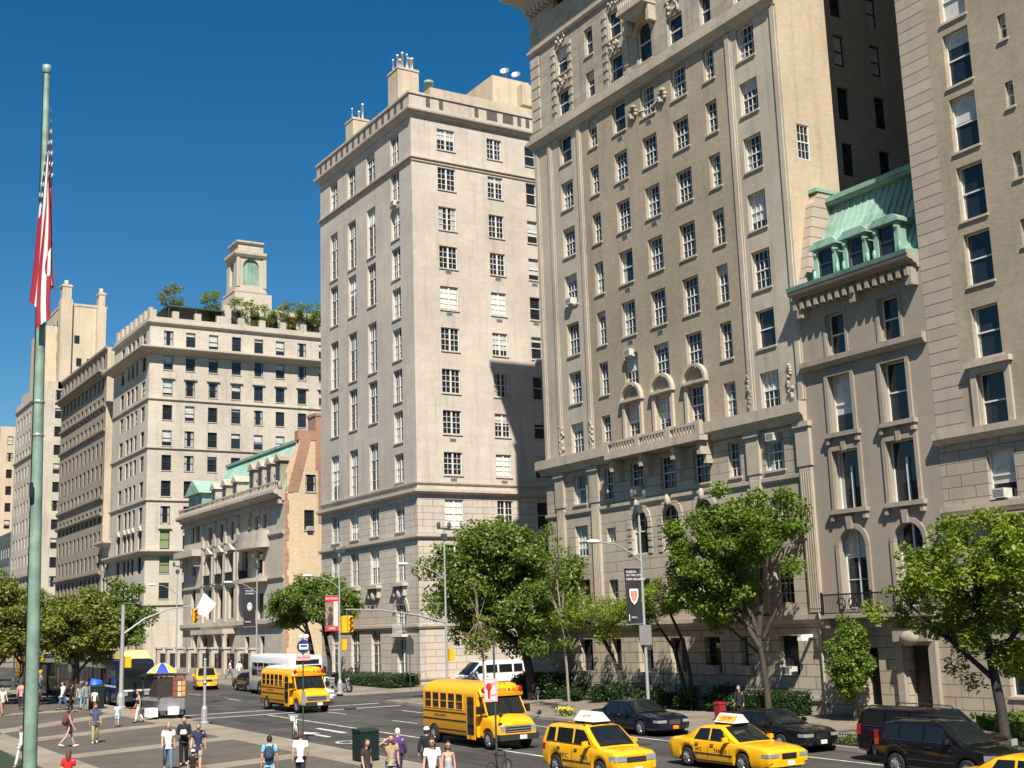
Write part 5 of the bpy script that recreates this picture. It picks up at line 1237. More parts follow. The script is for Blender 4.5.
shrubs('long irregular shrubbery under the windows behind the parked dark blue sedan', 44.6, 46.7, 57.4, 68.5, 26, 1.15, 9000, 'leaf_dark', 3)
shrubs('loose shrubbery at the foot of the spreading tree', 44.6, 46.7, 51.8, 57.1, 14, 1.1, 5000, 'leaf_dark', 4)
hedge('small strip of shrubs beside the side street corner', 44.2, 46.6, 68.8, 72.2, 1.5, 2600, 'leaf_dark', seed=5, rough=.3, size=.1)
hedge('green planting below the wide tree at the right edge', 43.5, 46.8, 24, 35.5, 1.0, 4200, 'leaf_mid', seed=6, rough=.3, size=.08)
hedge('dense hedge inside the iron fence of the mansion', 45.2, 46.8, 122.5, 134, 1.9, 2500, 'leaf_dark', seed=7, rough=.2, size=.12)
def tree_pit():
    t = thing('tree_pit', 'small tree pit with an arched black guard rail and low greenery by the kerb', 'tree pit', (38.5, 36.6, zg(36.6)+.15))
    mb = MB(); x0, x1, y0, y1 = -.75, .75, -1.3, 1.3
    for a, b in (((x0,y0),(x1,y0)), ((x0,y1),(x1,y1)), ((x0,y0),(x0,y1)), ((x1,y0),(x1,y1))):
        n = int(max(abs(b[0]-a[0]), abs(b[1]-a[1]))/.14)
        for z in (.08, .42): mb.tube([(*a, z), (*b, z)], .014, 5)
        for k in range(n):
            p = (a[0]+(b[0]-a[0])*k/n, a[1]+(b[1]-a[1])*k/n); q = (a[0]+(b[0]-a[0])*(k+1)/n, a[1]+(b[1]-a[1])*(k+1)/n)
            mb.tube([(*p, 0), (*p, .42), ((p[0]+q[0])/2, (p[1]+q[1])/2, .5), (*q, .42)], .011, 4)
    mb.build('guard_rail', M['iron'], t)
    g = np.random.default_rng(3); P = [(g.uniform(-.7, .7), g.uniform(-1.2, 1.2), g.uniform(.02, .3)) for _ in range(300)]
    leaves('greenery', P, [.12]*300, 900, .06, 'leaf_bright', t, 4)
    mb = MB(); mb.box(-.74, .74, -1.29, 1.29, .0, .02); mb.build('soil', plain('soil', (.04,.03,.02), .95), t)
tree_pit()
def flowers():
    t = thing('flower_patch', 'small patch of yellow flowers at the foot of the slim sapling near the suv taxi', 'flowers', (38.4, 57.6, zg(57.6)+.15))
    g = np.random.default_rng(8); P = [(g.uniform(-.4, .4), g.uniform(-.5, .5), g.uniform(.05, .3)) for _ in range(60)]
    leaves('greenery', P, [.12]*60, 300, .06, 'leaf_mid', t, 4)
    mb = MB()
    for k in range(45): mb.ball((g.uniform(-.4, .4), g.uniform(-.5, .5), g.uniform(.28, .42)), .05, 6, 4)
    mb.build('blossom', plain('yellow petals', (.75,.5,.02), .6), t)
flowers()
# ------------------------------------------------------------------ vehicles (x forward, y left, z up, wheels on z = 0)
def paintm(name, c, rough=.25, coat=.6, metal=0.): return plain(name, c, rough, metal, .35, coat, var=.06, vscale=2)
M['taxi'] = paintm('taxi yellow paint', (.80,.40,.008))
M['bus_yellow'] = paintm('school bus yellow', (.80,.37,.010), .35, .3)
M['bus_white'] = paintm('white bus paint', (.72,.72,.70), .35, .3)
M['car_black'] = paintm('black car paint', (.006,.006,.007), .12, .5)
M['car_navy'] = paintm('navy car paint', (.005,.008,.018), .12, .5)
M['car_maroon'] = paintm('dark maroon paint', (.009,.005,.006), .12, .5)
M['car_white'] = paintm('white car paint', (.74,.74,.73), .25, .6)
M['citybus_navy'] = paintm('navy bus paint', (.010,.016,.04), .3, .5)
M['cream_top'] = paintm('cream roof housing', (.55,.45,.20), .5, .1)
M['citybus_dark'] = paintm('dark bus paint', (.02,.022,.025), .3, .5)
M['citybus_brown'] = paintm('brown poster on bus side', (.16,.075,.035), .4, .2)
M['car_glass'] = plain('car glass', (.010,.013,.014), .03, 0., .5)
M['tyre'] = plain('tyre rubber', (.016,.016,.016), .8)
M['rim'] = plain('wheel rim', (.50,.50,.51), .3, .7)
M['chrome'] = plain('chrome', (.70,.70,.71), .12, 1.)
M['headlight'] = plain('headlight lens', (.34,.36,.38), .08, .3, .8, .5)
M['taillight'] = plain('tail light lens', (.35,.010,.012), .15, 0, .6, .4)
M['amber'] = plain('amber lens', (.75,.22,.01), .2, 0, .6)
M['plate'] = plain('number plate', (.68,.66,.58), .5)
M['under'] = plain('dark underbody', (.012,.012,.012), .8)
M['trim_dark'] = plain('dark bumper plastic', (.03,.03,.032), .55)
M['ad_pink'] = plain('roof sign poster pink', (.72,.55,.53), .5, var=.2)
M['ad_orange'] = plain('roof sign poster orange', (.80,.36,.05), .5, var=.35, vscale=7)
M['decal'] = plain('dark lettering', (.035,.02,.012), .5)
def interp(prof, x):
    xs = [p[0] for p in prof]; return [float(np.interp(x, xs, [p[k] for p in prof])) for k in range(1, len(prof[0]))]
def text_mesh(s, size, mat, parent, loc, rot, name='lettering', align='CENTER', ext=.004):
    cu = bpy.data.curves.new('txt', 'FONT'); cu.body = s; cu.size = size; cu.align_x = align; cu.align_y = 'CENTER'; cu.extrude = ext; cu.resolution_u = 2
    tmp = bpy.data.objects.new('txt', cu); COL.objects.link(tmp)
    bpy.context.view_layer.update()
    me = bpy.data.meshes.new_from_object(tmp.evaluated_get(bpy.context.evaluated_depsgraph_get()))
    bpy.data.objects.remove(tmp); bpy.data.curves.remove(cu)
    me.materials.clear(); me.materials.append(M[mat])
    o = link(name, me, parent); o.location = loc; o.rotation_euler = rot; return o
def wheel(t, x, y, r, w, name='wheel', rim='rim'):
    mb = MB(); mb.lathe([(r*.62, -w/2), (r*.93, -w/2), (r, -w*.36), (r, w*.36), (r*.93, w/2), (r*.62, w/2)], (0,0,0), 24, 0, True, 'y')
    o = mb.build(name, M['tyre'], t); o.location = (x, y, r)
    s = 1 if y > 0 else -1
    q = MB(); yo = s*w*.40
    q.lathe([(r*.64, yo), (r*.60, yo+s*.02), (r*.52, yo-s*.02), (.03, yo+s*.015)], (0,0,0), 20, 0, True, 'y')
    q.lathe([(.12*r/.33, yo+s*.016), (.10*r/.33, yo+s*.03), (.01, yo+s*.032)], (0,0,0), 12, 0, True, 'y')
    for k in range(7):
        a = 2*PI*k/7; c, sn = math.cos(a), math.sin(a)
        q.tube([(c*r*.14, yo+s*.018, sn*r*.14), (c*r*.56, yo+s*.0, sn*r*.56)], r*.055, 4)
    q.build('rim', M[rim], o); return o
def car(name, label, cat, loc, heading, c, group=None):
    """c: dict describing the body; heading = direction of travel (degrees, 0 = +x)"""
    t = thing(name, label, cat, (0,0,0), 0, group)
    place_vehicle(t, loc, heading)
    body = c['body']; pm = M[c['paint']]; R_ = c.get('r', .33); wb = c['axles']; tr = c['track']
    xs = np.linspace(body[0][0], body[-1][0], 44).tolist() + [p[0] for p in body]
    for xa in wb:
        for k in range(13): xs.append(xa + (R_+.06)*math.cos(PI*k/12))
    xs = sorted(set(round(x, 3) for x in xs if body[0][0] <= x <= body[-1][0]))
    mb = MB(); V = []; lower = c.get('lower', 0)
    for x in xs:
        hw, zb, zt, cr = interp(body, x); z0 = zb
        for xa in wb:
            d = (R_+.065)**2 - (x-xa)**2
            if d > 0: z0 = max(z0, R_ + math.sqrt(d))
        z0 = min(z0, zt-.08); h = zt-z0
        half = [(0, z0), (hw*.78, z0), (hw*.955, z0+.01), (hw*.995, z0+min(.12, .3*h)), (hw, z0+.55*h), (hw*.985, zt-min(.16, .28*h)), (hw*.955, zt-min(.045, .1*h)), (hw*.86, zt), (hw*.5, zt+cr*.75), (0, zt+cr)]
        V.append([(x, -y, z) for y, z in half] + [(x, y, z) for y, z in half[-2:0:-1]])
    n = len(V[0]); vs = [p for r in V for p in r]
    fs = [(i*n+k, i*n+(k+1) % n, (i+1)*n+(k+1) % n, (i+1)*n+k) for i in range(len(V)-1) for k in range(n)]
    mb.add(vs, fs, 0, True); mb.add(V[0], [tuple(range(n))], 0); mb.add(V[-1], [tuple(range(n))[::-1]], 0)
    # greenhouse
    G = c['roof']                      # (x, half width at belt, half width at roof line, z belt, z top)
    zr = max(g[4] for g in G)
    def wid(x, z):
        hb, hr, zbelt, zt = interp(G, x); return hb + (hr-hb)*min(1, max(0, (z-zbelt)/(zr-zbelt)))
    def topz(x): return interp(G, x)[3]
    gx = sorted({*np.round(np.linspace(G[0][0], G[-1][0], 36), 3).tolist(), *[g[0] for g in G]})
    V = []
    for x in gx:
        hb, hr, zbelt, zt = interp(G, x); h = max(zt-zbelt, .002); e = min(.07, h*.4)
        half = [(hb, zbelt-.06), (wid(x, zt-e), zt-e), (wid(x, zt)*.95, zt-e*.35), (wid(x, zt)*.86, zt), (0, zt+min(.03, h*.2))]
        V.append([(x, -y, z) for y, z in half] + [(x, y, z) for y, z in half[-2::-1]])
    n = len(V[0]); vs = [p for r in V for p in r]
    mb.add(vs, [(i*n+k, i*n+k+1, (i+1)*n+k+1, (i+1)*n+k) for i in range(len(V)-1) for k in range(n-1)], 0, True)
    mb.add(V[0], [tuple(range(n))], 0); mb.add(V[-1], [tuple(range(n))[::-1]], 0)
    mb.build('body', pm, t, sharp=38)
    u = MB(); u.box(body[0][0]+.25, body[-1][0]-.25, -tr*.78, tr*.78, .2, .2+.35); u.build('underbody', M['under'], t)
    hwm = max(p[1] for p in body)
    for xa in wb:
        for s in (-1, 1): wheel(t, xa, s*(hwm-.12), R_, .22, rim=c.get('rim', 'rim'))
    # side windows
    for poly in c['side']:
        for s in (-1, 1):
            q = MB(); pts = [(x, s*(wid(x, z)+.006), z) for x, z in poly]; q.add(pts, [tuple(range(len(pts)))]); q.build('side_window', M['car_glass'], t)
    # windscreen and rear window follow the roof profile
    for nm, xa, xb in c['screens']:
        q = MB(); N_ = 8
        def S(i, j):
            x = xa + (xb-xa)*j; zt = topz(x); y = (2*i-1)*(wid(x, zt)*.84); h = zt-interp(G, x)[2]
            return (x + (.012 if xb > 0 else -.012), y, zt + .010 + .028*(1-(2*i-1)**2)*(1 if h > .1 else .4))
        q.grid(S, 8, N_); q.build(nm, M['car_glass'], t)
    # seams, handles
    q = MB()
    def sidey(x, z):
        hw, zb, zt, cr = interp(body, x); return hw+.004
    for x in c['seams']:
        hw, zb, zt, cr = interp(body, x)
        for s in (-1, 1): q.box(x-.006, x+.006, s*(hw+.001)-.004, s*(hw+.001)+.004, zb+.16, zt-.2)
    q.build('door_seam', M['black'], t)
    for x, z in c['handles']:
        for s in (-1, 1):
            q = MB(); y = s*(interp(body, x)[0]+.004); q.box(x-.09, x+.09, min(y, y+s*.025), max(y, y+s*.025), z, z+.035); q.build('door_handle', M[c.get('handle_mat', 'trim_dark')], t)
    for s in (-1, 1):
        q = MB(); mx, mz = c['mirror']; y = wid(mx, mz)
        q.box(mx-.05, mx+.05, s*y if s > 0 else -y-.16, s*y+.16 if s > 0 else -y, mz, mz+.03); q.hexa([(mx-.06, s*(y+.1), mz), (mx+.07, s*(y+.1), mz), (mx+.05, s*(y+.3), mz+.01), (mx-.05, s*(y+.3), mz+.01), (mx-.06, s*(y+.1), mz+.17), (mx+.06, s*(y+.1), mz+.17), (mx+.04, s*(y+.29), mz+.15), (mx-.05, s*(y+.29), mz+.15)])
        q.build('mirror', M[c.get('mirror_mat', c['paint'])], t)
    f = body[-1][0]; b_ = body[0][0]
    for s in (-1, 1):                   # sill trim, belt moulding and the dark pillar between the doors
        q = MB(); hw0 = interp(body, 0)[0]; zb0 = interp(body, 0)[1]; q.box(wb[0]+R_+.12, wb[1]-R_-.12, s*hw0-.012, s*hw0+.012, zb0+.05, zb0+.10); q.build('sill_trim', M['trim_dark'], t)
        q = MB(); q.box(wb[0]+R_+.12, wb[1]-R_-.12, s*hw0-.014, s*hw0+.014, zb0+.30, zb0+.335); q.build('rub_strip', M['trim_dark'], t)
        xs_ = [p[0] for w_ in c['side'] for p in w_]; zb_ = min(p[1] for p in c['side'][0])-.02
        q = MB(); a_, e_ = Vector((min(xs_), s*(wid(min(xs_), zb_)+.008), zb_)), Vector((max(xs_), s*(wid(max(xs_), zb_-.01)+.008), zb_-.01)); q.tube([a_, e_], .011, 4); q.build('belt_moulding', M['chrome' if c['paint'] != 'taxi' else 'trim_dark'], t)
    H = c['head']                       # (y0, y1, z0, z1)
    for s in (-1, 1):
        y0, y1, z0, z1 = H; q = MB()
        hf, hb1, hb2 = interp(body, f)[0], interp(body, f-.08)[0]+.010, interp(body, f-.36)[0]+.006
        q.prism([(f-.3, s*y0), (f+.018, s*y0), (f+.018, s*(hf-.02)), (f-.05, s*hb1), (f-.34, s*hb2), (f-.34, s*y0)], lambda x, y, z: (x, y, z), z0, z1); q.build('headlight', M['headlight'], t)
    y0, y1, z0, z1 = c['tail']
    for s in (-1, 1):
        q = MB(); xo = b_ + c.get('tailback', .02)
        hb = interp(body, b_+.06)[0]+.008; hb2 = interp(body, b_+.24)[0]+.006; q.hexa([(b_-.015, s*y0, z0), (b_+.2, s*y0, z0), (b_+.24, s*hb2, z0), (b_+.04, s*hb, z0), (b_-.012, s*y0, z1), (b_+.2, s*y0, z1), (b_+.26, s*(hb2-.02), z1), (b_+.07, s*(hb-.02), z1)]); q.build('tail_light', M['taillight'], t)
    gw, g0, g1 = c['grille']; q = MB(); xo = f-c.get('grilleback', .0)
    q.box(xo-.06, xo+.012, -gw, gw, g0, g1, 0)
    for k in range(5): q.box(xo+.012, xo+.02, -gw+.03, gw-.03, g0+(g1-g0)*(k+.35)/5, g0+(g1-g0)*(k+.65)/5, 1)
    q.build('grille', [M['black'], M[c.get('grille_mat', 'chrome')]], t)
    for nm, xa, z0, z1, m in ((('front_bumper', f, *c['bumper'])), ('rear_bumper', b_, *c['bumper'])):
        q = MB(); s = 1 if xa > 0 else -1; hw = interp(body, xa)[0]
        poly = [(xa-s*.42, hw*1.06), (xa-s*.10, hw*1.02), (xa+s*.05, hw*.70), (xa+s*.08, 0), (xa+s*.05, -hw*.70), (xa-s*.10, -hw*1.02), (xa-s*.42, -hw*1.06), (xa-s*.42, 0)]
        q.prism(poly, lambda x, y, z: (x, y, z), z0, z1); q.build(nm, M[m], t)
    q = MB(); q.box(f+.075, f+.09, -.16, .16, c['bumper'][0]+.03, c['bumper'][0]+.18); q.build('number_plate', M[c.get('plate', 'plate')], t)
    q = MB(); q.box(b_-.03, b_-.015, -.16, .16, c['bumper'][1]+.05, c['bumper'][1]+.2); q.build('number_plate', M['plate'], t)
    q = MB(); wx = c['screens'][0]
    q.tube([(wx[2]+.02, .5, topz(wx[2])+.02), (wx[2]-.3, .05, topz(wx[2]-.3)+.05)], .012, 4); q.tube([(wx[2]+.02, -.1, topz(wx[2])+.03), (wx[2]-.3, -.5, topz(wx[2]-.3)+.05)], .012, 4); q.build('wiper', M['black'], t)
    if c.get('sign'):
        x0, x1, hw, zz, h, face = c['sign']; q = MB()
        q.prism([(-hw, zz+.09), (hw, zz+.09), (.05, zz+.09+h), (-.05, zz+.09+h)], lambda y, z, x: (x, y, z), x0, x1, 0); sg = q.build('roof_sign', M['white'], t)
        q = MB()
        for x in (x0+.1, x1-.1): q.box(x-.03, x+.03, -.35, .35, zz, zz+.09)
        q.build('sign_bracket', M['black'], sg)
        for s in (-1, 1):
            q = MB(); n_ = Vector((0, s*h, hw-.05)).normalized()*.006
            a = Vector((x0+.06, s*(hw-.02), zz+.12)); b = Vector((x1-.06, s*(hw-.02), zz+.12)); d1 = Vector((x1-.06, s*(.05+.03*(hw-.05)/h), zz+.09+h-.04)); e = Vector((x0+.06, s*(.05+.03*(hw-.05)/h), zz+.09+h-.04))
            q.quad(a+n_, b+n_, d1+n_, e+n_); q.build('poster', M[face], sg)
            if c.get('sign_text'):
                m = (a+b+d1+e)/4 + n_*1.3; ang = math.atan2(h, hw-.05)
                text_mesh(c['sign_text'], h*.62, 'red' if face == 'ad_pink' else 'decal', sg, m, Euler((ang, 0, 0 if s < 0 else PI)), 'sign_lettering', ext=.002)
        q = MB(); q.add([(x1+.004, -hw+.1, zz+.13), (x1+.004, hw-.1, zz+.13), (x1+.004, .06, zz+h), (x1+.004, -.06, zz+h)], [(0,1,2,3)]); q.build('number_panel', M['plate'], sg)
    for i, (txt, x, z, sz) in enumerate(c.get('decals', [])):
        for s in (-1, 1):
            y = s*(interp(body, x)[0]+.004)
            text_mesh(txt, sz, 'decal', t, (x, y, z), Euler((PI/2, 0, 0 if s < 0 else PI)), 'door_lettering')
    if c.get('rails'):
        q = MB(); xa, xb, yy = c['rails']
        for s in (-1, 1): q.tube([(xa, s*yy, zr-.02), (xa+.12, s*yy, zr+.05), (xb-.12, s*yy, zr+.05), (xb, s*yy, zr-.03)], .022, 6)
        q.build('roof_rail', M['trim_dark'], t)
    for nm, x0, x1, y, z0, z1, m in c.get('strips', []):
        q = MB()
        for s in (-1, 1): q.box(x0, x1, s*y-.012, s*y+.012, z0, z1)
        q.build(nm, M[m], t)
    return t
def place_vehicle(t, loc, heading):
    x, y = loc[0], loc[1]
    z = zg(y) + .005; sl = .0135 if y < 130 else .004
    n = Vector((0, -sl, 1)).normalized(); h = rad(heading)
    f = Vector((math.cos(h), math.sin(h), 0)); f = (f - n*f.dot(n)).normalized(); l = n.cross(f)
    Mx = Matrix(((f.x, l.x, n.x), (f.y, l.y, n.y), (f.z, l.z, n.z)))
    t.rotation_euler = Mx.to_euler(); t.location = (x, y, z + (loc[2] if len(loc) > 2 else 0))
SEDAN = dict(paint='taxi', r=.335, axles=(-1.55, 1.36), track=.98,
    body=[(-2.70,.80,.42,.80,.0),(-2.62,.90,.34,.93,.02),(-2.35,.965,.25,.985,.025),(-1.6,.985,.22,.985,.02),(0,.99,.22,.975,.0),(1.0,.985,.22,.955,.02),(1.7,.975,.22,.925,.045),(2.3,.95,.25,.87,.05),(2.60,.90,.32,.80,.03),(2.68,.84,.42,.74,.0)],
    roof=[(-1.92,.84,.84,.96,.965),(-1.12,.88,.70,.965,1.405),(-.85,.885,.70,.965,1.455),(0,.89,.71,.96,1.475),(.18,.89,.71,.955,1.455),(1.12,.87,.82,.94,.945)],
    side=[[(-1.22,1.0),(-.42,1.0),(-.42,1.385),(-.98,1.36)], [(-.34,1.0),(.72,1.0),(.30,1.28),(.12,1.385),(-.34,1.39)]],
    screens=[('windscreen',.20,1.04),('rear_window',-1.86,-1.14)], seams=(-1.2,-.38,.78), handles=((-.95,.84),(-.12,.84)), mirror=(.66,.99),
    head=(.46,.84,.60,.72), headback=.06, tail=(.35,.84,.62,.84), tailback=.03, grille=(.33,.52,.72), bumper=(.30,.52,'taxi'))
def var(base, **k): d = dict(base); d.update(k); return d
ESCAPE = dict(paint='taxi', r=.345, axles=(-1.33, 1.29), track=.92,
    body=[(-2.2,.80,.42,1.06,.0),(-2.14,.87,.36,1.12,.0),(-1.7,.90,.27,1.13,.0),(0,.905,.25,1.10,.0),(1.0,.905,.26,1.07,.03),(1.6,.895,.28,1.03,.045),(2.05,.87,.32,.98,.04),(2.2,.80,.42,.90,.0)],
    roof=[(-2.17,.83,.72,1.09,1.12),(-2.02,.84,.70,1.10,1.62),(-1.85,.84,.70,1.10,1.70),(0,.85,.71,1.09,1.735),(.38,.85,.71,1.08,1.70),(1.22,.84,.80,1.06,1.065)],
    side=[[(-1.95,1.16),(-1.42,1.16),(-1.42,1.60),(-1.84,1.60)], [(-1.28,1.15),(-.32,1.15),(-.32,1.62),(-1.28,1.62)], [(-.22,1.14),(.82,1.13),(.46,1.48),(.30,1.60),(-.22,1.62)]],
    screens=[('windscreen',.40,1.16),('rear_window',-2.15,-2.03)], seams=(-1.33,-.27,.86), handles=((-1.08,.95),(-.02,.95)), mirror=(.72,1.12),
    head=(.42,.76,.70,.88), headback=.14, tail=(.66,.86,.85,1.05), grille=(.40,.66,.84), bumper=(.34,.60,'taxi'), rails=(-1.8,.2,.62),
    sign=(-.9,.3,.36,1.75,.31,'ad_pink'), sign_text='AMTE', decals=[('NYC', -.75, .72, .22), ('TAXI', .45, .72, .20)])
SUV = dict(paint='car_black', r=.36, axles=(-1.45, 1.41), track=.98,
    body=[(-2.38,.84,.45,1.10,.0),(-2.3,.92,.36,1.16,.0),(-1.8,.945,.28,1.17,.0),(0,.95,.26,1.14,.0),(1.1,.95,.27,1.10,.03),(1.8,.935,.29,1.04,.05),(2.2,.90,.33,.97,.04),(2.4,.82,.42,.89,.0)],
    roof=[(-2.34,.86,.76,1.13,1.16),(-2.0,.87,.70,1.14,1.66),(-1.6,.88,.70,1.14,1.745),(-.2,.885,.71,1.13,1.785),(.35,.885,.71,1.12,1.74),(1.30,.87,.82,1.09,1.095)],
    side=[[(-2.02,1.20),(-1.34,1.19),(-1.34,1.64),(-1.86,1.60)], [(-1.24,1.19),(-.34,1.18),(-.34,1.67),(-1.24,1.65)], [(-.22,1.18),(.90,1.16),(.48,1.52),(.28,1.64),(-.22,1.67)]],
    screens=[('windscreen',.38,1.24),('rear_window',-2.31,-2.03)], seams=(-1.3,-.28,.92), handles=((-1.05,.98),(.0,.98)), mirror=(.78,1.16),
    head=(.46,.82,.72,.90), headback=.10, tail=(.84,.93,.95,1.42), tailback=-.02, grille=(.30,.62,.84), bumper=(.34,.58,'car_black'), rails=(-1.7,.2,.64), plate='plate')
SUBURBAN = var(SUV, r=.39, axles=(-1.7, 1.6), body=[(-2.78,.9,.5,1.2,.0),(-2.72,.98,.4,1.24,.0),(-2.0,1.0,.32,1.24,.0),(0,1.0,.30,1.22,.0),(1.3,1.0,.3,1.2,.03),(2.0,.98,.32,1.15,.05),(2.5,.95,.38,1.06,.03),(2.72,.84,.46,.92,.0)],
    roof=[(-2.76,.93,.82,1.21,1.24),(-2.58,.94,.8,1.22,1.80),(-2.3,.94,.8,1.22,1.88),(0,.94,.8,1.21,1.92),(.5,.94,.8,1.21,1.88),(1.35,.92,.86,1.19,1.2)],
    side=[[(-2.5,1.28),(-1.5,1.28),(-1.5,1.76),(-2.42,1.76)], [(-1.38,1.28),(-.4,1.28),(-.4,1.78),(-1.38,1.78)], [(-.28,1.28),(.95,1.27),(.62,1.62),(.48,1.77),(-.28,1.78)]],
    screens=[('windscreen',.52,1.28),('rear_window',-2.75,-2.6)], seams=(-1.44,-.34,1.0), handles=((-1.15,1.05),(-.05,1.05)), mirror=(.85,1.26), head=(.5,.9,.8,1.0), tail=(.90,.98,.95,1.3), grille=(.45,.72,.98), bumper=(.4,.66,'car_black'), rails=(-2.3,.3,.7))
VAN = dict(paint='car_white', r=.36, axles=(-1.75, 1.75), track=1.0, rim='rim',
    body=[(-2.72,.92,.45,1.15,.0),(-2.6,.98,.36,1.17,.0),(0,1.0,.32,1.17,.0),(1.5,1.0,.32,1.15,.02),(2.2,.96,.36,1.08,.05),(2.62,.88,.42,.96,.02),(2.74,.8,.48,.86,.0)],
    roof=[(-2.70,.95,.88,1.15,1.2),(-2.62,.95,.86,1.15,2.0),(-2.4,.95,.84,1.15,2.10),(0,.95,.84,1.15,2.12),(.95,.95,.84,1.15,2.06),(2.05,.92,.86,1.10,1.12)],
    side=[[(-2.5,1.3),(-1.75,1.3),(-1.75,1.85),(-2.5,1.85)], [(-1.6,1.3),(-.5,1.3),(-.5,1.85),(-1.6,1.85)], [(-.35,1.3),(.6,1.3),(.6,1.85),(-.35,1.85)], [(.75,1.28),(1.68,1.24),(1.2,1.80),(.75,1.84)]],
    screens=[('windscreen',1.0,1.98),('rear_window',-2.69,-2.63)], seams=(-.42,.68,1.72), handles=((.55,1.05),(.85,1.05)), mirror=(1.5,1.25),
    head=(.5,.86,.7,.9), tail=(.88,.98,.8,1.3), grille=(.45,.62,.86), bumper=(.36,.56,'trim_dark'))
car('taxi', 'yellow sedan taxi with an orange roof sign, nearest full car in the middle lane', 'taxi', (30.85, 35.45), -90, var(SEDAN, sign=(-.7,.4,.33,1.47,.29,'ad_orange'), sign_text='SHOW', decals=[('NYC', -.86, .66, .17), ('TAXI  2.5', .30, .66, .17)]), 'yellow taxis on the avenue')
car('taxi', 'yellow suv taxi with a white and pink roof sign, in the lane nearest the plaza', 'taxi', (25.9, 36.9), -90, ESCAPE, 'yellow taxis on the avenue')
car('taxi', 'yellow taxi only just showing its rear in the bottom right corner', 'taxi', (30.3, 22.4), -90, var(SEDAN), 'yellow taxis on the avenue')
car('taxi', 'distant yellow suv taxi crossing behind the food cart', 'taxi', (34.6, 105.8), -104, var(ESCAPE, sign=None, decals=[], grille_mat='trim_dark'), 'yellow taxis on the avenue')
car('parked_car', 'dark blue black sedan parked at the kerb with an orange front plate', 'car', (36.45, 48.55), -90, var(SEDAN, paint='car_navy', bumper=(.30,.50,'car_navy'), plate='amber', handle_mat='chrome'), 'cars at the east kerb')
car('parked_car', 'black sedan parked between the yellow sedan taxi and the box hedge', 'car', (36.45, 39.5), -90, var(SEDAN, paint='car_black', bumper=(.30,.50,'car_black')), 'cars at the east kerb')
car('parked_suv', 'dark maroon black long suv at the kerb, half hidden by the black suv', 'suv', (36.4, 31.3), -90, var(SUBURBAN, paint='car_maroon', bumper=(.4,.66,'car_maroon')), 'cars at the east kerb')
car('suv', 'black suv with tall red tail lights waiting beside the parked cars at lower right', 'suv', (34.15, 28.85), -90, SUV, 'cars at the east kerb')
car('parked_car', 'small dark blue car parked behind the white coach', 'car', (36.4, 99.2), -90, var(SEDAN, paint='car_navy', bumper=(.30,.50,'car_navy')), 'cars at the east kerb')
car('passenger_van', 'white passenger van stopped in the side street behind the yellow school bus', 'van', (47.6, 81.4, .1), 180, VAN)
car('parked_car', 'dark car in the tree shade to the right of the white passenger van', 'car', (54.8, 80.2, .35), 180, var(SEDAN, paint='car_black', bumper=(.3,.5,'car_black')))
car('car', 'white car in front of the far yellow school bus under the olive trees', 'car', (25.4, 119.5), -90, var(SUV, paint='car_white', bumper=(.34,.58,'car_white')))
car('car', 'white car by the corner lamp post, partly behind the middle school bus', 'car', (34.1, 82.6), -90, var(SEDAN, paint='car_white', bumper=(.3,.5,'car_white')))

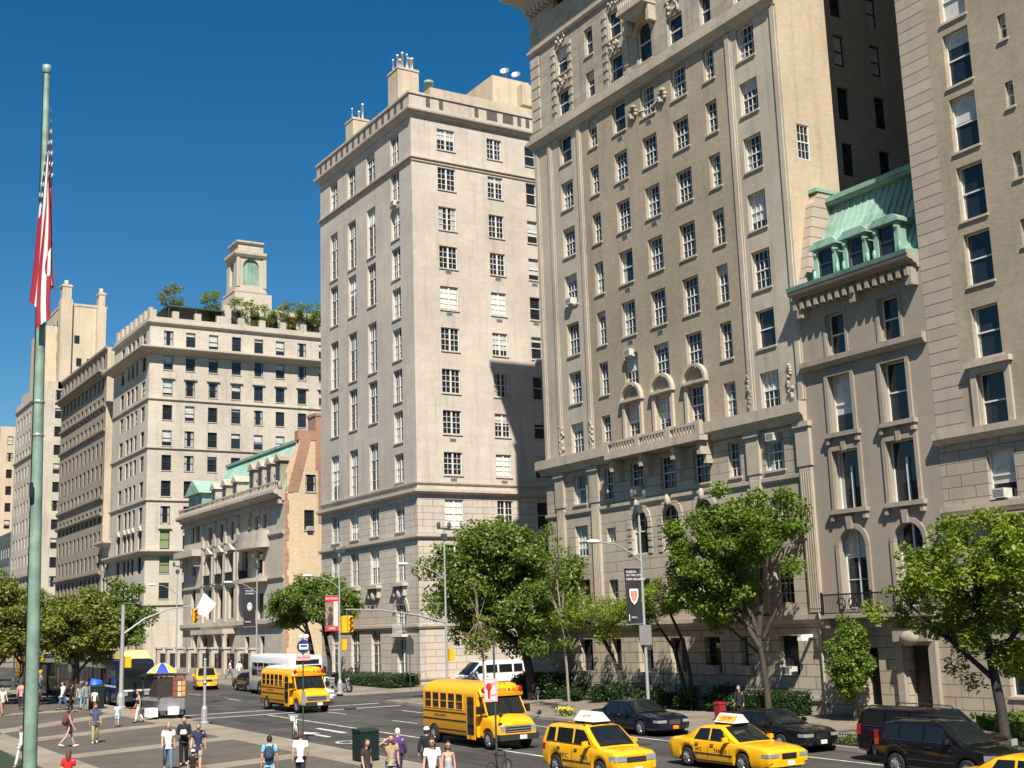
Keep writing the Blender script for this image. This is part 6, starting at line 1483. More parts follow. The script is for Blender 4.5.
def school_bus(label, loc, heading, group, L_=6.6, full=False):
    t = thing('school_bus', label, 'school bus', (0,0,0), 0, group); place_vehicle(t, loc, heading)
    xr, xf, hw, zb, zs, zt = -3.1, 1.75, 1.13, .46, 2.2, 2.68
    if full: xr = -6.2
    def sec(x, grow=0., top=zt):
        half = [(0, zb), (hw-.03, zb), (hw, zb+.06), (hw, zs)] + [(hw*math.cos(a)**.8 if a < PI/2-1e-6 else 0, zs+(top-zs)*math.sin(a)) for a in np.linspace(.15, PI/2, 8)]
        return [(x, -y, z) for y, z in half] + [(x, y, z) for y, z in half[-2:0:-1]]
    mb = MB(); V = [sec(x) for x in (xr, xr+.05, xf-.1, xf)]; n = len(V[0])
    mb.add([p for r in V for p in r], [(i*n+k, i*n+(k+1) % n, (i+1)*n+(k+1) % n, (i+1)*n+k) for i in range(3) for k in range(n)], 0, True)
    mb.add(V[0], [tuple(range(n))], 0); mb.add(V[-1], [tuple(range(n))[::-1]], 0)
    # front cap leaning over the windscreen
    capp = [(xf, 2.12), (xf+.30, 2.12), (xf+.34, 2.28), (xf+.22, 2.55), (xf, 2.66)]
    ys = np.linspace(-1, 1, 9); W_ = []
    for yy in ys:
        k = max(0., 1-abs(yy)**6*.55); W_.append([(xf + (x-xf)*(1-.35*yy**4), yy*1.06, 2.12+(z-2.12)*k) for x, z in capp])
    mb.add([p for r in W_ for p in r], [(i*5+k, (i+1)*5+k, (i+1)*5+k+1, i*5+k+1) for i in range(8) for k in range(4)] + [(i*5, i*5+1, (i+1)*5+1, (i+1)*5) for i in range(8)], 0, True)
    body = mb.build('body', M['bus_yellow'], t, sharp=35)
    if not full and 'white roof' in label:
        q = MB(); V = []
        for x in (xr+.02, xf-.05):
            half = [(hw*math.cos(a)**.8 if a < PI/2-1e-6 else 0, zs+.012+(zt-zs)*math.sin(a)+.006) for a in np.linspace(.75, PI/2, 6)]
            V.append([(x, -y, z) for y, z in half] + [(x, y, z) for y, z in half[-2::-1]])
        n = len(V[0]); q.add([p for r in V for p in r], [(k, k+1, n+k+1, n+k) for k in range(n-1)], 0, True); q.build('roof_panel', M['bus_white'], t)
    # nose: van style cab
    c = MB(); st = [(xf-.2, 1.0, .45, 1.45, .03), (xf+.35, .99, .42, 1.42, .05), (xf+1.0, .97, .42, 1.30, .06), (xf+1.35, .93, .44, 1.16, .04), (xf+1.5, .86, .50, 1.02, .02)]
    V = []; R_ = .38; xa = xf+.65
    xs = sorted({*np.round(np.linspace(st[0][0], st[-1][0], 16), 3).tolist(), *[round(xa+(R_+.07)*math.cos(PI*k/12), 3) for k in range(13)]}); xs = [x for x in xs if st[0][0] <= x <= st[-1][0]]
    for x in xs:
        w, z0, z1, cr = interp(st, x); d = (R_+.07)**2-(x-xa)**2
        if d > 0: z0 = max(z0, R_+math.sqrt(d))
        h = z1-z0; half = [(0, z0), (w*.9, z0), (w, z0+.1*h), (w, z0+.6*h), (w*.97, z1-.2*h), (w*.88, z1-.03), (w*.75, z1), (0, z1+cr)]
        V.append([(x, -y, z) for y, z in half] + [(x, y, z) for y, z in half[-2:0:-1]])
    n = len(V[0]); c.add([p for r in V for p in r], [(i*n+k, i*n+(k+1) % n, (i+1)*n+(k+1) % n, (i+1)*n+k) for i in range(len(V)-1) for k in range(n)], 0, True); c.add(V[-1], [tuple(range(n))[::-1]], 0)
    # cab doors and pillars up to the cap
    for s in (-1, 1): c.hexa([(xf-.05, s*.98, 1.3), (xf+.62, s*.98, 1.40), (xf+.62, s*.93, 1.40), (xf-.05, s*.93, 1.3), (xf-.05, s*.98, 2.2), (xf+.12, s*.92, 2.2), (xf+.12, s*.87, 2.2), (xf-.05, s*.93, 2.2)])
    c.build('bonnet', M['bus_yellow'], t, sharp=40)
    q = MB(); q.grid(lambda a, b: (xf+.66-.52*b+.04*(1-(2*a-1)**2), (2*a-1)*.9*(1-.04*b), 1.42+.72*b), 8, 4); q.build('windscreen', M['car_glass'], t)
    for s in (-1, 1):
        q = MB(); q.add([(xf-.02, s*.986, 1.5), (xf+.48, s*.986, 1.48), (xf+.16, s*.945, 2.06), (xf-.02, s*.96, 2.06)], [(0,1,2,3)]); q.build('cab_window', M['car_glass'], t)
    nw = 5 if not full else 10; w0 = xr+.22; ww = (.62 if not full else .6); gap = (xf-1.05-w0)/nw if not full else (xf-1.0-w0)/nw
    for s in (-1, 1):
        for k in range(nw):
            if s < 0 or True:
                q = MB(); x = w0+gap*k; q.box(x, x+gap*.80, s*hw-.012, s*hw+.012, 1.55, 2.18); wo = q.build('window', M['car_glass'], t)
                q = MB(); x1 = x+gap*.80
                for (a, b, z0, z1) in ((x-.03, x, 1.52, 2.21), (x1, x1+.03, 1.52, 2.21), (x, x1, 1.52, 1.55), (x, x1, 2.18, 2.21), (x, x1, 1.84, 1.87)): q.box(a, b, s*hw-.02, s*hw+.02, z0, z1)
                q.build('window_frame', M['bus_yellow'] if s else M['black'], wo)
    # service door on the kerb side (right-hand side), folded glass leaves
    q = MB(); q.box(xf-.82, xf-.14, -hw-.02, -hw+.03, .36, 2.2, 0); do = q.build('door', M['bus_yellow'], t)
    q = MB(); [q.box(x, x+.24, -hw-.03, -hw-.02, .55, 2.1) for x in (xf-.76, xf-.44)]; q.build('door_glass', M['car_glass'], do)
    q = MB(); q.box(xf-.50, xf-.46, -hw-.035, -hw-.02, .4, 2.15); q.build('door_seal', M['black'], do)
    q = MB()
    for z in (.62, 1.02, 1.36):
        for s in (-1, 1):
            q.box(xr+.02, (xf-.9) if s < 0 else xf-.1, s*hw-.014, s*hw+.014, z, z+.045 if z != 1.02 else z+.06)
    q.build('rub_rail', M['black'], t)
    text_mesh('SCHOOL DISTRICT', .13, 'decal', t, (xr+1.6, -hw-.005, 1.22), Euler((PI/2, 0, 0))); text_mesh('SCHOOL DISTRICT', .13, 'decal', t, (xr+1.6, hw+.005, 1.22), Euler((PI/2, 0, PI)))
    text_mesh('SCHOOL BUS', .19, 'black', t, (xf+.325, 0, 2.37), Euler((rad(68), 0, PI/2)))
    for y, m in ((-.88, 'taillight'), (-.66, 'taillight'), (.66, 'taillight'), (.88, 'taillight')):
        q = MB(); xx = xf + .30*(1-.35*(abs(y)/1.06)**4); q.lathe([(.125, xx-.05), (.125, xx+.035), (.10, xx+.045), (.0, xx+.05)], (0, y, 2.40), 12, 0, True, 'x'); q.build('warning_lamp', M[m] if abs(y) > .8 else M['amber'], t)
    for y in (-.2, 0, .2):
        q = MB(); q.ball((xf+.1, y, 2.655), (.06, .05, .03), 8, 5); q.build('marker_lamp', M['amber'], t)
    f = xf+1.5
    q = MB(); q.box(f-.08, f+.01, -.62, .62, .70, .98, 0)
    for z in (.73, .83, .93): q.box(f+.01, f+.025, -.6, .6, z, z+.04, 1)
    q.build('grille', [M['black'], M['rim']], t)
    for s in (-1, 1):
        q = MB(); q.box(f-.16, f+.005, s*.74-.12, s*.74+.12, .76, .97); q.build('headlight', M['headlight'], t)
        q = MB(); q.box(xf+.3, xf+.36, s*1.05 if s > 0 else -1.32, s*1.05+.27 if s > 0 else -1.05, 1.42, 1.75); q.tube([(xf+.3, s*.97, 1.45), (xf+.33, s*1.1, 1.5)], .02, 5); q.build('mirror', M['black'], t)
        q = MB(); q.tube([(f-.2, s*.85, 1.05), (f+.15, s*.95, 1.35), (f+.18, s*.95, 1.42)], .015, 4); q.ball((f+.18, s*.95, 1.47), (.07, .1, .1), 8, 6); q.build('crossover_mirror', M['black'], t)
    q = MB(); q.box(f-.2, f+.12, -.95, .95, .40, .64); q.build('front_bumper', M['trim_dark'], t)
    q = MB(); q.box(f+.12, f+.135, .0, .34, .44, .60); q.build('number_plate', M['plate'], t)
    q = MB(); q.box(xr-.1, xr, -hw, hw, .42, .62); q.build('rear_bumper', M['trim_dark'], t)
    ar = xr+1.05 if not full else xr+1.6
    for s in (-1, 1):
        wheel(t, xa, s*.86, R_, .25); wheel(t, ar, s*1.04, R_+.01, .3)
        q = MB(); q.lathe([(0, -.021), (R_+.07, -.02), (R_+.07, .02), (.0, .021)], (ar, s*(hw-.002), R_+.02), 18, 0, False, 'y'); q.build('wheel_arch', M['under'], t)
    q = MB(); q.box(xr+.2, f-.3, -.75, .75, .3, .6); q.build('underbody', M['under'], t)
    return t
SBG = 'yellow school buses on the avenue'
school_bus('short yellow school bus in front, beside the two people in white and grey tops', (28.45, 49.45), -90, SBG)
school_bus('short yellow school bus with a white roof farther up at the crossing', (30.6, 75.9), -90, SBG)
school_bus('long yellow school bus far back beside the flagpole', (26.4, 131), -90, SBG, full=True)
school_bus('long yellow school bus half hidden by olive leaves beyond the bus shelter', (28.6, 138), -90, SBG, full=True)

def box_bus(name, label, cat, loc, heading, L_, h, paint, side=None, top=None, hw=1.27, stripe=None, group=None, coach=False):
    t = thing(name, label, cat, (0,0,0), 0, group); place_vehicle(t, loc, heading)
    x0, x1 = -L_/2, L_/2; zb = .32
    prof = [(hw-.02, zb), (hw, zb+.05), (hw, h-.35), (hw-.08, h-.12), (hw-.3, h), (0, h+.04)]
    poly = [(-y, z) for y, z in prof] + [(y, z) for y, z in prof[-2::-1]]
    mb = MB(); st = [(x0, .96), (x0+.12, 1.), (x1-.5, 1.), (x1-.12, .97), (x1, .9)]; V = [[(x, y*k, z if z < 2 else h+(z-h)*1.0) for y, z in poly] for x, k in st]; n = len(poly)
    mb.add([p for r in V for p in r], [(i*n+k, i*n+(k+1) % n, (i+1)*n+(k+1) % n, (i+1)*n+k) for i in range(4) for k in range(n)], 0, True); mb.add(V[0], [tuple(range(n))], 0); mb.add(V[-1], [tuple(range(n))[::-1]], 0)
    mb.build('body', M[paint], t, sharp=30)
    nw = int((L_-2.2)/1.25)
    for s in (-1, 1):
        for k in range(nw):
            q = MB(); xa = x0+.7+k*1.25; q.box(xa, xa+1.12, s*hw-.012, s*hw+.012, h*.47, h*.80); q.build('window', M['car_glass'], t)
        if side:
            q = MB(); q.box(x0+.6, x1-1.2, s*hw-.014, s*hw+.014, .75, h*.42); q.build('side_poster', M[side], t)
        for xa in (x0+2.4, x1-2.5):
            wheel(t, xa, s*(hw-.12), .48, .28); q = MB(); q.lathe([(0, -.021), (.54, -.02), (.54, .02), (0, .021)], (xa, s*(hw-.003), .5), 18, 0, False, 'y'); q.build('wheel_arch', M['under'], t)
        q = MB(); q.box(x1-.02, x1+.05, s*.72-.16, s*.72+.16, .75, .98); q.build('headlight', M['headlight'], t)
        q = MB(); q.box(x1+.05, x1+.25, s*(hw+.02)-.08, s*(hw+.02)+.08, h*.55, h*.72); q.tube([(x1-.05, s*(hw-.15), h*.8), (x1+.15, s*hw, h*.72)], .02, 5); q.build('mirror', M['black'], t)
    q = MB(); q.grid(lambda a, b: (x1+.012-.0*b, (2*a-1)*hw*.86, h*.40+h*.36*b), 4, 2); q.build('windscreen', M['car_glass'], t)
    q = MB(); q.box(x1-.02, x1+.02, -hw*.7, hw*.7, h*.79, h*.90); ds = q.build('destination_sign', M['black'], t)
    q = MB(); q.box(x1-.1, x1+.1, -hw*.9, hw*.9, .38, .66); q.build('front_bumper', M['trim_dark'], t)
    q = MB(); q.box(x1+.10, x1+.115, -.2, .2, .44, .58); q.build('number_plate', M['plate'], t)
    if stripe:
        q = MB(); q.box(x1-.05, x1+.03, -hw*.9, hw*.9, 1.02, 1.14); [q.box(x0+.1, x1-.4, s*hw-.015, s*hw+.015, 1.3, 1.42) for s in (-1, 1)]; q.build('stripe', M[stripe], t)
    if top:
        q = MB(); q.hexa([(x0+1, -hw*.8, h+.02), (x1-.4, -hw*.8, h+.02), (x1-.4, hw*.8, h+.02), (x0+1, hw*.8, h+.02), (x0+1.2, -hw*.72, h+.55), (x1-.8, -hw*.72, h+.55), (x1-.8, hw*.72, h+.55), (x0+1.2, hw*.72, h+.55)]); q.build('roof_fairing', M[top], t)
    q = MB(); q.box(x0+.3, x1-.3, -hw*.8, hw*.8, .2, .4); q.build('underbody', M['under'], t)
    return t
box_bus('city_bus', 'navy city bus with a pale yellow roof housing facing the crossing, behind the signal pole', 'bus', (24.0, 93.6), -90, 11, 3.15, 'citybus_navy', top='cream_top', stripe='paint_road', group='city buses at the museum stop')
box_bus('city_bus', 'dark city bus with a brown poster on its side at the museum bus stop', 'bus', (24.0, 106.5), -90, 11, 3.2, 'citybus_dark', side='citybus_brown', group='city buses at the museum stop')
box_bus('coach', 'white coach with dark side windows behind the school bus with the white roof', 'coach', (36.05, 91.6), -90, 8.6, 2.95, 'bus_white')
# ------------------------------------------------------------------ street furniture
def zs(y): return zg(y)+.15
def pole_base(mb, z0=0.):
    mb.lathe([(.26, 0), (.26, .12), (.2, .16), (.19, .75), (.13, .95), (.1, 1.05)], (0,0,0), 8, 0, False)
def lamp_post(label, x, y, h, arm_z, arm, group='lamp posts on the avenue', top=True, base=True, side=(-1, 0), mat='pole_grey', ped=None):
    t = thing('street_lamp', label, 'street lamp', (x, y, zs(y)), 0, group)
    mb = MB(); mb.tube([(0,0,0), (0,0,h)], [.09, .05], 8)
    if base: pole_base(mb)
    mb.build('pole', M[mat], t)
    if arm:
        dx, dy = side
        mb = MB(); mb.tube([(0,0,arm_z), (dx*arm*.25, dy*arm*.25, arm_z+.45), (dx*arm*.6, dy*arm*.6, arm_z+.85), (dx*arm, dy*arm, arm_z+.95)], [.045, .04, .035, .03], 6); mb.build('arm', M[mat], t)
        mb = MB(); c = Vector((dx*(arm+.3), dy*(arm+.3), arm_z+.98)); mb.ball(c, (.42, .16, .1) if abs(dx) > .5 else (.16, .42, .1), 12, 6); hd = mb.build('lamp_head', M['white'], t)
        mb = MB(); mb.ball(c-Vector((dx*-.08, dy*-.08, .06)), (.22, .12, .07) if abs(dx) > .5 else (.12, .22, .07), 10, 5); mb.build('lens', M['headlight'], hd)
    if top:
        mb = MB(); mb.box(-.45, .45, -.08, .08, h-.05, h+.05); mb.lathe([(.11, h+.05), (.13, h+.3), (.05, h+.42)], (-.38, 0, 0), 8); mb.lathe([(.11, h+.05), (.13, h+.3), (.05, h+.42)], (.38, 0, 0), 8); mb.box(-.16, .16, -.13, .13, h-.75, h-.35); mb.build('top_fitting', M['pole_dark'], t)
    return t
lampA = lamp_post('tall grey lamp post carrying the black crest banner, by the dark blue black sedan', 38.2, 50.0, 10.9, 7.75, 2.5)
lampB = lamp_post('tall grey corner lamp post with a long traffic signal arm over the avenue', 38.2, 70.2, 10.8, 7.6, 2.6)
lampC = lamp_post('grey lamp post carrying the red banner in front of the pale pink corner house', 38.2, 86.4, 10.2, 7.5, 2.2)
lampD = lamp_post('grey lamp post with the black portrait banner in front of the mansion', 38.2, 103.5, 10.5, 7.6, 2.2)
lampE = lamp_post('most distant grey lamp post, beyond the mansion', 38.2, 126, 10.9, 8.1, 2.2)
lamp_post('dark slim post among the far trees by the bus shelter', 21.6, 118, 6.0, 4, 0, top=False, mat='pole_dark')
def mast_arm(t, z0, L_, rise, d=(-1, 0), mat='pole_grey'):
    mb = MB(); mb.tube([(0,0,z0), (d[0]*L_*.3, d[1]*L_*.3, z0+rise*.55), (d[0]*L_*.65, d[1]*L_*.65, z0+rise*.9), (d[0]*L_, d[1]*L_, z0+rise)], [.075, .065, .05, .04], 6)
    mb.tube([(0,0,z0+rise+.25), (d[0]*L_*.8, d[1]*L_*.8, z0+rise+.2)], .012, 4); mb.build('mast_arm', M[mat], t)
def signal(label, x, y, z, face=1, n=3, two=True, hang=None):
    """hanging signal head; its lights face +y (north) or -y"""
    t = thing('traffic_signal', label, 'traffic signal', (x, y, z), 0, 'yellow traffic signals')
    heads = [(-.19, face), (.19, -face)] if two else [(0, face)]
    for dx, f in heads:
        mb = MB(); mb.box(dx-.155, dx+.155, -.13, .13, .1, 1.05)
        for k in range(n):
            zz = .26+.31*k; mb.lathe([(.115, .13*f), (.125, .30*f)], (dx, 0, zz), 10, 0, True, 'y')
        mb.build('housing', M['signal_yellow'], t)
        for k, m in enumerate(('lens_green', 'amber', 'taillight')):
            mb = MB(); mb.lathe([(.0, .142*f), (.11, .14*f)], (dx, 0, .26+.31*k), 10, 0, True, 'y'); mb.build('lens', M[m], t)
    if hang:
        mb = MB(); mb.tube([(0,0,1.05), (0,0,1.1+hang)], .025, 5); mb.box(-.3, .3, -.03, .03, 1.05, 1.10); mb.build('hanger', M['galv'], t)
    return t
M['lens_green'] = plain('green lens', (.02,.25,.14), .2)
mast_arm(lampB, 4.95, 6.8, .95)
signal('pair of yellow traffic signals on the long arm beside the red banner', 38.2-6.7, 70.2, zs(70.2)+4.45, 1, hang=.22)
poleL = thing('signal_pole', 'thick grey signal pole on the near sidewalk in front of the navy city bus', 'signal pole', (22.0, 84.2, zs(84.2)))
mb = MB(); mb.tube([(0,0,0), (0,0,6.6)], [.15, .11], 10); mb.lathe([(.34, 0), (.34, .15), (.26, .2), (.24, .8), (.17, 1.05)], (0,0,0), 8, 0, False); mb.build('pole', M['pole_grey'], poleL)
mast_arm(poleL, 4.7, 4.6, 1.75, (1, 0)); 
mb = MB(); mb.box(.17, .55, -.18, .18, 2.6, 3.3); mb.build('pedestrian_signal', M['signal_yellow'], poleL)
signal('yellow traffic signal on the rising left arm above the distant taxi', 26.75, 84.2, zs(84.2)+5.2, -1, hang=.1, two=False)
t = thing('street_sign', 'white blank-backed sign panel tilted beside the left yellow traffic signal', 'sign', (27.45, 84.2, zs(84.2)+6.45))
mb = MB(); mb.hexa([(-.75,-.02,-.45),(.05,-.02,-.75),(.05,.02,-.75),(-.75,.02,-.45),(-.1,-.02,.85),(.75,-.02,.1),(.75,.02,.1),(-.1,.02,.85)]); mb.build('panel', M['white'], t)
mb = MB(); mb.tube([(-.75, .05, .05), (.3, .05, .0)], .03, 6); mb.build('bracket', M['galv'], t)
t = signal('small yellow traffic signal glowing among the olive tree leaves', 19.0, 110, zs(110)+6.4, -1, two=False, hang=.1)
mb = MB(); mb.tube([(0,.2,1.2), (0,.2,-6.4)], .07, 6); mb.build('post', M['pole_dark'], t)
def ped_signal(lamp, x, y, z, s): mb = MB(); mb.box(x-.16, x+.16, y-.2, y+.2, z, z+.75); mb.build('pedestrian_signal', M['signal_yellow'], lamp)
ped_signal(lampC, .3, 0, 3.1, 1); ped_signal(lampB, .35, .1, 2.6, 1)
def banner(label, lamp, z0, w, h, kind):
    x, y, zb = lamp.location
    t = thing('banner', label, 'banner', (x, y, zb+z0), 0, None)
    mat = M['banner_black'] if kind != 'red' else M['banner_photo']
    mb = MB(); s = -1
    P = lambda u, v: (s*(.12+w*u), .04*math.sin(v*5+u*3)*u, h*v)
    mb.grid(P, 6, 14); mb.build('cloth', mat, t)
    mb = MB()
    for v in (0, 1): mb.tube([(0, 0, h*v), (s*(w+.18), 0, h*v)], .025, 5)
    mb.build('bracket', M['galv'], t)
    f = -.03
    def card(x0, x1, z0_, z1_, m, nm, y=f):
        mb = MB(); a, b = s*(.12+w*x0), s*(.12+w*x1); mb.box(min(a, b), max(a, b), y-.004+.02*0, y, h*z0_, h*z1_); mb.box(min(a, b), max(a, b), -y, -y+.004, h*z0_, h*z1_); return mb.build(nm, M[m], t)
    xc = s*(.12+w/2)
    if kind == 'crest':
        for i, (tx, zz) in enumerate((('MUSEUM', .93), ('OF THE CITY', .87), ('NEW GALLERIES', .80))): text_mesh(tx, .155, 'white', t, (s*(.12+w*.95), -.055, h*zz), Euler((PI/2, 0, 0)), align='LEFT')
        for sgn in (-1, 1):
            mb = MB(); pts = [(-.26, .35), (.26, .35), (.26, .0), (.17, -.25), (0, -.42), (-.17, -.25), (-.26, 0)]
            mb.prism([(xc+a, h*.50+b) for a, b in pts], lambda a, b, c: (a, c, b), sgn*.05, sgn*.058); cr = mb.build('crest', M['white'], t)
            mb = MB(); mb.prism([(xc+a*.72, h*.50+b*.72) for a, b in pts], lambda a, b, c: (a, c, b), sgn*.058, sgn*.062); mb.build('crest_field', M['red_soft'], cr)
            mb = MB(); mb.prism([(xc-.04, h*.5+.26), (xc+.04, h*.5+.26), (xc+.04, h*.5-.3), (xc-.04, h*.5-.3)], lambda a, b, c: (a, c, b), sgn*.062, sgn*.065); mb.build('crest_bar', M['gold'], cr)
        text_mesh('MAY 2', .12, 'white', t, (s*(.12+w*.72), -.055, h*.12), Euler((PI/2, 0, 0)), align='LEFT'); card(.84, .88, .06, .18, 'white', 'rule', -.05)
    elif kind == 'portrait':
        for i, (tx, zz) in enumerate((('THE ART', .93), ('OF DRESS', .86))): text_mesh(tx, .18, 'white', t, (s*(.12+w*.9), -.055, h*zz), Euler((PI/2, 0, 0)), align='LEFT')
        for sgn in (-1, 1):
            mb = MB(); mb.ball((xc, sgn*.045, h*.52), (.24, .02, .36), 14, 8); mb.build('mask', M['statue_white'], t)
            mb = MB(); [mb.ball((xc+dx, sgn*.062, h*.55), (.05, .008, .03), 8, 5) for dx in (-.09, .09)]; mb.ball((xc, sgn*.064, h*.44), (.07, .006, .02), 8, 5); mb.build('mask_feature', M['banner_black'], t)
        text_mesh('SPRING', .16, 'white', t, (s*(.12+w*.9), -.055, h*.13), Euler((PI/2, 0, 0)), align='LEFT')
    else:
        card(0, 1, .84, 1.0, 'banner_red', 'red_band'); card(0, 1, .0, .13, 'banner_red', 'red_band'); card(.0, .36, .13, .84, 'banner_pale', 'pale_field')
        text_mesh('NATIONAL', .2, 'white', t, (xc, -.05, h*.92), Euler((PI/2, 0, 0))); text_mesh('OPEN', .2, 'white', t, (xc, -.05, h*.065), Euler((PI/2, 0, 0)))
        mb = MB(); mb.ball((s*(.12+w*.62), 0, h*.62), (.2, .045, .22), 10, 6); mb.ball((s*(.12+w*.66), 0, h*.36), (.26, .04, .5), 10, 6); mb.build('pictured_figure', M['figure_dark'], t)
    return t
M['red_soft'] = plain('soft red', (.55,.18,.14), .6); M['gold'] = plain('gold', (.5,.36,.12), .5); M['statue_white'] = plain('pale mask', (.55,.53,.48), .7, var=.2)
M['banner_pale'] = plain('pale banner field', (.62,.55,.48), .7); M['figure_dark'] = plain('dark figure', (.08,.05,.045), .7)
banner('black banner with a small crest and white lettering on the tall lamp post', lampA, 4.75, .92, 2.7, 'crest')
banner('red edged banner with a dark figure in front of the dark trees', lampC, 4.5, 1.0, 2.5, 'red')
banner('black banner with a pale mask on a lamp post in front of the mansion', lampD, 4.85, 1.05, 3.2, 'portrait')
t = thing('street_sign', 'grey back of a parking sign under the black crest banner', 'sign', (38.2, 50.0, zs(50)+3.75)); mb = MB(); mb.box(-.42, .30, -.14, -.115, 0, .95); mb.build('panel', M['galv'], t); mb = MB(); mb.box(-.14, .14, -.115, .1, .3, .36); mb.build('bracket', M['galv'], t)
def sign_post(label, x, y, h, build, cat='sign', name='street_sign', mat='pole_dark', r=.035):
    t = thing(name, label, cat, (x, y, zs(y))); mb = MB(); mb.tube([(0,0,0), (0,0,h)], r, 6); mb.build('post', M[mat], t); build(t); return t
def busstop(t):
    mb = MB(); mb.lathe([(.0, -.035), (.31, -.035), (.31, .035), (.0, .035)], (0, -.05, 4.15), 20, 0, False, 'y'); d = mb.build('round_sign', M['bluesign'], t)
    for s in (-1, 1):
        mb = MB(); mb.box(-.22, .22, -.05+s*.037-.003, -.05+s*.037+.003, 4.02, 4.26); mb.build('bus_symbol', M['white'], d); mb = MB(); mb.box(-.17, .17, -.05+s*.042-.002, -.05+s*.042+.002, 4.13, 4.22); mb.build('bus_symbol_window', M['bluesign'], d)
    mb = MB(); mb.ball((-.12, -.05, 4.6), (.14, .05, .12), 8, 5); mb.ball((.16, -.05, 4.6), (.12, .05, .11), 8, 5); mb.build('top_plate', M['white'], t)
    mb = MB(); mb.box(-.34, .34, -.08, -.03, 3.52, 3.76); mb.build('route_plate', M['pink'], t); text_mesh('M1 M2 M3', .14, 'red', t, (0, -.086, 3.64), Euler((PI/2, 0, 0)))
    mb = MB(); mb.box(-.10, .10, -.075, -.04, 1.5, 2.1); mb.build('timetable', M['galv'], t)
sign_post('bus stop sign with a round blue plate in front of the white roofed school bus', 23.0, 56.2, 4.5, busstop)
def nopark(t):
    mb = MB(); mb.box(-.44, .06, -.06, -.035, 2.55, 3.3, 0); p = mb.build('sign_plate', M['pink'], t)
    for s in (-1,):
        mb = MB(); mb.box(-.40, -.02, -.066, -.06, 2.6, 3.25); mb.build('sign_face', M['sign_face'], p)
    mb = MB(); mb.lathe([(0, -.004), (.12, -.004), (.12, .004), (0, .004)], (-.27, -.072, 3.04), 14, 0, False, 'y'); mb.box(-.32, -.22, -.076, -.068, 2.66, 2.95); mb.build('red_symbol', M['red'], p)
    text_mesh('NO', .13, 'red', p, (-.1, -.07, 3.12), Euler((PI/2, 0, 0))); text_mesh('6PM', .10, 'red', p, (-.1, -.07, 2.75), Euler((PI/2, 0, 0)))
M['sign_face'] = plain('pale pink sign face', (.85,.55,.56), .5)
sign_post('dark post with a pink and red parking sign in front of the near school bus', 22.1, 37.3, 4.6, nopark)
def lolli(t):
    mb = MB(); mb.prism([(-.32, 2.55), (.32, 2.55), (.32, 3.6), (0, 4.0), (-.32, 3.6)], lambda x, z, y: (x, y, z), -.03, .03); mb.build('sign_plate', M['pole_dark'], t)
sign_post('dark pointed sign on a thin post at the corner of the pale pink house', 44.5, 87.6, 3.7, lolli)
sp = thing('short_post', 'short pale grey post with a flared base on the kerb beside the food cart', 'post', (22.3, 68.3, zs(68.3)))
mb = MB(); mb.tube([(0,0,0), (0,0,3.35)], [.085, .075], 10); mb.lathe([(.24, 0), (.24, .1), (.17, .15), (.16, .8), (.09, .95)], (0,0,0), 8, 0, False); mb.build('pole', M['pole_grey'], sp)
mb = MB(); mb.ball((0,0,1.7+.45), (.13,.13,.13), 8, 6); mb.build('push_button', M['galv'], sp); mb = MB(); mb.lathe([(.09, 3.35), (.1, 3.4), (.0, 3.46)], (0,0,0), 10); mb.build('cap', M['galv'], sp)
# flagpole and its limp flag
fx, fy = 5.35, 27.0
fp = thing('flagpole', 'tall pale green flagpole rising the full height at the left', 'flagpole', (fx, fy, zs(fy)))
fp.rotation_euler = (0, rad(-.85)*math.cos(rad(31.85)), 0); fp.rotation_euler = Matrix.Rotation(rad(-.85), 3, Vector((math.sin(rad(31.85)), math.cos(rad(31.85)), 0))).to_euler()
mb = MB(); mb.tube([(0,0,0), (0,0,6), (0,0,17.3)], [.145, .13, .068], 14); mb.lathe([(.34, 0), (.34, .3), (.22, .5), (.15, .7)], (0,0,0), 12); mb.build('shaft', M['pole_verdigris'], fp)
mb = MB(); mb.lathe([(.069, 17.3), (.092, 17.32), (.092, 17.42), (.09, 17.5), (.0, 17.52)], (0,0,0), 12); mb.build('truck_cap', M['pole_verdigris'], fp)
for z in (9.3, 10.0): mb = MB(); mb.lathe([(.12, z-.03), (.132, z), (.12, z+.03)], (0,0,0), 12); mb.build('pole_band', M['galv'], fp)
mb = MB(); mb.box(-.16, -.1, -.2, -.1, 8.0, 8.3); mb.build('cleat', M['iron'], fp)
mb = MB(); mb.tube([(-.085,-.06,17.3), (-.16,-.07,2)], .008, 4); mb.build('halyard', M['black'], fp)
M['flag_red'] = plain('flag red', (.26,.012,.026), .8); M['flag_white'] = plain('flag white', (.60,.58,.56), .8); M['flag_blue'] = plain('flag blue', (.012,.018,.065), .8)
fl_ = thing('flag', 'limp american flag of red and white stripes hanging down the flagpole', 'flag', (fx-.22, fy+.13, zs(fy)+16.75))
vr = Vector((math.cos(yaw0 := rad(31.85)), -math.sin(yaw0), 0)); vd = Vector((-math.sin(yaw0)*0-.19, -.98, 0))
def flagP(s, tt):
    # hoist along the pole (tt 0 top .. 1 bottom); the fly falls almost straight down in folds
    z = -.15 - 2.2*tt*(1-.25*s) - 3.95*s*(1-.12*tt)
    spread = (.03+.30*s)*(1.0)
    zig = float(np.interp(tt, [0, .2, .45, .78, 1], [.2, .55, -.5, .52, -.15]))
    w = zig*(spread*1.75) + .05*s*math.sin(9*tt+4.2*s) + .06*(1-s) + .02
    d = float(np.interp(tt, [0, .2, .45, .78, 1], [.12, .15, .19, .26, .33])) + .05*s*math.sin(15*tt+7*s) + .05*math.sin(5*s+2*tt)
    p = vr*(w+.03) + vd*d
    return (p.x, p.y, z)
def flagmat(s, tt): return 2 if (s < .40 and tt < 7/13) else (0 if int(tt*13) % 2 == 0 else 1)
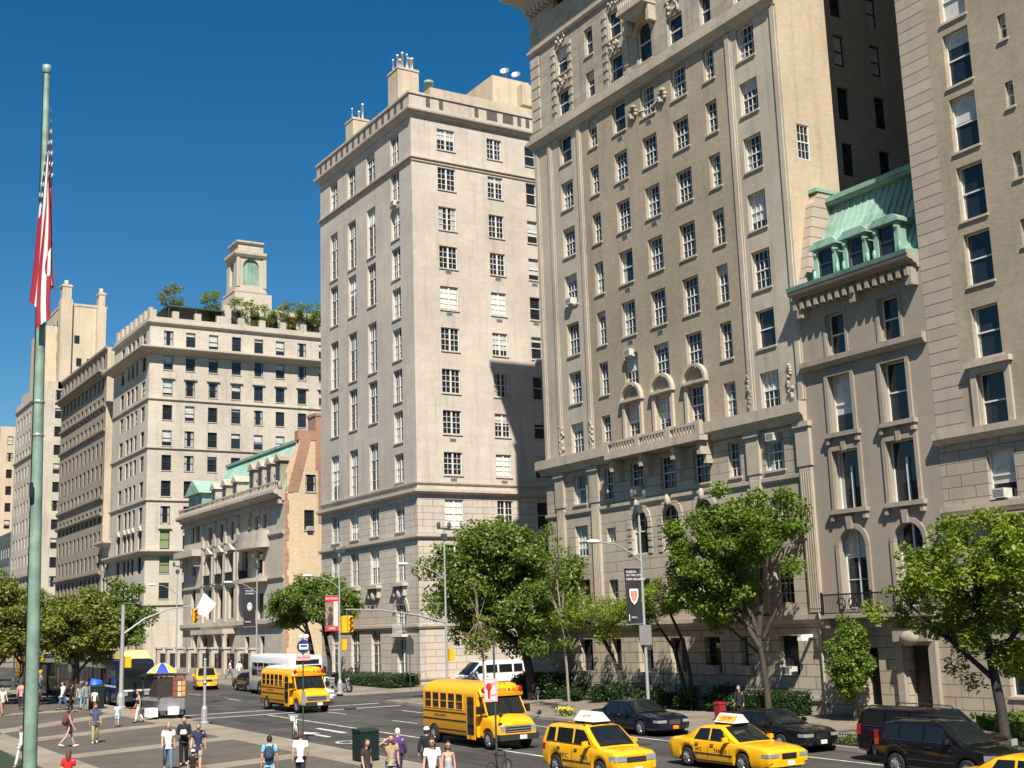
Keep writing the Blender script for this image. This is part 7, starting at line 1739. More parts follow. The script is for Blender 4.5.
mb = MB(); mb.grid(flagP, 50, 39, matf=flagmat); cloth = mb.build('cloth', [M['flag_red'], M['flag_white'], M['flag_blue']], fl_)
mb = MB()
for i in range(9):
    for j in range(6 if i % 2 == 0 else 5):
        s0 = .40*(j+.5+(0 if i % 2 == 0 else .5))/6; t0 = 7/13*(i+.5)/9
        for sg in (-1, 1):
            c = Vector(flagP(s0, t0)); a = (Vector(flagP(s0+.01, t0))-c); b = (Vector(flagP(s0, t0+.01))-c); n_ = a.cross(b).normalized()*.012*sg
            a = a.normalized(); b = b.normalized(); pts = []
            for k in range(10): r_s = .055 if k % 2 == 0 else .022; an = PI/5*k; pts.append(c+n_+a*r_s*math.cos(an)+b*r_s*math.sin(an))
            mb.add(pts, [tuple(range(10))])
mb.build('stars', M['flag_white'], cloth)
M['dull_red'] = plain('dull red', (.26,.014,.02), .5)
# bins, boxes, meters
def bin_box(name, label, cat, x, y, w, d, h, m, rz=0, group=None):
    t = thing(name, label, cat, (x, y, zs(y)), rz, group)
    mb = MB(); mb.box(-w/2, w/2, -d/2, d/2, .06, h); mb.build('body', M[m], t)
    mb = MB(); mb.hexa([(-w/2-.03,-d/2-.03,h),(w/2+.03,-d/2-.03,h),(w/2+.03,d/2+.03,h),(-w/2-.03,d/2+.03,h),(-w/2-.01,-d/2,h+.07),(w/2+.01,-d/2,h+.07),(w/2+.01,d/2,h+.1),(-w/2-.01,d/2,h+.1)]); mb.build('lid', M[m], t)
    mb = MB(); [mb.box(sx*(w/2-.08)-.04, sx*(w/2-.08)+.04, sy*(d/2-.08)-.04, sy*(d/2-.08)+.04, 0, .06) for sx in (-1, 1) for sy in (-1, 1)]; mb.build('foot', M['black'], t)
    mb = MB(); [mb.box(-w/2+.05, w/2-.05, -d/2-.012, -d/2, .12+k*.3, .15+k*.3) for k in range(int(h/.3))]; mb.build('panel_rib', M['black'], t)
    return t
bin_box('litter_bin', 'dark green box bin on the plaza edge between the two walking men and the woman', 'bin', 21.35, 45.9, .78, .75, 1.1, 'bin_green')
bin_box('litter_bin', 'dark green box standing left of the thick grey signal pole', 'bin', 20.9, 86.3, .95, .8, 1.4, 'bin_green')
bin_box('newspaper_box', 'red newspaper box on the sidewalk behind the black sedan', 'newspaper box', 41.9, 49.1, .42, .4, .8, 'dull_red')
def parking_meter(label, x, y):
    t = thing('parking_meter', label, 'parking meter', (x, y, zs(y))); mb = MB(); mb.tube([(0,0,0), (0,0,1.1)], .035, 8); mb.build('post', M['galv'], t)
    mb = MB(); mb.box(-.09, .09, -.07, .07, 1.1, 1.35); mb.lathe([(.0, -.07), (.09, -.07), (.09, .07), (.0, .07)], (0, 0, 1.35), 12, 0, True, 'y'); mb.build('meter_head', M['pole_dark'], t)
parking_meter('single dark parking meter at the kerb right of the near school bus', 37.9, 59.4)
for i, (x, y, m) in enumerate(((38.0, 88.6, 'white'), (38.0, 87.7, 'galv'))):
    bin_box('newspaper_box', ('white newspaper box by the corner of the pale pink house', 'grey metal newspaper box next to the white one at the corner')[i], 'newspaper box', x, y, .5, .45, 1.05, m, 0, 'newspaper boxes at the corner')
def bicycle(label, x, y, rz, frame='black', basket=False):
    t = thing('bicycle', label, 'bicycle', (x, y, zs(y)), rz, 'bicycles locked to sign posts')
    for xx in (-.52, .52):
        mb = MB(); pts = [(xx+.33*math.cos(a), 0, .34+.33*math.sin(a)) for a in np.linspace(0, 2*PI, 22)]; mb.tube(pts, .018, 6); w = mb.build('wheel', M['tyre'], t)
        mb = MB(); [mb.tube([(xx, 0, .34), (xx+.32*math.cos(a), 0, .34+.32*math.sin(a))], .004, 3) for a in np.linspace(0, 2*PI, 13)[:-1]]; mb.build('spokes', M['galv'], w)
    mb = MB(); A, B, C_, D, E = (-.52,0,.34), (-.05,0,.32), (-.2,0,.85), (.38,0,.8), (.52,0,.34)
    for a, b in ((A,B),(A,C_),(B,C_),(B,D),(C_,D),((.36,0,.95),E)): mb.tube([a, b], .018, 6)
    mb.build('frame', M[frame], t)
    mb = MB(); mb.tube([(.4,-.26,1.02),(.36,-.1,1.0),(.36,.1,1.0),(.4,.26,1.02)], .014, 5); mb.build('handlebar', M['galv'], t)
    mb = MB(); mb.ball((-.22,0,.92), (.13,.07,.035), 10, 5); mb.tube([(-.2,0,.85),(-.22,0,.92)], .015, 5); mb.build('saddle', M['black'], t)
    if basket: mb = MB(); mb.hexa([(.42,-.15,.75),(.68,-.15,.75),(.68,.15,.75),(.42,.15,.75),(.38,-.19,1.0),(.74,-.19,1.0),(.74,.19,1.0),(.38,.19,1.0)]); mb.build('basket', M['white'], t)
bicycle('black bicycle leaning at the foot of the pink parking sign post', 22.0, 37.0, .5)
bicycle('white bicycle with a basket at the foot of the bus stop sign', 22.9, 56.9, 1.35, 'white', True)
def motorcycle():
    t = thing('motorcycle', 'dark parked motorcycle beside the post with the red banner', 'motorcycle', (39.2, 88.2, zs(88.2)), rad(-70))
    for xx in (-.7, .72): wheel(t, xx, 0.0, .31, .13)
    mb = MB(); mb.ball((.1,0,.82), (.34,.17,.17), 12, 7); mb.hexa([(-.75,-.12,.72),(-.1,-.16,.7),(-.1,.16,.7),(-.75,.12,.72),(-.85,-.1,.9),(-.15,-.13,.84),(-.15,.13,.84),(-.85,.1,.9)]); mb.build('tank_and_seat', M['car_black'], t)
    mb = MB(); mb.box(-.25, .3, -.18, .18, .3, .65); mb.tube([(.72,.08,.31),(.42,.1,1.0)], .03, 6); mb.tube([(.72,-.08,.31),(.42,-.1,1.0)], .03, 6); mb.tube([(.4,-.38,1.06),(.42,0,1.02),(.4,.38,1.06)], .018, 6); mb.tube([(-.7,.16,.32),(.1,.2,.28)], .05, 7); mb.build('engine_and_fork', M['rim'], t)
    mb = MB(); mb.ball((.6,0,.92), (.1,.1,.1), 10, 7); mb.build('headlight', M['headlight'], t)
motorcycle()
def shelter():
    t = thing('bus_shelter', 'black framed glass bus shelter under the olive trees', 'bus shelter', (20.0, 98.5, zs(98.5)))
    mb = MB()
    for x in (-.75, .75):
        for y in (-1.7, 1.7): mb.box(x-.06, x+.06, y-.06, y+.06, 0, 2.7)
    mb.box(-.85, .85, -1.85, 1.85, 2.6, 2.72); mb.box(-.75, .75, -1.76, -1.66, .2, .35); mb.build('frame', M['pole_dark'], t)
    g = bpy.data.materials.new('shelter glass'); g.use_nodes = True; b = g.node_tree.nodes['Principled BSDF']; b.inputs['Transmission Weight'].default_value = 1; b.inputs['Roughness'].default_value = .02; b.inputs['IOR'].default_value = 1.02; b.inputs['Base Color'].default_value = (.8,.85,.83,1)
    mb = MB(); mb.box(-.69, .69, -1.71, -1.69, .36, 2.58); mb.build('glass_panel', g, t)
    mb = MB(); mb.box(-.74, -.72, -1.6, 1.6, .3, 2.58); mb.build('glass_panel', g, t)
    mb = MB(); mb.box(-.6, -.2, -1.5, 1.0, .42, .48); mb.box(-.45, -.35, -1.4, -1.3, 0, .42); mb.box(-.45, -.35, .7, .8, 0, .42); mb.build('bench', M['galv'], t)
shelter()
def cart():
    t = thing('food_cart', 'street food cart with a dark cabin, picture panels and a blue and yellow umbrella', 'food cart', (22.0, 74.9, zs(74.9)), rad(8))
    mb = MB(); mb.box(-.75, .75, -1.25, 1.25, .45, 1.1); mb.build('counter', M['galv'], t)
    mb = MB(); mb.box(-.75, .75, -1.25, 1.25, 1.1, 1.16); mb.box(-.95, -.75, -1.2, 1.2, 1.0, 1.05); mb.build('shelf', M['rim'], t)
    mb = MB(); mb.box(-.95, .0, -1.28, -1.2, 1.2, 2.3); mb.box(-.78, -.72, -1.2, .1, 1.2, 2.3); mb.build('dark_panel', M['cart_dark'], t)
    mb = MB(); mb.box(.0, .78, -1.29, -1.24, 1.15, 2.25); mb.build('picture_panel', M['cart_photo'], t)
    g = np.random.default_rng(4)
    for k in range(10):
        mb = MB(); x = .04+(k % 3)*.25; z = 1.2+(k//3)*.3; mb.box(x, x+.2, -1.30, -1.29, z, z+.24); mb.build('menu_picture', M[('menu_red','menu_cream','menu_orange')[(k*7) % 3]], t)
    mb = MB(); [mb.box(sx*.72-.03, sx*.72+.03, sy*1.2-.03, sy*1.2+.03, 1.1, 2.35) for sx in (-1, 1) for sy in (-1, 1)]; mb.box(-.85, .85, -1.35, 1.35, 2.35, 2.45); mb.build('roof_frame', M['cart_dark'], t)
    for y in (-.8, .8):
        for x in (-.78, .78): wheel(t, x, y*.9, .26, .1)
    mb = MB(); mb.box(-1.35, -.85, -1.2, -.5, .12, .62); mb.build('cool_box', M['white'], t)
    mb = MB(); mb.box(-.3, .3, -1.5, -1.28, .2, .65); mb.build('cool_box', M['white'], t)
    mb = MB(); mb.tube([(-.2,-.2,1.1), (-.2,-.2,3.1)], .025, 6); mb.build('umbrella_pole', M['galv'], t)
    for k in range(8):
        mb = MB(); n = 8
        def U(a, b): an = 2*PI*(k+a)/8; r = .92*b; return (-.2+r*math.cos(an), -.2+r*math.sin(an), 3.1-.55*b**1.7)
        mb.grid(U, 4, 6); mb.build('umbrella_panel', M['umb_blue' if k % 2 else 'umb_yellow'], t)
M['cart_dark'] = plain('dark cart panel', (.045,.035,.028), .6, var=.3); M['cart_photo'] = plain('cart panel', (.22,.11,.07), .5, var=.4, vscale=5)
M['menu_red'] = plain('menu red', (.34,.08,.06), .5, var=.4, vscale=9); M['menu_cream'] = plain('menu cream', (.72,.58,.38), .5, var=.3, vscale=9); M['menu_orange'] = plain('menu orange', (.72,.36,.10), .5, var=.4, vscale=9)
M['umb_blue'] = plain('umbrella blue', (.02,.06,.42), .6); M['umb_yellow'] = plain('umbrella yellow', (.80,.66,.12), .6)
cart()
t = thing('tarp_cart', 'small cart under a bright blue tarpaulin beside the navy city bus', 'cart', (22.0, 91.0, zs(91)))
mb = MB(); mb.hexa([(-.5,-.6,.6),(.5,-.6,.6),(.5,.6,.6),(-.5,.6,.6),(-.35,-.45,1.75),(.35,-.45,1.6),(.4,.45,1.65),(-.3,.4,1.8)], smooth=True); mb.build('tarpaulin', M['tarp'] if 'tarp' in M else plain('blue tarpaulin', (.02,.10,.50), .5, var=.3, vscale=4), t)
mb = MB(); mb.box(-.45, .45, -.55, .55, .25, .6); mb.build('tray', M['galv'], t)
for x in (-.4, .4):
    for y in (-.45, .45): wheel(t, x, y, .15, .06)
# the museum whose steps the camera stands on: its long shaded front faces the avenue
mus = thing('museum', 'long grey limestone museum front with columns facing the avenue', 'museum', (-30, 40, 0))
mb = MB(); mb.box(-70, -30, -170, 210, -1, 21); mb.box(-70, -28.5, -170, 210, 21, 22.2); mb.box(-30, -27, -170, 210, -1, 3); o = mb.build('wall', stone('museum limestone', (.36,.33,.28), 2., .8, .02, .7), mus); o.location = (30, -40, 0)
for y in range(-150, 200, 14):
    mb = MB(); mb.lathe([(1.1, 3), (1.1, 3.6), (.9, 4), (.8, 18), (1.1, 19), (1.1, 20.9)], (-28.6, y, 0), 12); o = mb.build('column', M['lime_grey'], mus); o.location = (30, -40, 0)
# ------------------------------------------------------------------ people
SKIN = [plain('skin fair', (.50,.29,.20), .55), plain('skin tan', (.40,.22,.14), .55), plain('skin brown', (.20,.10,.06), .55)]
M['eye'] = plain('dark eye', (.02,.015,.012), .3); M['lips'] = plain('lips', (.36,.12,.10), .5)
CL = {}
def cloth(c):
    k = tuple(c)
    if k not in CL: CL[k] = plain('cloth', c, .85, var=.18, vscale=7, bump=.15)
    return CL[k]
def skin_mesh(verts, edges, radii, root=0, sub=1):
    me = bpy.data.meshes.new('sk'); me.from_pydata([tuple(v) for v in verts], edges, [])
    o = bpy.data.objects.new('sk', me); COL.objects.link(o)
    sm = o.modifiers.new('skin', 'SKIN'); sm.use_smooth_shade = True
    if not me.skin_vertices: me.skin_vertices.new()
    for i, r in enumerate(radii): me.skin_vertices[0].data[i].radius = r if hasattr(r, '__len__') else (r, r)
    for i in range(len(verts)): me.skin_vertices[0].data[i].use_root = (i == root)
    ss = o.modifiers.new('sub', 'SUBSURF'); ss.levels = sub; ss.render_levels = sub
    dg = bpy.context.evaluated_depsgraph_get(); dg.update(); ev = o.evaluated_get(dg); m2 = ev.to_mesh()
    V = [tuple(v.co) for v in m2.vertices]; F = [tuple(p.vertices) for p in m2.polygons]
    ev.to_mesh_clear(); bpy.data.objects.remove(o); bpy.data.meshes.remove(me)
    return V, F
def rot(v, a, ax='y'): return Matrix.Rotation(a, 3, ax.upper()) @ Vector(v)
PRND = random.Random(3)
def person(label, x, y, facing, h=1.75, top=(.6,.6,.6), low=(.05,.06,.1), hair=(.03,.02,.015), skin=0, sleeve='short', legs='long', stride=None, arms=None, raise_arm=None, hold=None, hat=None, bag=None, glasses=False, longhair=False, female=False, shoes=(.03,.03,.03), group=None, zoff=.15, carry=None):
    t = thing('person', label, 'person', (x, y, zg(y)+zoff), 0, group)
    ang = facing if not isinstance(facing, tuple) else math.degrees(math.atan2(-y, -x)) + facing[1]
    t.rotation_euler = (0, 0, rad(ang))
    k = h/1.75; st = stride if stride is not None else PRND.choice((18, 22, -20, -16, 8))
    a = rad(st); sw = .155 if female else .185
    J = {'pel': (0,0,.95), 'spi': (.01,0,1.12), 'che': (.0,0,1.30), 'nec': (-.01,0,1.47), 'hea': (.025,0,1.60)}
    for s, n in ((1, 'L'), (-1, 'R')):
        th = a*s; kb = max(0, -th)*1.2+.06
        hip = Vector((0, s*.088, .91)); kn = hip + rot((0,0,-.43), -th); an = kn + rot((0,0,-.42), -th+kb)
        J['hip'+n], J['kne'+n], J['ank'+n] = hip, kn, an; J['toe'+n] = an + rot((.17,0,-.035), (-th+kb)*.45)
        shd = Vector((-.01, s*sw, 1.415)); up = (-th*.8) if arms is None else rad(arms[0 if s > 0 else 1][0]); eb = .25 if arms is None else rad(arms[0 if s > 0 else 1][1])
        ab = rad(9)*s
        d1 = rot(rot((0,0,-.285), -up), ab, 'x'); d2 = rot(rot((0,0,-.245), -(up+eb)), ab*.4, 'x')
        if raise_arm == n: d1 = Vector((.14, s*.20, .04)); d2 = Vector((.06, -s*.20, .14))
        if hold and arms is None: d1 = rot((0, s*.03, -.28), -rad(8)); d2 = Vector((.20, -s*.10, .05))
        J['sho'+n] = shd; J['elb'+n] = shd + d1; J['wri'+n] = shd + d1 + d2; J['han'+n] = J['wri'+n] + (d2.normalized()*.075)
    low_z = min(J['ankL'][2], J['ankR'][2]); dz = .085 - low_z
    for q in J: J[q] = (Vector(J[q]) + Vector((0, 0, dz)))*k
    names = list(J); ix = {n: i for i, n in enumerate(names)}
    E_ = [('pel','spi'),('spi','che'),('che','nec'),('nec','hea')]
    for n in 'LR': E_ += [('pel','hip'+n),('hip'+n,'kne'+n),('kne'+n,'ank'+n),('ank'+n,'toe'+n),('che','sho'+n),('sho'+n,'elb'+n),('elb'+n,'wri'+n),('wri'+n,'han'+n)]
    wf = .92 if female else 1.
    RAD = {'pel': (.115,.10), 'spi': (.115*wf,.095), 'che': (.14*wf,.105), 'nec': (.058,.058), 'hea': (.06,.06), 'hip': .092, 'kne': .058, 'ank': .043, 'toe': .033, 'sho': .062*wf, 'elb': .044*wf, 'wri': .031, 'han': .028}
    rr = lambda n, g=0.: tuple((r+g)*k for r in (RAD[n[:3]] if hasattr(RAD[n[:3]], '__len__') else (RAD[n[:3]],)*2))
    V, F = skin_mesh([J[n] for n in names], [(ix[a_], ix[b_]) for a_, b_ in E_], [tuple(q*(.74 if n[:3] in ('pel','spi','che','hip') else (.72 if n[:3] == 'sho' else 1)) for q in rr(n)) for n in names])
    mb = MB(); mb.add(V, F, 0, True)
    hc = J['hea'] + Vector((.01, 0, .035))*k
    mb.ball(hc, (.098*k, .077*k, .122*k), 14, 10, 0)
    mb.ball(hc+Vector((.10,0,-.015))*k, (.018*k, .013*k, .022*k), 6, 5, 0)
    for s in (-1, 1):
        mb.ball(hc+Vector((.086, s*.032, .015))*k, (.010*k, .014*k, .009*k), 6, 4, 1); mb.ball(hc+Vector((-.005, s*.078, 0))*k, (.02*k, .012*k, .032*k), 6, 4, 0)
    mb.ball(hc+Vector((.088, 0, -.058))*k, (.009*k, .024*k, .008*k), 6, 4, 2)
    for s, n in ((1, 'L'), (-1, 'R')):
        w, hd = J['wri'+n], J['han'+n]; d = (hd-w).normalized(); sd_ = d.cross(Vector((0,1,0))); sd_ = sd_.normalized() if sd_.length > .1 else Vector((1,0,0)); pn = d.cross(sd_).normalized()
        for q, ln in enumerate((.062, .072, .068, .055)):
            b0 = hd + sd_*(.021-.014*q)*k; b1 = b0 + d*ln*.55*k + pn*-s*.004*k; b2 = b0 + d*ln*.95*k - pn*s*.022*k
            mb.tube([b0-d*.02*k, b1, b2], [.0095*k, .009*k, .007*k], 5, 0)
        mb.tube([w+d*.03*k+sd_*.015*k, w+d*.055*k+sd_*.038*k, w+d*.095*k+sd_*.040*k], [.011*k, .010*k, .008*k], 5, 0)
    mb.build('body', [SKIN[skin], M['eye'], M['lips']], t)
    def wear(nm, chain, g, col, tweak=None):
        ns = sorted({n for e in chain for n in e[:2]}, key=lambda n: names.index(n) if n in names else 99)
        pts = {n: (J[n] if n in J else tweak[n][0]) for n in ns}; i2 = {n: i for i, n in enumerate(ns)}
        v, f = skin_mesh([pts[n] for n in ns], [(i2[a_], i2[b_]) for a_, b_ in chain], [(rr(n, g) if n in J and not (tweak and n in tweak) else tweak[n][1]) for n in ns])
        m = MB(); m.add(v, f, 0, True); return m.build(nm, cloth(col), t)
    tw = {}
    ch = [('pel','spi'),('spi','che'),('che','nk')]; tw['nk'] = (J['che'].lerp(J['nec'], .72), (.085*k, .08*k))
    if sleeve == 'strap': ch = [('pel','spi'),('spi','che')]
    for n in 'LR':
        if sleeve in ('short', 'long'):
            ch.append(('che', 'sho'+n))
            if sleeve == 'short': tw['ms'+n] = (J['sho'+n].lerp(J['elb'+n], .72), (.07*k,)*2); ch.append(('sho'+n, 'ms'+n))
            else: tw['cu'+n] = (J['elb'+n].lerp(J['wri'+n], .93), (.045*k,)*2); ch += [('sho'+n, 'elb'+n), ('elb'+n, 'cu'+n)]
    if sleeve != 'dress': tw['hem'] = (J['pel']+Vector((0,0,-.07))*k, (.135*k, .12*k)); ch.append(('pel', 'hem'))
    else:
        tw['hem'] = (J['pel']+Vector((.02,0,-.34))*k, (.25*k, .21*k)); ch.append(('pel', 'hem'))
    wear('dress' if sleeve == 'dress' else ('jacket' if sleeve == 'long' else 'shirt'), ch, .026*k, top, tw)
    if sleeve != 'dress':
        tw = {}; ch = []
        for n in 'LR':
            tw['pel'] = (J['pel'], (.105*k, .10*k)); ch += [('pel', 'hip'+n)]
            if legs == 'long': tw['cf'+n] = (J['kne'+n].lerp(J['ank'+n], .95), (.062*k,)*2); ch += [('hip'+n, 'kne'+n), ('kne'+n, 'cf'+n)]
            else: tw['cf'+n] = (J['hip'+n].lerp(J['kne'+n], .95), (.095*k,)*2); ch += [('hip'+n, 'cf'+n)]
        wear('trousers' if legs == 'long' else 'shorts', ch, .020*k, low, tw)
    for n in 'LR':
        m = MB(); an, to = J['ank'+n], J['toe'+n]; m.tube([an+Vector((-.05,0,-.045))*k, an+Vector((.03,0,-.04))*k, to+Vector((-.03,0,-.005))*k, to+Vector((.05,0,-.01))*k], [.042*k, .05*k, .043*k, .02*k], 8); m.build('shoe', cloth(shoes), t)
    # hair
    m = MB(); R_ = (.112*k, .092*k, .132*k); nu, nv = 16, 10; vs = []; fs = []
    for j in range(nv+1):
        for i in range(nu):
            th, ph = PI*j/nv, 2*PI*i/nu; vs.append((hc[0]-.008*k+R_[0]*math.sin(th)*math.cos(ph), hc[1]+R_[1]*math.sin(th)*math.sin(ph), hc[2]+.006*k+R_[2]*math.cos(th)))
    for j in range(nv):
        for i in range(nu):
            th, ph = PI*(j+.5)/nv, 2*PI*(i+.5)/nu; fx_ = math.sin(th)*math.cos(ph); fz = math.cos(th)
            if fz > .55 + .0*fx_ or fz > -.25 + 1.15*(fx_+.15): fs.append((j*nu+i, (j+1)*nu+i, (j+1)*nu+(i+1) % nu, j*nu+(i+1) % nu))
    m.add(vs, fs, 0, True)
    if longhair: m.tube([hc+Vector((-.06,0,.02))*k, hc+Vector((-.09,0,-.12))*k, hc+Vector((-.09,0,-.26))*k], [.085*k, .095*k, .05*k], 9)
    m.build('hair', cloth(hair), t)
    if hat:
        m = MB(); m.lathe([(.115*k, 0), (.112*k, .05*k), (.08*k, .10*k), (0, .12*k)], (hc[0]-.005, hc[1], hc[2]+.045*k), 14)
        m.hexa([(hc[0]+.08*k, hc[1]-.07*k, hc[2]+.04*k), (hc[0]+.2*k, hc[1]-.05*k, hc[2]+.03*k), (hc[0]+.2*k, hc[1]+.05*k, hc[2]+.03*k), (hc[0]+.08*k, hc[1]+.07*k, hc[2]+.04*k), (hc[0]+.08*k, hc[1]-.07*k, hc[2]+.055*k), (hc[0]+.2*k, hc[1]-.05*k, hc[2]+.04*k), (hc[0]+.2*k, hc[1]+.05*k, hc[2]+.04*k), (hc[0]+.08*k, hc[1]+.07*k, hc[2]+.055*k)])
        m.build('cap', cloth(hat), t)
    if glasses: m = MB(); [m.ball(hc+Vector((.093, s*.034, .012))*k, (.012*k, .03*k, .02*k), 8, 5) for s in (-1, 1)]; m.build('sunglasses', M['black'], t)
    if carry:
        nm, lab, cat, n, col, size = carry; p = J['han'+n]; w = Vector((math.cos(rad(ang))*p.x-math.sin(rad(ang))*p.y, math.sin(rad(ang))*p.x+math.cos(rad(ang))*p.y, p.z))
        b = thing(nm, lab, cat, t.location + w, rad(ang)); m = MB(); sx, sy, sz = size
        m.hexa([(-sx*.9,-sy,-sz-.12),(sx*.9,-sy,-sz-.12),(sx*.9,sy,-sz-.12),(-sx*.9,sy,-sz-.12),(-sx,-sy*.6,-.12),(sx,-sy*.6,-.12),(sx,sy*.6,-.12),(-sx,sy*.6,-.12)]); m.build('bag_body', cloth(col), b)
        m = MB(); m.tube([(-sx*.6,0,-.12),(-sx*.3,0,.0),(sx*.3,0,.0),(sx*.6,0,-.12)], .012, 5); m.build('handle', cloth(col), b)
    if hold:
        nm, lab, cat, col, size = hold; p = (J['hanL']+J['hanR'])/2 + Vector((.03, 0, .02)); w = Vector((math.cos(rad(ang))*p.x-math.sin(rad(ang))*p.y, math.sin(rad(ang))*p.x+math.cos(rad(ang))*p.y, p.z))
        b = thing(nm, lab, cat, t.location + w, rad(ang)); m = MB(); sx, sy, sz = size; m.hexa([(-sx,-sy,-sz),(sx,-sy,-sz),(sx,sy,-sz),(-sx,sy,-sz),(-sx*.7,-sy*.9,sz),(sx*.7,-sy*.9,sz),(sx*.7,sy*.9,sz),(-sx*.7,sy*.9,sz)]); m.build('folded_paper', cloth(col), b)
        m = MB(); m.tube([(sx, -sy*.8, 0), (sx+.01, 0, sz*.2), (sx, sy*.8, 0)], .012, 5); m.build('fold', cloth(col), b)
    if bag:
        nm, lab, cat, col = bag; p = Vector((-.20, 0, 1.24))*k; w = Vector((math.cos(rad(ang))*p.x, math.sin(rad(ang))*p.x, p.z))
        b = thing(nm, lab, cat, t.location + w, rad(ang)); m = MB(); m.ball((0,0,0), (.12, .17, .24), 12, 8); m.build('bag_body', cloth(col), b); m = MB(); m.ball((-.08,0,-.06), (.07, .13, .12), 10, 6); m.build('pocket', cloth(col), b)
        m = MB(); [m.tube([(.05, s*.10, .2), (.14, s*.13, .26), (.33, s*.12, .05), (.2, s*.13, -.22), (.05, s*.11, -.2)], .016, 5) for s in (-1, 1)]; m.build('strap', cloth(col), b)
    return t
C_ = 'c'
person('man in white t-shirt, jeans and pale hair walking beside the man in the black suit', 14.35, 48.1, (C_, 8), 1.75, (.75,.74,.70), (.10,.17,.28), (.36,.26,.12), 0, stride=16, shoes=(.05,.05,.06))
person('man in black suit with a white shirt front holding folded white paper', 15.31, 49.3, (C_, -4), 1.82, (.012,.012,.015), (.012,.012,.014), (.05,.03,.02), 0, 'long', stride=-8, hold=('paper', 'folded white paper held by the man in the black suit', 'paper', (.75,.75,.74), (.03,.11,.08)))
person('man in navy t-shirt and pale shorts walking right of the man in the suit', 15.1, 46.9, (C_, -6), 1.75, (.02,.03,.07), (.36,.30,.27), (.12,.05,.03), 0, legs='short', stride=15, shoes=(.25,.12,.06))
person('person in black with a white cap at the bottom edge before the man in navy', 13.86, 43.6, (C_, 170), 1.15, (.014,.014,.016), (.014,.014,.016), (.02,.015,.01), 0, hat=(.75,.73,.66), carry=('handbag', 'red brown bag held by the small person in black with the white cap', 'bag', 'R', (.35,.09,.05), (.16,.06,.2)))
person('person in bright red top with brown hair cut off by the bottom edge', 9.25, 41.3, (C_, 175), 1.66, (.62,.015,.02), (.05,.05,.07), (.11,.055,.03), 0, longhair=True, female=True)
person('woman in dark sleeveless dress with a rucksack crossing the plaza', 13.57, 60.6, (C_, 95), 1.66, (.022,.024,.05), (.02,.02,.03), (.03,.02,.015), 0, 'dress', stride=18, female=True, bag=('rucksack', 'dark red rucksack on the back of the woman in the dark dress', 'rucksack', (.16,.03,.035)), shoes=(.6,.58,.55))
person('man in dusty blue shirt and khaki trousers walking toward the camera', 14.93, 61.5, (C_, 0), 1.76, (.06,.075,.16), (.38,.30,.15), (.10,.04,.025), 1, stride=-10, shoes=(.65,.62,.6))
person('child in pale blue top seen from behind near the thick signal pole', 18.22, 70.4, (C_, 180), 1.2, (.42,.58,.70), (.40,.55,.66), (.08,.06,.04), 0, legs='short', stride=10)
person('woman in black top and white trousers with a coral bag beside the food cart', 19.86, 72.3, (C_, -80), 1.7, (.015,.014,.016), (.72,.70,.66), (.10,.06,.03), 0, 'strap', stride=12, female=True, carry=('handbag', 'coral red bag held by the woman in white trousers', 'bag', 'R', (.62,.13,.10), (.22,.08,.2)))
person('person in sky blue t-shirt and white shorts seen from behind near the bottom edge', 15.1, 39.7, (C_, 176), 1.75, (.16,.42,.62), (.62,.62,.60), (.03,.02,.015), 0, legs='short', stride=8, bag=('shoulder_bag', 'small dark bag worn by the person in sky blue', 'bag', (.03,.05,.09)))
person('man in white shirt and navy trousers seen from behind near the bottom edge', 16.36, 40.2, (C_, 170), 1.76, (.72,.72,.74), (.015,.016,.035), (.10,.045,.03), 0, 'short', stride=10)
person('woman in dark brown top with long dark hair in front of the green bin', 17.33, 37.2, (C_, 40), 1.66, (.045,.03,.028), (.05,.07,.12), (.05,.02,.015), 0, 'short', female=True, longhair=True)
person('man in tan shirt shading his eyes with a raised arm', 18.12, 37.1, (C_, 10), 1.75, (.36,.27,.15), (.16,.22,.33), (.10,.035,.02), 0, 'short', raise_arm='R', stride=6)
person('white haired person in a purple jacket behind the man shading his eyes', 19.25, 38.9, (C_, 170), 1.76, (.085,.035,.16), (.02,.02,.025), (.62,.60,.57), 0, 'long', stride=14)
person('person in black with a pale cap standing against the near school bus', 20.38, 39.0, (C_, 165), 1.74, (.012,.012,.014), (.014,.014,.016), (.03,.02,.015), 1, 'long', hat=(.62,.52,.46))
person('man in white t-shirt and sunglasses at the bottom centre', 18.21, 34.5, (C_, -4), 1.8, (.76,.76,.76), (.06,.07,.10), (.045,.025,.018), 0, glasses=True, stride=6)
person('woman in grey strapless top and sunglasses beside the man in white', 18.75, 34.5, (C_, 6), 1.67, (.36,.36,.36), (.25,.24,.23), (.09,.035,.02), 0, 'strap', glasses=True, longhair=True, female=True, stride=6)
person('person in dark clothes on the sidewalk behind the black sedan', 41.5, 47.2, 200, 1.72, (.02,.02,.024), (.02,.02,.024), (.18,.17,.16), 0, 'long', stride=0)
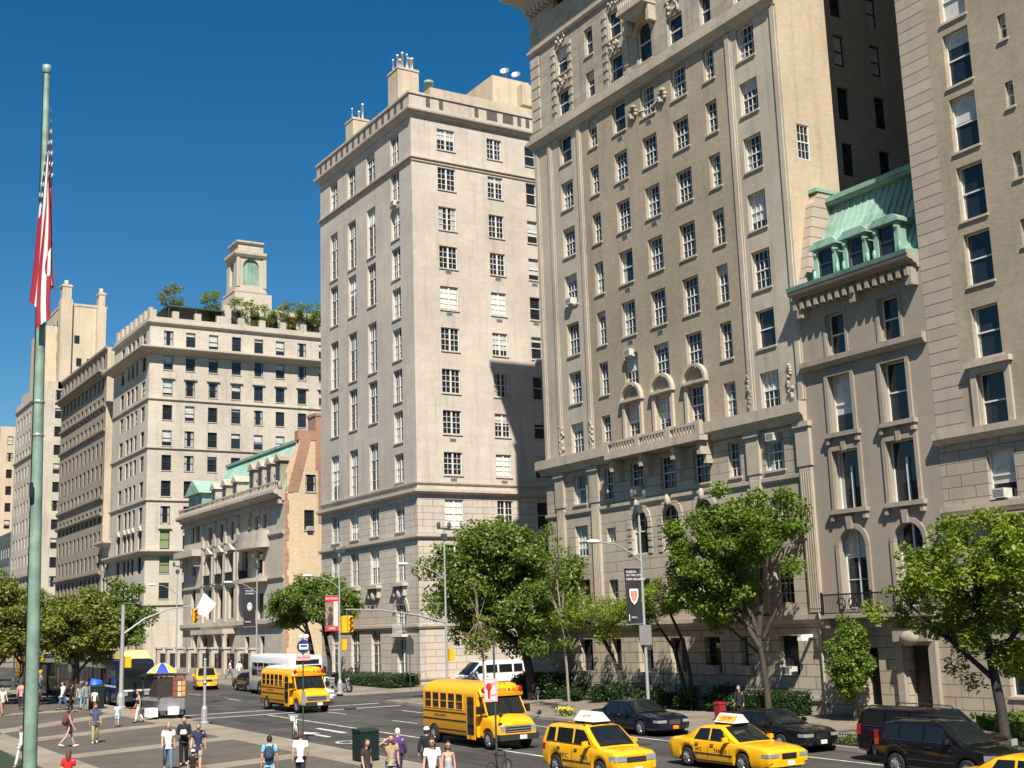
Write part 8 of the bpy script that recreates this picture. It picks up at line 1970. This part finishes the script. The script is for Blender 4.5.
PG = [('person in pale top at the far left edge of the plaza', 15.05, 85.5, (.60,.58,.55), (.36,.20,.14)), ('person in dark maroon top left of the flagpole', 17.3, 86.3, (.16,.04,.05), (.02,.025,.05)), ('person in white shirt and jeans by the bus shelter', 19.0, 87., (.74,.74,.73), (.07,.12,.22)), ('person in black by the bus shelter next to the one in white', 18.9, 84.2, (.014,.014,.016), (.014,.014,.016)),
      ('taller person in grey shirt and jeans left of the green box', 19.8, 85.8, (.26,.29,.30), (.16,.24,.32)), ('person in grey green top walking with the taller one in grey', 20.0, 85.0, (.20,.23,.22), (.22,.27,.30)), ('short person in white top in front of the blue tarpaulin cart', 20.3, 84., (.76,.75,.73), (.30,.06,.05)), ('person in white almost hidden behind the flagpole', 10.15, 53.2, (.70,.69,.67), (.55,.52,.48)),
      ('person in white cap and top near the distant suv taxi', 40.6, 117, (.74,.74,.73), (.10,.11,.15)), ('second person in white by the distant suv taxi, slightly lower', 40.6, 114.5, (.72,.72,.71), (.25,.22,.2)), ('person in blue and white by the mansion fence', 40.6, 109, (.20,.32,.62), (.03,.04,.08)), ('person in dark red by the mansion fence', 40.9, 107.5, (.22,.04,.045), (.03,.03,.04)), ('person walking on the corner sidewalk in a brown coat', 41.2, 111, (.10,.06,.04), (.03,.03,.04)), ('person in dark blue at the left edge under the trees', 14.4, 88.0, (.05,.07,.16), (.05,.05,.07)), ('woman in pink top standing under the olive trees', 17.0, 90.0, (.55,.27,.25), (.03,.03,.05))]
for i, (lab, x, y, tc, lc) in enumerate(PG):
    person(lab, x, y, (C_, (20, 160, -60, 90, 175)[i % 5]), (1.72, 1.64, 1.78)[i % 3] if 'short' not in lab else 1.35, tc, lc, [(.03,.02,.015), (.12,.07,.04), (.05,.03,.02)][i % 3], i % 2, ('short', 'long')[i % 2], female=i % 3 == 1, longhair=i % 3 == 1, group='people on the plaza and sidewalks')
# ------------------------------------------------------------------ camera, sun, sky
cam = bpy.data.cameras.new('camera'); co = bpy.data.objects.new('camera', cam); COL.objects.link(co)
yaw, pit, rol = rad(31.849), rad(10.949), rad(-1.879)
fw = Vector((math.sin(yaw)*math.cos(pit), math.cos(yaw)*math.cos(pit), math.sin(pit)))
r0 = Vector((math.cos(yaw), -math.sin(yaw), 0)); u0 = r0.cross(fw)
r_ = r0*math.cos(rol) + u0*math.sin(rol); u_ = -r0*math.sin(rol) + u0*math.cos(rol)
co.matrix_world = Matrix(((r_.x, u_.x, -fw.x, 0), (r_.y, u_.y, -fw.y, 0), (r_.z, u_.z, -fw.z, 4.8), (0, 0, 0, 1)))
cam.sensor_width = 36; cam.lens = 1261.2/1024*36; cam.clip_end = 5000; cam.clip_start = .1
SC.camera = co
sd = Vector((-.50, -1.0, 1.35)).normalized()
sun = bpy.data.lights.new('sun', 'SUN'); sun.energy = 5.0; sun.angle = rad(.5); sun.color = (1., .935, .83)
so = bpy.data.objects.new('sun', sun); COL.objects.link(so); so.rotation_euler = (-sd).to_track_quat('-Z', 'Y').to_euler()
wd = bpy.data.worlds.new('World'); SC.world = wd; wd.use_nodes = True
nt = wd.node_tree; bg = nt.nodes['Background']; sk = nt.nodes.new('ShaderNodeTexSky'); sk.sky_type = 'NISHITA'; sk.sun_disc = False
sk.sun_elevation = math.asin(sd.z); sk.sun_rotation = math.atan2(sd.x, sd.y)
sk.altitude = 0; sk.air_density = 1.0; sk.dust_density = .2; sk.ozone_density = 2.6
hs = nt.nodes.new('ShaderNodeHueSaturation'); hs.inputs['Hue'].default_value = .496; hs.inputs['Saturation'].default_value = 1.42; hs.inputs['Value'].default_value = 1.0; nt.links.new(sk.outputs[0], hs.inputs['Color']); nt.links.new(hs.outputs[0], bg.inputs[0]); bg.inputs[1].default_value = .054
SC.view_settings.view_transform = 'Standard'; SC.view_settings.look = 'None'; SC.view_settings.exposure = .82; SC.view_settings.gamma = 1
SC.cycles.use_denoising = True; SC.cycles.max_bounces = 6; SC.cycles.diffuse_bounces = 3; SC.cycles.glossy_bounces = 3
SC.cycles.transparent_max_bounces = 8
